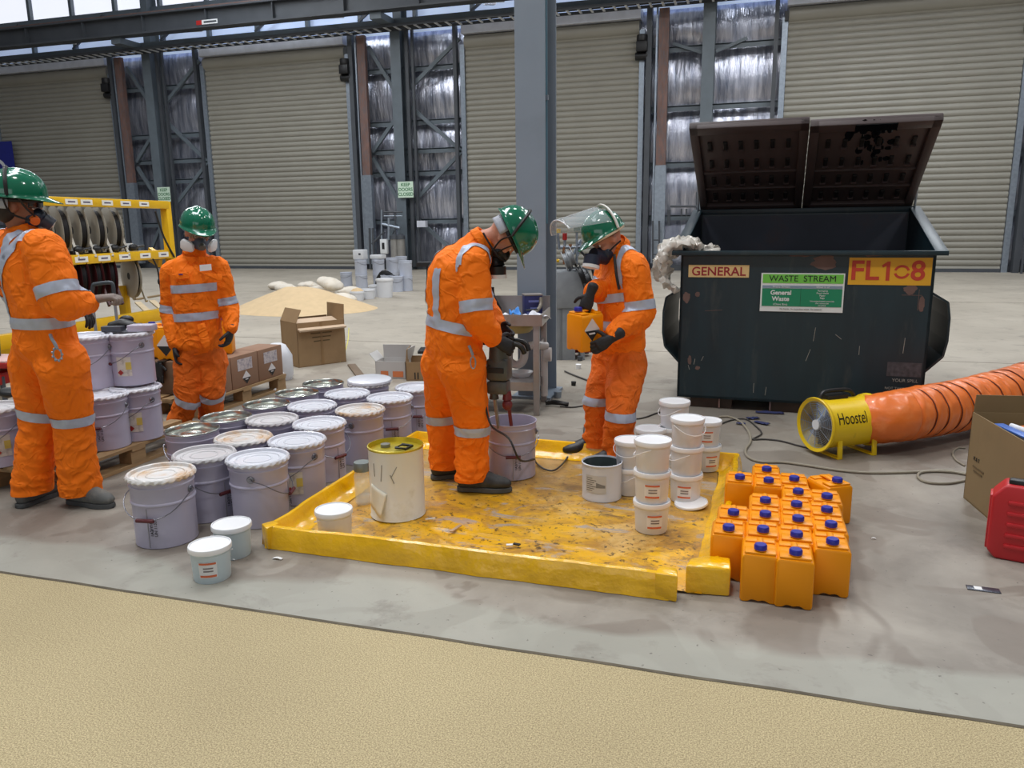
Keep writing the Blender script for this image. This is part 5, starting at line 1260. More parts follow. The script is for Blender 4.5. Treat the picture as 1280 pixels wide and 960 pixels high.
# left group: jerrycan with hazard label next to far worker
cp = G(222, 488, .0)
lc = root('brown_carton', (-4.75, 5.38, PZ), 0, 'plain brown carton with a black glove draped on it, behind the pallet stack', 'carton')
top_z = J(222, 453, 6.5).z-PZ
MB().box((0, .18, top_z/2), (.34, .34, top_z)).bevel(.005).build('body', mat('dim brown carton', (112, 88, 68), .8, 0, .08, 5), lc)
MI2 = MW[lc.name]
js = []
for k, (dx, dy) in enumerate(((-.02, .06), (.16, .22), (-.20, .10), (-.04, .30))):
    q = MI2 @ Vector((dx, dy, top_z))
    lb = ['orange jerrycan with black and white hazard diamond facing the camera on the brown carton', 'orange jerrycan behind the far worker arm on brown carton', 'orange jerrycan at left end behind the pail stack', 'orange jerrycan at the back of the brown carton group'][k]
    o = dup(jp, q, (.1 if k else .12), lb, 'orange jerrycans on the rear cartons'); o.scale = (1.15, 1, 1.3)
    if k == 0:
        hz = MB().box((0, 0, 0), (.10, .10, .001), R=RZ(PI/4)).xf(T(0.0, -.0015, .10) @ FRONT).build('hazard_label', M_haz, None); hz.parent = o
        h2 = MB().prism([(-.066, -.004), (.066, -.004), (0, -.07)], .0008, .0016, T(0.0, -.0015, .10) @ FRONT).build('black_half', M_ink, None); h2.parent = hz
# extra carton under the left group
lc2 = root('brown_carton', (-5.1, 5.42, PZ), 0, 'brown carton hidden behind the upper pail of the stack', 'carton')
MB().box((0, .14, top_z/2), (.3, .34, top_z)).bevel(.005).build('body', mat('dim brown carton', (112, 88, 68)), lc2)
# black glove hanging on the carton
def finger_glove(mbm, base, d, n_, s_, sc_=1.0):
    mbm.loft([base, base+d*.06*sc_, base+d*.10*sc_], [(.035, .014), (.042, .016), (.038, .012)], s_, n=12, sub=2)
    for k in range(4):
        f0 = base+d*.09*sc_+s_*(.028-.019*k); f1 = f0+(d+s_*(.12-.08*k)+n_*.2).normalized()*(.07-.008*abs(k-1.3))
        mbm.loft([f0, (f0+f1)/2+n_*.004, f1], [(.0105, .0095)]*3, s_, n=8, sub=2)
    t0 = base+d*.02+s_*.03; mbm.loft([t0, t0+(d*.6+s_*.7)*.06], [(.013, .011), (.011, .01)], n_, n=8, sub=2)
q = J(213, 478, 6.38)
o = tag((lambda m_: (finger_glove(m_, Vector((0, 0, .04)), Vector((0, 0, -1)), Vector((0, -1, 0)), Vector((1, 0, 0)), 1.2), m_)[1])(MB()).build('black_glove', M_black), 'black work glove hanging down the side of the brown carton', 'glove'); o.location = MI2 @ Vector((-.04, -.018, top_z-.05)); o.rotation_euler = (0, 0, 0)
o = tag(MB().box((0, 0, .006), (.06, .22, .01)).build('glove_cuff_strap', M_black), 'black strap holding the glove on top of brown carton', 'strap'); o.location = MI2 @ Vector((-.04, .08, top_z)); o.rotation_euler = (0, 0, YAW)
# white bottle behind cartons
q = G(343, 462); o = root('round_white_bottle', (-4.62, 6.85, 0), 0, 'round white plastic bottle half hidden right of the labelled cartons', 'bottle')
MB().lathe([(.0005, 0), (.13, 0), (.15, .05), (.15, .25), (.09, .36), (.05, .38), (.0005, .38)], n=28).build('body', mat('hazy white plastic', (206, 208, 214), .4, 0, .05), o)
MB().tube([G(349, 452, .2), G(353, 465, .1), G(351, 478, .03), G(343, 488, .02)], .012, 8, sub=5).build('white_hose', M_bkl, o, world=True)
# things lying on the stacked pails
q = G(156, 413, PZ+2*PH+.04)
gz = PZ+PH*1.03+.357
gp = G(158, 413, gz)
m_ = MB(); m_.loft([(-.10, 0, .03), (-.02, .02, .045), (.05, .0, .03)], [(.035, .03), (.05, .035), (.04, .025)], (0, 1, 0), n=12); 
for k in range(4): m_.loft([(.04, .03-.02*k, .03), (.09, .035-.022*k, .035), (.12, .03-.022*k, .012)], [(.012, .011)]*3, (0, 1, 0), n=8, sub=2)
m_.ell((-.01, .05, .07), (.05, .03, .03))
o = tag(m_.build('black_glove', M_black), 'black work glove lying on top of the upper stacked pail', 'glove'); o.location = (gp.x, gp.y, gz); o.rotation_euler = (0, 0, .4)
gp = G(175, 409, gz+.03); o = tag(MB().box((0, 0, .025), (.17, .10, .045)).bevel(.008).build('grey_tub_lid', mat('lilac grey plastic', (176, 168, 184), .4)), 'lilac grey plastic block on top of the upper stacked pail', 'block'); o.location = (gp.x, gp.y+.02, gz); o.rotation_euler = (0, 0, .3)
gp = G(145, 414, gz); o = tag(MB().box((0, 0, .02), (.14, .07, .038)).bevel(.005).build('dark_tool_block', mat('dark tool grey', (60, 62, 70), .5)), 'dark grey tool resting at left side of the upper pail lid', 'tool'); o.location = (gp.x, gp.y-.02, gz); o.rotation_euler = (0, 0, .3)
gz2 = PZ+.357; gp = G(9, 496, gz2); o = tag(MB().ell((0, 0, .03), (.08, .05, .03)).ell((.05, .02, .04), (.05, .03, .03)).jitter(.015, 14).build('black_glove', M_black), 'black glove lying on the pail at the left edge', 'glove'); o.location = (gp.x+.02, gp.y, gz2)
# folding hand trolley behind the pails
t0, t1, tb = J(116, 358, 6.9), J(141, 356, 6.9), J(143, 425, 6.9)
ht = root('hand_trolley', (t1.x, t1.y, 0), YAW, 'hand trolley with dark curved handle behind the upper pails', 'trolley')
I_ = MW[ht.name].inverted(); a_, b2 = I_ @ t0, I_ @ t1
MB().tube([(a_.x-.02, 0, a_.z-.10), (a_.x-.0, 0, a_.z), (a_.x+.03, 0, a_.z+.02), (b2.x-.03, 0, b2.z+.02), (b2.x, 0, b2.z), (b2.x, 0, b2.z-.08)], .017, 8, sub=5).build('grip', mat('dark grey rubber', (58, 66, 72), .5), ht)
for x in (a_.x-.02, b2.x): MB().cyl((x, 0, .1), (x, 0, a_.z-.06), .013, n=10).build('upright', M_galv, ht)
MB().box(((a_.x+b2.x)/2, -.1, .03), (.3, .25, .02)).build('toe_plate', M_steel_d, ht)
for x in (a_.x-.04, b2.x+.02): MB().cyl((x-.015, .06, .08), (x+.015, .06, .08), .08, n=20).build('wheel', M_black, ht)
# red trolley and black tub at the left edge
q = J(10, 520, 6.6)
rt = root('red_trolley', (q.x, q.y, 0), YAW-.1, 'red trolley with pale deck behind the left worker at the left edge', 'trolley')
zt = J(10, 452, 6.6).z
MB().box((-.1, 0, zt), (.62, .4, .05)).bevel(.01).build('deck', M_red, rt); MB().box((-.1, 0, zt+.03), (.6, .38, .012)).build('deck_sheet', mat('pale deck', (206, 170, 166), .5), rt)
MB().box((-.05, 0, zt-.12), (.36, .36, .10)).bevel(.01).build('red_carriage', M_red, rt); MB().box((-.18, -.05, zt-.28), (.3, .2, .22)).build('pale_box', mat('pale cream box', (200, 196, 180), .6), rt)
for (x, y) in ((-.3, -.15), (.12, -.15), (-.3, .15), (.12, .15)):
    MB().cyl((x, y, .05), (x, y, zt-.1), .02, n=8).build('leg', M_steel_d, rt); MB().cyl((x-.02, y, .05), (x+.02, y, .05), .05, n=14).build('wheel', M_black, rt)
z1 = zt+.04
q = J(2, 440, 6.7); MBt = MB().lathe([(.0005, 0), (.17, 0), (.19, .3), (.2, .31), (.0005, .3)], n=24)
o = tag(MBt.build('black_tub', M_black), 'black tub standing on red trolley at the left edge', 'tub'); qq = MW[rt.name] @ Vector((-.2, .0, z1)); o.location = qq
# ------------------------------------------------------------------ yellow hose reel rack
def HR(px, py, D): return J(px, py, D)
rackR = J(212, 400, 11.6); rackR.z = 0
rackL = J(20, 415, 8.9); rackL.z = 0
rd = (rackR-rackL); RLn = rd.length; raz = math.atan2(rd.y, rd.x)
rk = root('hose_reel_rack', tuple(rackL), raz, 'yellow steel rack holding two tiers of hose reels behind the left worker', 'hose rack')
zt = 1.93; zm = 1.20
def rkp(px, py):                                      # point in the rack front plane
    n_ = Vector((math.sin(raz), -math.cos(raz), 0)); d = ray(px, py); t = (rackL-CP).dot(n_)/d.dot(n_); return MW[rk.name].inverted() @ (CP+d*t)
ztop = rkp(200, 256).z; zmid = rkp(200, 318).z; xr = rkp(210, 290).x
xl = -1.5
MB().box(((xl+xr)/2, 0, ztop), (xr-xl, .12, .11)).bevel(.006).build('top_beam', M_yel, rk)
MB().box(((xl+xr)/2, 0, zmid), (xr-xl, .14, .12)).bevel(.006).build('middle_beam', M_yel, rk)
MB().box(((xl+xr)/2, .38, zmid), (xr-xl, .1, .1)).build('rear_beam', M_yel, rk)
MB().box(((xl+xr)/2, .2, zmid-.07), (xr-xl, .34, .015)).build('reel_shelf', mat('dull shelf', (150, 130, 70), .5), rk)
for (x, y, z0_, z1_) in ((xr, 0, .05, ztop+.05), (xl, 0, 0, ztop), (xl, .38, 0, ztop), (xr-.62, .38, .05, .75)):
    MB().box((x, y, (z0_+z1_)/2), (.11, .11, z1_-z0_)).bevel(.005).build('post', M_yel, rk)
MB().box((xr, .19, zmid), (.1, .38, .1)).build('end_beam', M_yel, rk); MB().bar((xr-.1, .1, zmid-.1), (xr, .35, zmid+.0), .06, .2).build('gusset', M_yel, rk)
for (y, z) in ((-.5, .12), (-.1, .33), (.7, .12)): MB().box(((xl+xr)/2, y, z), (xr-xl+.2, .12, .16)).bevel(.006).build('base_rail', M_yel, rk)
for x in (xl+.1, xr-.1): MB().box((x, .2, .06), (.12, 1.5, .12)).build('skid', M_yel, rk)
M_lt = mat('rack label', (232, 230, 222), .6)
M_ltx = mat('rack label print', (90, 84, 110), .6)
for k, px in enumerate((84, 103, 129, 152, 175)):
    q = rkp(px, 253+(.5 if k < 2 else 0)); l = MB().box((q.x, -.063, ztop), (.20, .004, .065)).build('name_label', M_lt, rk); MB().box((q.x, -.0655, ztop), (.12, .002, .018)).build('print', M_ltx, l)
for k, px in enumerate((95, 124, 150, 176, 199)):
    q = rkp(px, 318); l = MB().box((q.x, -.073, zmid), (.22, .004, .07)).build('name_label', M_lt, rk); MB().box((q.x, -.0755, zmid), (.12, .002, .02)).build('print', M_ltx, l)
M_rl = mat('reel cream', (176, 170, 158), .45, .1, .06); M_rd = mat('reel maroon', (70, 26, 30), .45, 0, .15); M_hose = mat('black hose', (30, 29, 32), .5, 0, .1)
ZX = Matrix(((0, 0, 1), (1, 0, 0), (0, 1, 0)))
def reel(px, py, m, R_=.36, hose=True, wd=.10):
    o = root('hose_reel', tuple(rkq(px, py, .2)), REELZ)
    pr = [(.05, -wd/2-.006), (R_*.55, -wd/2-.012), (R_, -wd/2), (R_+.008, -wd/2+.004), (R_, -wd/2+.010), (R_*.4, -wd/2+.008)]
    MB().lathe(pr, n=44, M=ZX).build('side_disc', m, o); MB().lathe([(r, -z_) for r, z_ in pr], n=44, M=ZX).build('side_disc', m, o)
    mb = MB()
    for k in range(5):
        for rr in (R_*.82, R_*.70): mb.tube([(-wd/2+.03+k*(wd-.06)/4, rr*math.cos(2*PI*j/36), rr*math.sin(2*PI*j/36)) for j in range(36)], .018, 6, closed=True)
    mb.cyl((-wd/2, 0, 0), (wd/2, 0, 0), R_*.65, n=24)
    mb.build('wound_hose', M_hose, o)
    mb = MB(); mb.tube([(wd/2+.012, .5*R_*math.cos(a_), .5*R_*math.sin(a_)) for a_ in [2*PI*k/24 for k in range(24)]], .012, 5, closed=True); mb.build('disc_ring', m, o)
    mb = MB(); mb.bar((wd/2+.05, 0, 0), (wd/2+.05, -.25, -R_-.05), .05, .03, up=Vector((1, 0, 0))).bar((wd/2+.05, 0, 0), (wd/2+.05, .2, -R_-.05), .05, .03, up=Vector((1, 0, 0))); mb.build('bracket_arm', m, o)
    return o
REELZ = YAW+math.radians(47)
def rkq(px, py, off):
    q0_ = MW[rk.name] @ Vector((0, off, 0)); n_ = Vector((math.sin(raz), -math.cos(raz), 0)); d = ray(px, py); t = (q0_-CP).dot(n_)/d.dot(n_); return CP+d*t
rl = None
for k, px in enumerate((30, 52, 74, 96, 118, 139)):
    q = rkp(px, 284)
    o = reel(px, 284, M_rl, .30) if rl is None else dup(rl, Vector((rkq(px, 288, .2).x, rkq(px, 288, .2).y, rkq(95, 288, .2).z)), REELZ)
    if rl is None: rl = o; o.location.z = rkq(95, 288, .2).z
    tag(o, 'cream hose reel on upper tier of yellow rack, ' + ['hidden at far left', 'second, behind left worker mask', 'third from left', 'fourth from left', 'fifth from left', 'rightmost'][k], 'hose reel', 'upper tier hose reels')
rl = None
for k, px in enumerate((60, 78, 96, 114, 131, 164)):
    py = 347
    q = rkp(px, py)
    if k == 5: o = reel(164, 345, M_rl, .30, wd=.06)
    elif rl is None: rl = o = reel(px, py, M_rd, .34)
    else: o = dup(rl, Vector((rkq(px, py, .2).x, rkq(px, py, .2).y, rkq(92, py, .2).z)), REELZ)
    if k != 5: o.location.z = rkq(92, py, .2).z
    tag(o, ('dark maroon hose reel under the yellow rack shelf, ' + ['leftmost', 'second', 'third', 'fourth', 'rightmost maroon'][k]) if k < 5 else 'grey hose reel at right end under the rack shelf', 'hose reel', 'lower tier hose reels')
for k, px in enumerate((95, 118, 141, 164)):
    q = rkp(px, 302); o = tag(MB().ell((0, 0, .03), (.07, .05, .05)).box((0, .02, -.0), (.2, .05, .035)).cyl((.05, 0, .03), (.2, -.02, .05), .015, n=8).build('hose_nozzle', [M_black]), ['leftmost', 'second', 'third', 'rightmost'][k]+' black hose nozzle on the middle beam of yellow rack', 'nozzle', 'hose nozzles on the yellow rack'); o.location = MW[rk.name] @ Vector((q.x, -.02, zmid+.09)); o.rotation_euler = (0, 0, raz)
    MB().box((0, .03, -.015), (.24, .02, .1)).build('white_guide', M_white, rk, ).location = (q.x, .05, zmid+.14)
q = rkp(187, 330); MB().tube([(q.x-.05, -.1, zmid-.05), (q.x, -.12, zmid-.2), (q.x+.02, -.12, zmid-.45), (q.x+.02, -.12, .45)], .012, 8, sub=5).build('hanging_hose', M_hose, rk); MB().ell((q.x+.02, -.12, zmid-.38), (.03, .03, .05)).build('hose_stopper', M_hose, rk)
q = rkp(198, 290); MB().tube([(xr-.35, -.08, ztop-.1), (xr-.22, -.08, (ztop+zmid)/2-.1), (xr-.02, -.08, zmid-.05)], .014, 8, sub=5).build('slung_hose', M_hose, rk)
# loose planks near the rack foot
for k, (x0_, y0_, x1_, y1_, m) in enumerate(((172, 378, 194, 398, 'pale'), (190, 376, 205, 388, 'pale'), (170, 374, 206, 368, 'brown'), (196, 398, 206, 388, 'lime'))):
    zz_ = .02 if k == 2 else .225; p0, p1 = G(x0_, y0_, zz_), G(x1_, y1_, zz_)
    cc = {'pale': (196, 176, 142), 'brown': (146, 124, 92), 'lime': (190, 180, 50)}[m]
    o = tag(MB().bar(p0, p1, .10, .03).build('loose_plank', mat(m+' plank', cc, .7, 0, .1)), ['pale plank leaning on the rack base rails, left one', 'pale plank leaning on the rack base rails, right one', 'brown plank lying across the rack base', 'short lime yellow strip by the far worker elbow'][k], 'plank')

# ================================================================== PEOPLE
M_org = mat('hi vis orange cotton', (252, 122, 16), .72, 0, .06, 2.5, bump=.25, bscale=28, spec=.25, stain=(222, 104, 30), stamt=.45, stscale=3.5, thr=.55)
M_orgp = mat('faded orange trousers', (226, 106, 26), .75, 0, .08, 2.5, bump=.25, bscale=28, spec=.25, stain=(190, 98, 44), stamt=.5, stscale=4, thr=.52)
M_tape = mat('silver reflective tape', (178, 186, 204), .38, .15, .08, 18, bump=.1, bscale=20)
M_skin = mat('skin', (196, 136, 112), .5, 0, .05, 8, spec=.4); M_skd = mat('tanned skin', (150, 98, 76), .5, 0, .05, 8, spec=.4)
M_helm = mat('glossy green helmet', (0, 104, 74), .14, 0, .03, 3, coat=.7)
M_glv = mat('black glove fabric', (30, 30, 34), .65, 0, .15, 30, bump=.3, bscale=60)
M_boot = mat('dusty grey boot', (96, 98, 96), .7, 0, .15, 14, stain=(140, 136, 124), stamt=.5, stscale=9); M_bootd = mat('dark boot leather', (46, 48, 50), .6, 0, .15, 12, stain=(90, 92, 90), stamt=.4, stscale=9)
M_sole = mat('boot sole', (74, 76, 76), .8)
M_hair = mat('dark hair', (40, 30, 26), .7, 0, .2, 40)
M_web = mat('black webbing', (22, 20, 22), .6)
M_rub = mat('dark blue rubber mask', (34, 42, 62), .45, 0, .08); M_rubg = mat('grey rubber mask', (74, 84, 98), .45, 0, .06)
M_eye = mat('eye white', (225, 220, 214), .25, 0, 0); M_iris = mat('dark iris', (40, 28, 22), .2, 0, 0)

def fabric_creases(m):
    n = m.node_tree; L = n.links; b = n.nodes['Principled BSDF']; old = b.inputs['Normal'].links[0].from_node
    t = n.nodes.new('ShaderNodeTexCoord'); prev = None
    for sc_, dist, wdt in ((4.5, .016, .07), (9.0, .006, .08)):
        q = n.nodes.new('ShaderNodeTexNoise'); q.inputs['Scale'].default_value = sc_; q.inputs['Detail'].default_value = 2; q.inputs['Distortion'].default_value = .9; L.new(t.outputs['Object'], q.inputs['Vector'])
        s_ = n.nodes.new('ShaderNodeMath'); s_.operation = 'SUBTRACT'; L.new(q.outputs[0], s_.inputs[0]); s_.inputs[1].default_value = .5
        a = n.nodes.new('ShaderNodeMath'); a.operation = 'ABSOLUTE'; L.new(s_.outputs[0], a.inputs[0])
        r = n.nodes.new('ShaderNodeMapRange'); r.interpolation_type = 'SMOOTHSTEP'; L.new(a.outputs[0], r.inputs[0]); r.inputs[1].default_value = 0; r.inputs[2].default_value = wdt; r.inputs[3].default_value = 1; r.inputs[4].default_value = 0
        bp = n.nodes.new('ShaderNodeBump'); bp.inputs['Strength'].default_value = .45; bp.inputs['Distance'].default_value = dist; L.new(r.outputs[0], bp.inputs['Height'])
        L.new((prev or old).outputs[0], bp.inputs['Normal']); prev = bp
    L.new(prev.outputs[0], b.inputs['Normal'])
fabric_creases(M_org); fabric_creases(M_orgp)

def remesh(mb, voxel, smooth=2):
    bm = mb.bm if isinstance(mb, MB) else mb
    bmesh.ops.recalc_face_normals(bm, faces=bm.faces)
    me = bpy.data.meshes.new('tmp'); bm.to_mesh(me); bm.free()
    o = bpy.data.objects.new('tmp', me); COL.objects.link(o)
    r = o.modifiers.new('r', 'REMESH'); r.mode = 'VOXEL'; r.voxel_size = voxel
    if smooth: s_ = o.modifiers.new('s', 'SMOOTH'); s_.factor = .5; s_.iterations = smooth
    bpy.context.view_layer.update(); dg = bpy.context.evaluated_depsgraph_get()
    m2 = bpy.data.meshes.new_from_object(o.evaluated_get(dg))
    bpy.data.objects.remove(o); bpy.data.meshes.remove(me)
    out = MB(); out.bm.from_mesh(m2); bpy.data.meshes.remove(m2); return out
def segdist(p, a, b):
    ab = b-a; t = max(0, min(1, (p-a).dot(ab)/ab.length_squared)); return (p-(a+ab*t)).length, t
def wrinkle(mb, folds, seed, amp=1.0):
    bm = mb.bm; bm.normal_update()
    for v in bm.verts:
        p = v.co; d = .009*amp*noise.noise(p*6+Vector((seed, 0, 0))) + .003*amp*noise.noise(p*19+Vector((seed, 2, 0)))
        w0 = Vector((p.x*8, p.y*8, p.z*5.5+p.x*3))+Vector(noise.noise_vector(p*3))*1.3+Vector((0, seed*3, 0)); n0 = noise.noise(w0); d += .0055*amp*math.exp(-(n0/.13)**2)-.002
        for (c, ax_, rad, am, fr) in folds:
            q = p-c; L_ = q.length
            if L_ < rad*2.2:
                s_ = q.dot(ax_); w2 = (q-ax_*s_)*4.5+ax_*(s_*fr*.24)+Vector((seed, c.x*9, c.z*7))
                w2 += Vector(noise.noise_vector(p*4+Vector((seed, 1, 2))))*.6
                d += am*1.5*amp*math.exp(-(L_/(rad*1.25))**2)*(.55-1.6*abs(noise.noise(w2)))
        v.co = v.co+v.normal*d
    return mb
def band(src, planes, keep, off=.004):
    b = src.bm.copy()
    for co, no in planes:
        bmesh.ops.bisect_plane(b, geom=b.verts[:]+b.edges[:]+b.faces[:], plane_co=co, plane_no=no, clear_outer=True, clear_inner=False)
    kill = [f for f in b.faces if not keep(f.calc_center_median(), f.normal)]
    bmesh.ops.delete(b, geom=kill, context='FACES')
    b.normal_update()
    for v in b.verts: v.co = v.co+v.normal*off
    o = MB(); o.bm.free(); o.bm = b; return o
def slab(c, n_, hw): n_ = n_.normalized(); return [(c+n_*hw, n_), (c-n_*hw, -n_)]

def hand(w, d, n_, s_, curl=.6, sc=1.0, cuffb=.06, spread=0.0, thumb=.35):
    d, n_, s_ = d.normalized(), n_.normalized(), s_.normalized(); mb = MB()
    mb.loft([w-d*cuffb, w, w+d*.03*sc, w+d*.06*sc, w+d*.092*sc], [(.036, .032), (.030, .024), (.036, .022), (.043, .020), (.041, .017)], s_, n=14, sub=3)
    for k in range(4):
        off = (.031-.0205*k)*sc; L_ = (.078, .086, .080, .064)[k]*sc; b = w+d*.086*sc+s_*off; dr = (d+s_*(.10-.065*k)*(1+spread)).normalized()
        P = [b]; ang = curl*.35
        for q, fr in enumerate((.45, .31, .24)):
            u = (dr*math.cos(ang)+n_*math.sin(ang)).normalized(); P.append(P[-1]+u*L_*fr); ang += curl*(1.0 if q == 0 else .8)
        mb.loft(P, [(.0108, .0105), (.0104, .0100), (.0096, .0094), (.0085, .0082)], s_, n=10, sub=3)
    b = w+d*.022*sc+s_*.030*sc; u1 = (d*.62+s_*.72+n_*thumb).normalized(); u2 = (d*.85+s_*.25+n_*(thumb+.35*curl)).normalized()
    mb.loft([b-s_*.012, b+u1*.022, b+u1*.05*sc, b+u1*.05*sc+u2*.032*sc], [(.015, .014), (.0145, .013), (.012, .0115), (.010, .0095)], n_, n=10, sub=3)
    return remesh(mb, .0042, 2)
def boot(g, d, H=.15, L_=.325, pitch=0):
    d = d.normalized(); s_ = d.cross(UP); g = Vector(g); heel = g-d*.07
    mb = MB()
    mb.loft([g-d*.01+UP*(H+.02), g-d*.015+UP*.11, g-d*.01+UP*.07], [(.048, .052), (.046, .05), (.043, .055)], s_, n=16)
    mb.loft([heel+UP*.060, g+UP*.068, g+d*.07+UP*.066, g+d*.13+UP*.056, g+d*(L_-.155)+UP*.052, g+d*(L_-.118)+UP*.044], [(.038, .050), (.044, .062), (.046, .058), (.053, .045), (.048, .036), (.034, .026)], s_, n=18, sub=4)
    up = remesh(mb, .0085, 3)
    for v in up.bm.verts: v.co.z = max(v.co.z, g.z+.022)
    so = MB(); out = []
    prof = [(-.092, .0), (-.086, .028), (-.06, .040), (0, .038), (.05, .044), (.11, .054), (.16, .048), (.20, .028), (.213, 0)]
    pts = [(x*L_/.30, y) for x, y in prof]+[(x*L_/.30, -y) for x, y in prof[::-1][1:-1]]
    M_ = Matrix(((d.x, s_.x, 0, g.x), (d.y, s_.y, 0, g.y), (0, 0, 1, g.z), (0, 0, 0, 1)))
    so.prism(pts, .001, .028, M_, taper=[(x*.99, y*.96) for x, y in pts]); so.bevel(.003, 1, .9)
    return up, so
def head(c, f, u, skin=True, nose=True):
    f = f.normalized(); u = (u-f*u.dot(f)).normalized(); s_ = f.cross(u)     # s_: person's right
    M3 = Matrix((s_, f, u)).transposed(); mb = MB()
    def at(x, y, z): return c+M3 @ Vector((x, y, z))
    mb.ell(at(0, -.012, .018), (.076, .094, .088), M3, 24, 16)
    mb.ell(at(0, .028, -.045), (.058, .062, .072), M3, 20, 14)
    mb.ell(at(0, .052, -.085), (.036, .038, .028), M3, 16, 10)
    mb.ell(at(0, .078, .012), (.056, .018, .014), M3, 14, 8)              # brow
    mb.loft([at(0, .082, .002), at(0, .103, -.028), at(0, .098, -.04)], [(.010, .010), (.015, .014), (.016, .010)], s_, n=10, sub=2)
    for q in (-1, 1):
        mb.ell(at(q*.040, .058, -.03), (.024, .024, .022), M3, 12, 8)
        mb.ell(at(q*.078, -.008, -.015), (.011, .021, .033), M3, 12, 8)
    mb.ell(at(0, .084, -.062), (.024, .012, .007), M3, 12, 6); mb.ell(at(0, .082, -.072), (.021, .012, .007), M3, 12, 6)
    return mb, at, M3
def helmet(par, c, f, u, brim=1.0, strap=True, name='helmet'):
    f = f.normalized(); u = (u-f*u.dot(f)).normalized(); s_ = f.cross(u); M3 = Matrix((s_, f, u)).transposed()
    def fn(r, t):                                                       # r: 0 crown .. 1 rim, t around
        a = 2*PI*t; ca, sa = math.cos(a), math.sin(a)                   # a=90deg: front
        if r < .82:
            th = r/.82*PI/2; x = .118*math.sin(th)*ca; y = .142*math.sin(th)*sa; z = .135*math.cos(th)**.85 if th < PI/2-.001 else 0
            if abs(x) < .030: z += .006*math.cos(x/.030*PI/2)*math.cos(th)**.3
            if .05 < abs(x) < .062: z += .003
            return c+M3 @ Vector((x, y, z))
        k = (r-.82)/.18; fl = .010*k; peak = .062*k*max(0, sa)**2.2*brim
        x = (.118+fl)*ca*(1-.12*max(0, sa)**3*k*0); y = (.142+fl)*sa+peak; z = -.012*k-.016*k*max(0, sa)**2*brim-.018*k*abs(ca)**4*0
        return c+M3 @ Vector((x, y, z))
    h = MB().grid(fn, 34, 72); bmesh.ops.remove_doubles(h.bm, verts=h.bm.verts, dist=.0004)
    o = h.build(name, M_helm, par, world=True, ang=1.1, thick=.004)
    mb = MB(); mb.tube([c+M3 @ Vector((.092*math.cos(2*PI*k/32), .108*math.sin(2*PI*k/32), -.022)) for k in range(32)], .010, 6, closed=True, flat=1.3)
    mb.build('headband', M_web, o, world=True)
    return o, M3
def strap(par, pts, r=.007, m=None, nm='strap', flat=.5):
    return MB().tube(pts, r, 6, sub=4, flat=flat).build(nm, m or M_web, par, world=True)
def eyes(par, at, M3):
    for q in (-1, 1):
        e_ = MB().ell(at(q*.031, .072, -.004), (.0125, .0115, .011), M3, 12, 8).build('eye', M_eye, par, world=True)
        MB().ell(at(q*.031, .0805, -.004), (.0055, .004, .0055), M3, 10, 6).build('iris', M_iris, e_, world=True)

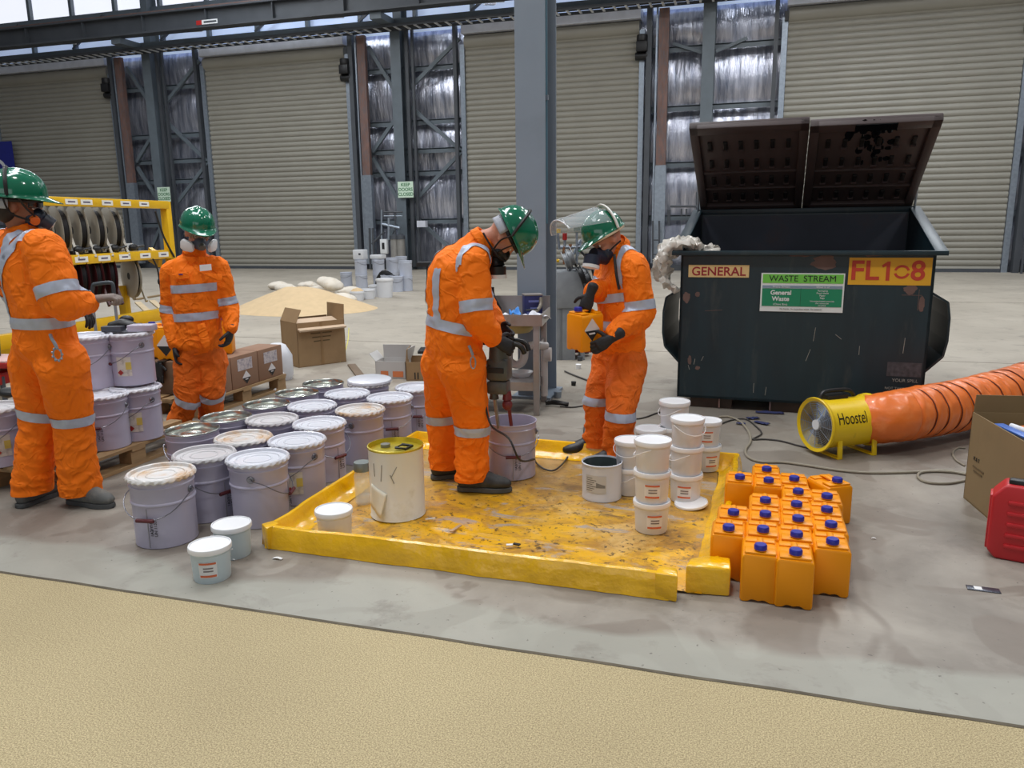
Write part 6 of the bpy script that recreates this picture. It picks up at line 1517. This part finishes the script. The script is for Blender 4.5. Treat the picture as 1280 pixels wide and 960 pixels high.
def person(base, label, S, R, fwd, head_c, hf, hu, skin, mats, seed, feet, opts={}):
    """S: joints in world space. keys: pelvis, waist, chest, neck, shR, elR, wrR, shL, elL, wrL, hipR, knR, anR, hipL, knL, anL"""
    o = root('person', base, 0, label, 'person')
    fwd = fwd.normalized(); rgt = fwd.cross(UP)
    # ---- body (one continuous skin surface)
    hb, at, M3 = head(head_c, hf, hu)
    nb = S['neck']
    hb.loft([nb-UP*.05, nb+UP*.0, (nb+at(0, -.03, -.05))/2, at(0, -.02, -.03)], [(.07, .06), (.058, .055), (.052, .052), (.050, .054)], rgt, n=16)
    hb.loft([S['pelvis'], S['waist'], S['chest'], nb-UP*.03], [(.12, .08), (.11, .075), (.12, .08), (.06, .05)], rgt, n=16)
    for sd in 'RL':
        hb.loft([nb-UP*.06, S['sh'+sd], S['el'+sd], S['wr'+sd]], [.045, .045, .036, .024], rgt if sd == 'R' else rgt, n=12)
        hb.loft([S['pelvis']-UP*.02, S['hip'+sd], S['kn'+sd], S['an'+sd]+UP*.05], [.07, .07, .05, .035], rgt, n=12)
    hb = remesh(hb, .0095, 2)
    body = hb.build('body', skin, o, world=True, ang=3)
    # ---- coverall
    jk, tr = mats
    two = opts.get('two')
    zcut = base[2]+opts.get('cut', .07)
    def hemcut(m_):
        bmesh.ops.bisect_plane(m_.bm, geom=m_.bm.verts[:]+m_.bm.edges[:]+m_.bm.faces[:], plane_co=(0, 0, zcut), plane_no=(0, 0, 1), clear_inner=True); return m_
    cm = MB(); pw, pd_ = opts.get('pel', (.185, .135)); ww, wd_ = opts.get('wai', (.178, .130)); cw, cdp = opts.get('che', (.20, .145))
    a_ = opts.get('arm', (.088, .080, .066, .050))
    lg = opts.get('leg', (.112, .100, .088, .092))
    torso = [S['pelvis'], S['waist'], S['chest'], (S['shR']+S['shL'])/2*.6+nb*.4-UP*.015, nb+UP*.01]
    trad = [(pw, pd_), (ww, wd_), (cw, cdp), (.165, .105), (.072, .070)]
    cm.loft(torso, trad, rgt, n=28)
    for sd in 'RL':
        inn = S['sh'+sd]*.55+nb*.45-UP*.035
        cm.loft([inn, S['sh'+sd], (S['sh'+sd]+S['el'+sd])/2, S['el'+sd], (S['el'+sd]+S['wr'+sd])/2, S['wr'+sd]], [a_[0]*.95, a_[0], (a_[0]+a_[1])/2, a_[1], a_[2], a_[3]], rgt+fwd*.3, n=18)
    lm = cm if not two else MB()
    if two:
        lm.loft([S['pelvis']-UP*.02, S['waist']-UP*.06], [(pw-.012, pd_-.01), (ww-.02, wd_-.015)], rgt, n=24)
    for sd in 'RL':
        cr_ = S['pelvis']*.5+S['hip'+sd]*.5-UP*.02
        an = S['an'+sd]
        lm.loft([cr_, S['hip'+sd]-UP*.05, (S['hip'+sd]+S['kn'+sd])/2, S['kn'+sd], (S['kn'+sd]+an)/2, an-UP*opts.get('hem', .035)], [(lg[0], lg[0]*1.08), (lg[0], lg[0]*1.12), (lg[1]*1.03, lg[1]*1.08), (lg[1]*.92, lg[1]*.95), (lg[2], lg[2]*1.04), (lg[3], lg[3]*1.12)], rgt, n=22)
    folds = []
    for sd in 'RL':
        ar = (S['wr'+sd]-S['sh'+sd]).normalized()
        folds += [(S['el'+sd], ar, .11, .010, 95), (S['wr'+sd]-(S['wr'+sd]-S['el'+sd]).normalized()*.05, (S['wr'+sd]-S['el'+sd]).normalized(), .07, .006, 130), (S['sh'+sd]-UP*.08, (ar+fwd*.5).normalized(), .09, .006, 80)]
        folds += [(S['kn'+sd]-UP*.04, (UP+rgt*.35).normalized(), .13, .008, 75), (S['an'+sd]+UP*.05, (UP+rgt*.2).normalized(), .13, .012, 90), (S['hip'+sd]-UP*.08, (UP+rgt*(.8 if sd == 'R' else -.8)).normalized(), .14, .008, 60)]
    folds += [(S['waist'], UP, .17, .007, 75), (S['chest'], (UP+rgt*.4).normalized(), .16, .004, 55)]
    cm = wrinkle(remesh(cm, .0115, 3), folds, seed)
    if two: lm = wrinkle(remesh(lm, .0115, 3), folds, seed+3)
    hemcut(lm if two else cm)
    def near(p):
        best = None
        for nm_, pts, rr in (('T', [S['pelvis'], S['waist'], S['chest'], nb], .16), ('aR', [S['shR'], S['elR'], S['wrR']], .078), ('aL', [S['shL'], S['elL'], S['wrL']], .078), ('lR', [S['hipR'], S['knR'], S['anR']], .10), ('lL', [S['hipL'], S['knL'], S['anL']], .10)):
            for k in range(len(pts)-1):
                dd, _ = segdist(p, pts[k], pts[k+1]); v = dd/rr
                if best is None or v < best[0]: best = (v, nm_)
        return best[1]
    tapes = []
    for (kind, *ar) in opts.get('bands', []):
        src = cm
        if kind == 'torso':                                              # ar: centre, normal, half width
            tapes.append(band(cm, slab(*ar), lambda p, n_: near(p) == 'T'))
        elif kind in ('aR', 'aL'):
            sd = kind[1]; t = ar[0]; hw = ar[1] if len(ar) > 1 else .026; a0, a1 = S['sh'+sd], S['el'+sd]
            if t > 1: a0, a1 = S['el'+sd], S['wr'+sd]; t -= 1
            c_ = a0.lerp(a1, t); dr = (a1-a0).normalized(); tapes.append(band(cm, slab(c_, dr, hw), lambda p, n_, kind=kind, c_=c_: near(p) == kind and (p-c_).length < .16))
        elif kind in ('lR', 'lL'):
            sd = kind[1]; c_ = S['kn'+sd]+(S['an'+sd]-S['kn'+sd])*ar[0]; dr = (S['an'+sd]-S['kn'+sd]).normalized()+Vector(ar[1] if len(ar) > 1 else (0, 0, 0)); src = lm if two else cm
            tapes.append(band(src, slab(c_, dr, .027), lambda p, n_, kind=kind: near(p) == kind))
        elif kind == 'strip':                                            # ar: point, plane normal, half width, keep(p, n)
            tapes.append(band(cm, slab(ar[0], ar[1], ar[2]), lambda p, n_, ff=ar[3]: near(p) == 'T' and ff(p, n_) or (near(p) != 'T' and (p-nb).length < .26 and ff(p, n_)), .0045))
    cov = cm.build('coverall' if not two else 'jacket', jk, o, world=True, ang=3)
    if two: lm.build('trousers', tr, o, world=True, ang=3)
    for t in tapes:
        if len(t.bm.faces): t.build('reflective_tape', M_tape, cov, world=True, ang=3, recalc=False)
    # collar
    col = MB(); nd = (at(0, -.02, -.05)-nb).normalized()
    nd = (nd+UP*.4).normalized(); sa = (rgt-nd*rgt.dot(nd)).normalized(); sb = nd.cross(sa)
    def cf(u, v):
        a = 2*PI*(u+.25); r = .080-.008*v + .012*max(0, math.sin(a*1))*0
        return nb-nd*.012+nd*(.062*v*(1-.25*max(0, -math.sin(a)))) + sa*math.cos(a)*r*1.02+sb*math.sin(a)*r
    col.grid(cf, 44, 5).build('collar', jk, cov, world=True, ang=3, thick=.006)
    # boots
    for sd in 'RL':
        g, d, m_, show = feet[sd]
        if show:
            up, so = boot(g, d); b = up.build('boot', m_, o, world=True, ang=3); so.build('sole', M_sole, b, world=True)
    return o, cov, body, at, M3
def img(x, y, a): return RT*x+UP*y+AW*a

def glove(par, *a, m=None, **k):
    cf = k.get('cuff', True); k.pop('cuff', None)
    return hand(*a, **k).build('glove', m or M_glv, par, world=True, ang=3)

# ---------------------------------------------------------------- 1: left worker, back to camera
D = 4.22
b0 = G(78, 630)
f1 = img(.78, 0, .62)
S = dict(pelvis=J(58, 432, D), waist=J(52, 388, D-.01), chest=J(36, 335, D), neck=J(28, 291, D+.02),
         shR=J(55, 313, D-.13), elR=J(77, 376, D-.17), wrR=J(113, 379, D-.04), shL=J(-2, 312, D+.13), elL=J(36, 378, D+.30), wrL=J(100, 381, D+.22),
         hipR=J(76, 445, D-.07), knR=J(93, 525, D-.06), hipL=J(42, 442, D+.07), knL=J(52, 522, D+.07))
fR = G(103, 630); fL = G(41, 629)
S['anR'] = fR+UP*.10; S['anL'] = fL+UP*.10
S['knR'] = J(90, 525, fR.dot(AW)-.02); S['knL'] = J(50, 522, fL.dot(AW)+.02)
rg1 = f1.normalized().cross(UP)
backmid = S['chest']-f1.normalized()*.12
bnd = [('torso', S['waist'].lerp(S['pelvis'], .28), UP+rg1*.0, .030), ('aR', .80, .030), ('aL', .8, .03), ('lR', -.02, (.0, .0, -.0)), ('lL', -.06),
       ('strip', backmid+rg1*.055-UP*.06, (rg1*.80-UP*.36), .024, lambda p, n_: n_.dot(f1) < .15 and p.z > S['waist'].z-.03),
       ('strip', backmid-rg1*.055-UP*.06, (rg1*.80+UP*.36), .024, lambda p, n_: n_.dot(f1) < .15 and p.z > S['waist'].z-.03),
       ('strip', S['neck']+rg1*.105, rg1+UP*.15, .024, lambda p, n_: p.z > S['chest'].z+.04 and n_.dot(f1) < .5)]
P1, cov1, body1, at, M3 = person(tuple(b0), 'person in orange overalls and green helmet standing at the left edge, back to camera', S, 0, f1, J(22, 256, D), img(.90, -.16, .42), img(.12, 1, 0), M_skd, (M_org, M_org), 1.0,
    dict(R=(fR, img(.93, 0, -.30), M_boot, 1), L=(fL, img(.25, 0, .9), M_boot, 1)), dict(bands=bnd, pel=(.195, .15), wai=(.20, .145), che=(.205, .15), arm=(.108, .098, .080, .058), leg=(.118, .114, .100, .098)))
eyes(body1, at, M3)
h1, HM = helmet(P1, at(0, -.005, .048), img(.90, -.08, .42), img(.10, 1, 0))
hc = at(0, -.005, .048)
def hw(x, y, z): return hc+HM @ Vector((x, y, z))
strap(h1, [hw(.121, -.03, .0), hw(.112, -.035, .07), hw(.06, -.04, .125), hw(0, -.04, .143), hw(-.06, -.04, .125), hw(-.112, -.035, .07)], .012, nm='strap')
strap(h1, [hw(.122, .02, -.01), hw(.10, .05, -.06), hw(.075, .085, -.10)], .008)
strap(h1, [hw(.118, -.05, -.01), hw(.095, -.02, -.09), hw(.07, .07, -.125)], .006)
MB().grid(lambda u, v: hw(.10*math.sin((u-.5)*2.6)*1.0, -.115*math.cos((u-.5)*2.6), -.02-.05*v), 18, 3).build('nape_guard', mat('pale nape band', (170, 172, 182), .6), h1, world=True, thick=.004)
MB().ell(at(0, -.045, -.03), (.074, .062, .075), M3, 20, 14).build('hair', M_hair, P1, world=True)
MB().grid(lambda u, v: at(.085*math.sin((u-.5)*2.4), .02+.095*math.cos((u-.5)*2.4), .035-.04*v), 20, 4).build('safety_glasses', mat('dark smoked lens', (40, 26, 28), .1, 0, 0, coat=.5), P1, world=True, thick=.002)
# respirator
r_ = MB().ell(at(0, .088, -.055), (.050, .050, .052), M3, 22, 14).ell(at(0, .06, -.06), (.060, .04, .055), M3).build('respirator', M_rub, P1, world=True)
MB().cyl(at(.052, .085, -.065), at(.072, .09, -.07), .026, .022, 20).build('orange_valve', mat('valve orange', (226, 112, 40), .4), r_, world=True)
MB().cyl(at(.0, .12, -.06), at(0, .165, -.085), .040, .036, 24).build('filter_canister', mat('dark canister', (58, 62, 74), .35), r_, world=True)
MB().cyl(at(.01, .166, -.075), at(.01, .172, -.077), .018, n=16).build('valve_disc', M_white, r_, world=True)
MB().cyl(at(.02, .11, -.115), at(.02, .125, -.13), .016, n=14).build('exhale_valve', M_white, r_, world=True)
d1 = img(.35, -.90, .10)
glove(P1, S['wrR']+img(.03, .02, 0), img(.88, .12, .2), img(.05, -1, 0), img(-.1, .1, 1), curl=1.5, m=mat('worn grey glove', (128, 116, 110), .8, 0, .1, 20), cuffb=.05)
glove(P1, S['wrL']+img(.0, .02, 0), img(.50, -.85, -.1), img(-.6, -.4, .2), img(.1, .1, -1), curl=.45, cuffb=.06, spread=2.5)
# pocket radio and keyring on the seat
MB().ell(J(44, 416, D-.15), (.035, .02, .018)).build('pocket_tool', M_black, cov1, world=True)
kq = J(71, 436, D-.20)
mb = MB(); mb.tube([kq+img(.022*math.cos(2*PI*k/20), .03*math.sin(2*PI*k/20)-.03, 0) for k in range(20)], .004, 6, closed=True)
for k in range(9): a_ = 2*PI*k/9; mb.ell(kq+img(.025*math.cos(a_), .034*math.sin(a_)-.03, -.003), (.007, .007, .007), n=8, m=6)
mb.tube([kq+img(0, .005, 0), kq+img(-.008, .03, 0), kq+img(-.02, .055, 0), kq+img(-.03, .075, .01)], .009, 6, sub=3); mb.build('key_carabiner', M_galv, cov1, world=True)

# ---------------------------------------------------------------- 2: far worker facing camera
D = 5.86
f2 = img(.22, 0, -1)
fR = G(226, 540); fL = G(264, 533)                    # person's right is image left
S = dict(pelvis=J(249, 432, D), waist=J(247, 395, D), chest=J(245, 350, D), neck=J(243, 317, D),
         shR=J(214, 338, D), elR=J(212, 387, D+.03), wrR=J(219, 431, D-.08), shL=J(274, 333, D+.03), elL=J(286, 383, D+.05), wrL=J(289, 412, D-.08),
         hipR=J(236, 445, D), knR=J(234, 498, D-.06), hipL=J(265, 443, D+.04), knL=J(265, 490, D))
S['anR'] = fR+UP*.10; S['anL'] = fL+UP*.10
rg2 = f2.normalized().cross(UP)
bnd = [('torso', J(247, 359, D), UP+RT*-.05, .030), ('torso', J(249, 394, D), UP-RT*.06, .030), ('aR', .95, .028), ('aL', .85, .028), ('lR', 0.02), ('lL', .02)]
P2, cov2, body2, at, M3 = person((S['pelvis'].x, S['pelvis'].y, 0), 'person in orange two-piece workwear standing beyond the pails with white filter mask', S, 0, f2, J(247, 290, D-.02), img(.55, -.35, -.8), img(.18, 1, -.2), M_skin, (M_org, M_orgp), 2.0,
    dict(R=(fR, img(.1, 0, -1), M_boot, 1), L=(fL, img(.3, 0, -1), M_boot, 1)), dict(two=1, bands=bnd, pel=(.178, .135), wai=(.166, .125), che=(.178, .132), arm=(.072, .068, .060, .052), leg=(.112, .100, .086, .088)))
# front placket and shirt tail, pockets, badge
eyes(body2, at, M3)
h2, HM = helmet(P2, at(0, -.005, .048), img(.58, -.25, -.8), img(.14, 1, -.15)); hc = at(0, -.005, .048)
MB().box((0, 0, 0), (.09, .004, .045)).xf(Matrix.Translation(J(257, 334.5, D-.135)) @ RZ(YAW-.15) @ RX(-.15) @ RY(-.08)).build('name_badge', M_white, cov2, world=True)
for (px, py, w_, an) in ((226, 345, .13, -.12), (267, 346, .13, .08)):
    MB().box((0, 0, 0), (w_, .006, .045)).bevel(.003).xf(Matrix.Translation(J(px, py, D-.145)) @ RZ(YAW-.1) @ RX(-.1) @ RY(an)).build('pocket_flap', M_org, cov2, world=True)
MB().box((0, 0, 0), (.03, .004, .008)).xf(Matrix.Translation(J(226, 343, D-.15)) @ RZ(YAW)).build('chest_logo', M_blue, cov2, world=True)
MB().loft([J(251, 405, D-.135), J(256, 425, D-.15), J(259, 436, D-.15)], [(.03, .006), (.035, .006), (.02, .005)], RT, n=10).build('shirt_tail', M_org, cov2, world=True)
for s_ in (-1, 1):                                     # collar wings
    MB().prism([(0, 0), (.075, .0), (.05, -.065), (.0, -.03)], 0, .005, Matrix.Translation(J(246+s_*2, 321, D-.105)) @ RZ(YAW) @ RX(.3) @ FRONT @ Matrix.Diagonal((s_, 1, 1, 1))).build('collar_wing', M_org, cov2, world=True)
MB().grid(lambda u, v: at(.078*math.sin((u-.5)*2.3), .012+.090*math.cos((u-.5)*2.3), .018-.042*v), 20, 4).build('safety_glasses', mat('clear brown lens', (120, 110, 90), .05, 0, 0, alpha=.35, coat=.6), P2, world=True, thick=.002)
r_ = MB().ell(at(0, .088, -.058), (.045, .048, .050), M3, 22, 14).ell(at(0, .055, -.062), (.058, .04, .055), M3).build('respirator', M_rubg, P2, world=True)
for s_ in (-1, 1):
    mb = MB(); c_ = at(s_*.085, .085, -.075); n_ = (M3 @ Vector((s_*.75, .65, 0))).normalized(); t_ = (M3 @ Vector((s_*.65, -.75, 0))).normalized(); u_ = M3 @ Vector((0, 0, 1))
    Mx = Matrix(((t_.x, u_.x, n_.x, c_.x), (t_.y, u_.y, n_.y, c_.y), (t_.z, u_.z, n_.z, c_.z), (0, 0, 0, 1)))
    mb.prism([(-.048, -.020), (-.035, -.040), (.03, -.046), (.058, -.030), (.060, .018), (.045, .040), (-.015, .036), (-.045, .018)], -.014, .014, Mx); mb.bevel(.007); mb.build('white_filter', M_white, r_, world=True)
MB().cyl(at(0, .12, -.06), at(0, .148, -.07), .026, .024, 18).build('valve_cap', mat('olive valve', (92, 92, 84), .4), r_, world=True)
strap(P2, [at(.078, .02, -.05), at(.085, -.03, -.04), at(.06, -.09, -.03), at(0, -.105, -.03), at(-.06, -.09, -.03), at(-.085, -.03, -.04), at(-.078, .02, -.05)], .006)
MB().ell(at(.07, -.045, .035), (.03, .03, .022), M3).build('ratchet_knob', mat('rust red knob', (120, 52, 36), .5), h2, world=True)
glove(P2, S['wrR'], img(.02, -1, -.1), img(.9, 0, .2), img(.2, 0, -1), curl=.6, cuffb=.03)
glove(P2, S['wrL'], img(-.25, -.85, -.1), img(-.9, 0, .2), img(-.2, 0, -1), curl=.9, cuffb=.03)

# ---------------------------------------------------------------- 3: stooping worker with the mixer
D = 4.37
f3 = img(.90, 0, .38)
fR = G(592, 613, BF); fL = G(558, 597, BF)
S = dict(pelvis=J(567, 432, D), waist=J(567, 398, D), chest=J(571, 345, D), neck=J(601, 302, D),
         shR=J(590, 328, D-.13), elR=J(598, 394, D-.17), wrR=J(617, 424, D-.10), shL=J(574, 325, D+.15), elL=J(604, 385, D+.26), wrL=J(622, 408, D+.12),
         hipR=J(578, 448, D-.06), hipL=J(556, 445, D+.07))
S['knR'] = J(586, 536, fR.dot(AW)-.0)+f3*.02; S['knL'] = J(553, 522, fL.dot(AW))
S['anR'] = fR+UP*.10-RT*.01; S['anL'] = fL+UP*.10
rg3 = f3.normalized().cross(UP)
spn = S['chest']-f3.normalized()*.10
bnd = [('torso', J(560, 403, D), UP+RT*.22, .030), ('aR', .82, .032), ('aL', .8, .03), ('lR', .02), ('lL', .0),
       ('strip', S['neck']+rg3*.10, rg3*1.0+UP*.22+f3*.05, .024, lambda p, n_: p.z > S['chest'].z+.03 and n_.dot(f3) < .75),
       ('strip', S['chest']+rg3*.085, rg3*1.0, .022, lambda p, n_: n_.dot(f3) < -.1 and S['waist'].z-.02 < p.z < S['chest'].z+.05),
       ('strip', S['chest']-rg3*.075, rg3*1.0, .022, lambda p, n_: n_.dot(f3) < -.1 and p.z > S['waist'].z-.02)]
P3, cov3, body3, at, M3 = person((S['pelvis'].x, S['pelvis'].y, BF), 'person in orange overalls bending over the grey mixing pail with a paint mixer', S, 0, f3, J(631, 295, D), img(.42, -.88, .12), img(.88, .46, 0), M_skin, (M_org, M_org), 3.0,
    dict(R=(fR, img(.97, 0, -.1), M_bootd, 1), L=(fL, img(.9, 0, .3), M_bootd, 1)), dict(bands=bnd, pel=(.195, .160), wai=(.175, .150), che=(.185, .165), arm=(.092, .088, .074, .056), leg=(.126, .106, .092, .090), hem=.04))
eyes(body3, at, M3)
h3, HM = helmet(P3, at(0, -.0, .046), img(.42, -.88, .12), img(.88, .46, 0)); hc = at(0, 0, .046)
strap(h3, [hw(.124, -.0, -.01), hw(.119, -.03, .05), hw(.09, -.05, .10), hw(.04, -.06, .132), hw(0, -.062, .138), hw(-.07, -.06, .11), hw(-.116, -.04, .05)], .010, flat=.9)
strap(h3, [hw(.122, -.0, -.01), at(.082, .0, -.03), at(.075, .03, -.09), at(.05, .06, -.11)], .008); strap(h3, [hw(.118, .05, -.015), at(.075, .05, -.05), at(.06, .07, -.09)], .008)
MB().grid(lambda u, v: hw(.10*math.sin((u-.5)*2.6), -.115*math.cos((u-.5)*2.6), -.015-.05*v), 18, 3).build('nape_guard', mat('pale nape band', (170, 172, 182)), h3, world=True, thick=.004)
r_ = MB().ell(at(0, .080, -.062), (.048, .050, .050), M3, 22, 14).ell(at(0, .055, -.07), (.060, .045, .055), M3).build('respirator', M_black, P3, world=True)
cc_ = J(621, 333, D+.0)
MB().cyl(at(0, .08, -.10), cc_, .035, .045, 24).cyl(cc_, cc_-UP*.045, .052, .052, 28).build('filter_canister', M_black, r_, world=True)
MB().cyl(cc_-UP*.045, cc_-UP*.066, .054, .054, 28).build('white_band', M_white, r_, world=True)
strap(P3, [J(604, 291, D-.09), J(612, 305, D-.095), J(622, 320, D-.08), J(632, 326, D-.04)], .010)
glove(P3, S['wrR']+img(.01, -.005, 0), img(.80, -.45, .25), img(-.05, -.4, .9), img(.3, .9, .3), curl=1.3, cuffb=.06)
glove(P3, S['wrL']+img(.0, 0, 0), img(.7, -.5, -.5), img(.1, -.3, -.9), img(.3, .9, -.3), curl=1.3, cuffb=.06)
kq = J(591, 442, D-.20); mb = MB(); mb.tube([kq+img(.014*math.cos(2*PI*k/16)-.0, .034*math.sin(2*PI*k/16)-.05, 0) for k in range(16)], .004, 6, closed=True); mb.tube([kq+img(0, -.01, 0), kq+img(-.01, .02, 0), kq+img(-.02, .045, 0)], .008, 6, sub=2); mb.build('key_ring', M_galv, cov3, world=True)
# paint mixer held by him, standing in the pail
MXb = Vector((MIXP.x-.02, MIXP.y-.02, MIXP.z+.10))
mtop = J(624, 448, D+.03)
mx = root('paint_mixer', (mtop.x, mtop.y, mtop.z), 0, 'twin shaft electric paint mixer held upright in the grey pail by stooping worker', 'mixer')
M_mx = mat('mixer grey body', (78, 82, 80), .45, 0, .2, 20); M_mxr = mat('mixer maroon', (110, 40, 46), .45)
mb = MB(); mb.box((0, 0, -.06), (.13, .12, .13)).bevel(.02); mb.cyl((0, 0, .08), (0, 0, -.02), .055, .062, 20).build('motor_body', M_mx, mx)
mb = MB(); mb.box((-.005, 0, -.165), (.12, .10, .08)).bevel(.015); mb.build('gear_case', M_mx, mx)
mb = MB(); mb.box((0, -.063, -.06), (.09, .006, .03)); mb.build('rating_plate', M_ink, mx)
MB().tube([(-.16, -.03, .04), (-.13, -.05, .09), (0, -.06, .10), (.13, -.05, .09), (.16, -.03, .04)], .015, 8, sub=4).build('handle_frame', M_black, mx)
MB().tube([(-.16, .06, .04), (-.13, .06, .09), (0, .06, .10), (.13, .06, .09), (.16, .06, .04)], .015, 8, sub=4).build('handle_frame', M_black, mx)
I_ = Matrix.Translation(-mtop)
for k, (dx, m) in enumerate(((-.035, M_mx), (.045, M_mxr))):
    e_ = I_ @ (MXb+RT*(dx*1.0)+UP*.02); MB().cyl((dx, 0, -.2), e_, .011, n=10).build('shaft', M_galv if k == 0 else M_mxr, mx)
    MB().cyl((dx, 0, -.24), (dx, 0, -.19), .028, .022, 16).build('chuck', m, mx)
MB().ell(((.045), -.0, -.27), (.03, .03, .035)).build('maroon_collar', M_mxr, mx)
mb = MB(); mb.tube([(-.04, -.06, -.03), (-.07, -.08, -.1), (-.05, -.11, -.25), (.0, -.16, -.36), I_ @ J(636, 548, D-.32), I_ @ J(650, 575, D-.30), I_ @ G(668, 574, .12)], .006, 8, sub=6); mb.build('power_lead', M_ink, mx)

# ---------------------------------------------------------------- 4: right worker holding a jerrycan
D = 5.03
f4 = img(-.92, 0, -.38)
fL = G(772, 583, BF); fR = G(748, 569, BF)
S = dict(pelvis=J(775, 432, D), waist=J(776, 398, D), chest=J(779, 350, D), neck=J(772, 309, D),
         shL=J(793, 336, D-.15), elL=J(800, 393, D-.18), wrL=J(766, 419, D-.28), shR=J(764, 330, D+.13), elR=J(752, 366, D+.16), wrR=J(741, 366, D-.02),
         hipL=J(784, 447, D-.06), hipR=J(765, 445, D+.07))
S['elR'] = J(756, 362, D+.12); S['wrR'] = J(740, 364, D-.18)
S['knL'] = J(779, 517, fL.dot(AW))+f4*.02; S['knR'] = J(752, 503, fR.dot(AW))+f4*.02
S['anL'] = fL+UP*.09; S['anR'] = fR+UP*.09
rg4 = f4.normalized().cross(UP)
bnd = [('torso', J(765, 370, D), UP-RT*.18+AW*.0, .028), ('torso', J(765, 404, D), UP-RT*.06, .028), ('aL', .80, .030), ('aR', .75, .028), ('lR', -.08), ('lL', .02),
       ('strip', S['neck']-rg4*.115, rg4*1.0-UP*.25, .022, lambda p, n_: p.z > S['chest'].z-.04 and n_.dot(f4) > -.6)]
P4, cov4, body4, at, M4 = person((S['pelvis'].x, S['pelvis'].y, BF), 'person in orange overalls with raised clear visor holding a yellow jerrycan', S, 0, f4, J(758, 299, D-.04), img(-.80, -.52, -.30), img(-.48, .86, .0), M_skin, (M_org, M_orgp), 4.0,
    dict(R=(fR-RT*.02, img(-1, 0, -.05), M_black, 1), L=(fL, img(-.9, 0, -.3), M_black, 1)), dict(two=1, bands=bnd, pel=(.185, .150), wai=(.172, .145), che=(.182, .150), arm=(.092, .090, .074, .056), leg=(.126, .108, .092, .094)))
eyes(body4, at, M4)
h4, HM = helmet(P4, at(0, -.005, .046), img(-.80, -.42, -.42), img(-.42, .88, .0)); hc = at(0, -.005, .046)
r_ = MB().ell(at(0, .080, -.060), (.050, .052, .052), M4, 22, 14).ell(at(0, .055, -.07), (.062, .045, .058), M4).build('respirator', M_rub, P4, world=True)
c1_, c2_ = J(741, 319, D-.12), J(739, 331, D-.13)
MB().cyl(at(0, .07, -.10), c1_, .040, .048, 24).cyl(c1_, c2_, .052, .052, 28).build('filter_canister', M_rub, r_, world=True)
MB().cyl(c2_, c2_+(c2_-c1_).normalized()*.02, .054, .054, 28).build('white_band', M_white, r_, world=True)
strap(P4, [at(.07, .03, -.06), at(.0, .085, -.09), at(-.07, .03, -.06), at(-.085, -.04, -.05)], .007)
strap(P4, [J(768, 318, D-.12), J(770, 340, D-.17), J(774, 362, D-.19)], .009, m=M_web)
MB().grid(lambda u, v: hw((.124+.004*v)*math.sin((u-.5)*5.0), .01+(.150)*math.cos((u-.5)*5.0), -.012-.016*v), 44, 2).build('white_rim_trim', mat('cream rim trim', (214, 190, 160), .5), h4, world=True, thick=.003)
# raised visor: bracket arch over the crown, clear curved sheet swung up above the peak
M_vis = mat('clear visor', (210, 220, 226), .04, 0, 0, alpha=.22, coat=.8)
arch = [hw(.128*math.cos(a_), -.035-.03*math.sin(a_), -.01+.165*math.sin(a_)) for a_ in [PI*k/18 for k in range(19)]]
MB().tube(arch, .009, 8, flat=2.0).build('visor_bracket', mat('milky white bracket', (216, 214, 208), .4), h4, world=True)
def vf(u, v):
    a_ = PI*(.08+.84*u); base = Vector((.125*math.cos(a_), -.02, .165*math.sin(a_))); tip = Vector((.125*math.cos(a_), .27, .11+.105*math.sin(a_)))
    return hw(*(base.lerp(tip, v)))
vis = MB().grid(vf, 30, 12).build('clear_visor', M_vis, h4, world=True, ang=3, thick=.002)
edge = [vf(u/20, 1) for u in range(21)]
MB().tube(edge, .0035, 6).build('visor_edge', mat('bright visor edge', (226, 230, 236), .2), vis, world=True)
MB().tube([vf(.5, v/10) for v in range(11)], .002, 6).build('visor_edge', mat('bright visor edge', (226, 230, 236)), vis, world=True)
# jerrycan in his hands
jc_c = J(731, 412, D-.22)
jt = Matrix.Translation(jc_c) @ RZ(YAW+.55) @ RY(math.radians(4)) @ Matrix.Diagonal((1.05, .82, 1.12, 1)) @ T(0, -.094, -.118)
hj = dup(jp, (0, 0, 0), 0, 'yellow orange jerrycan held up in both gloved hands by the worker on the right'); del hj['group']
hj.location = jc_c + (Matrix.Rotation(YAW-.98, 3, 'Z') @ Vector((.0, -.085, 0))) - UP*.128
hj.rotation_euler = (.04, .05, YAW-.98); hj.scale = (1.05, .92, 1.10)
hzl = Matrix.Translation(J(741, 412, D-.34)) @ RZ(YAW-.05+.62) @ FRONT
def onjerry(lx, ly, lz): return None
hz = MB().box((0, 0, 0), (.092, .092, .001), R=RZ(PI/4)).xf(T(JW/2+.0015, .085, .125) @ RZ(PI/2) @ FRONT).build('hazard_label', M_haz, None); hz.parent = hj
h2_ = MB().prism([(-.060, -.004), (.060, -.004), (0, -.064)], .0008, .0016, T(JW/2+.0015, .085, .125) @ RZ(PI/2) @ FRONT).build('black_half', M_ink, None); h2_.parent = hz
h3_ = MB().prism([(-.03, -.016), (.03, -.016), (.024, -.026), (-.024, -.026)], .0017, .002, T(JW/2+.0015, .085, .125) @ RZ(PI/2) @ FRONT).build('white_bar', M_haz, None); h3_.parent = hz
glove(P4, J(738, 367, D-.22), img(-.35, -.92, -.12), img(0, -.2, 1), img(-.95, .3, 0), curl=1.25, cuffb=.05)
glove(P4, J(764, 423, D-.31), img(-.80, -.50, .05), img(-.35, .55, .75), img(-.4, .85, .1), curl=.5, cuffb=.07)
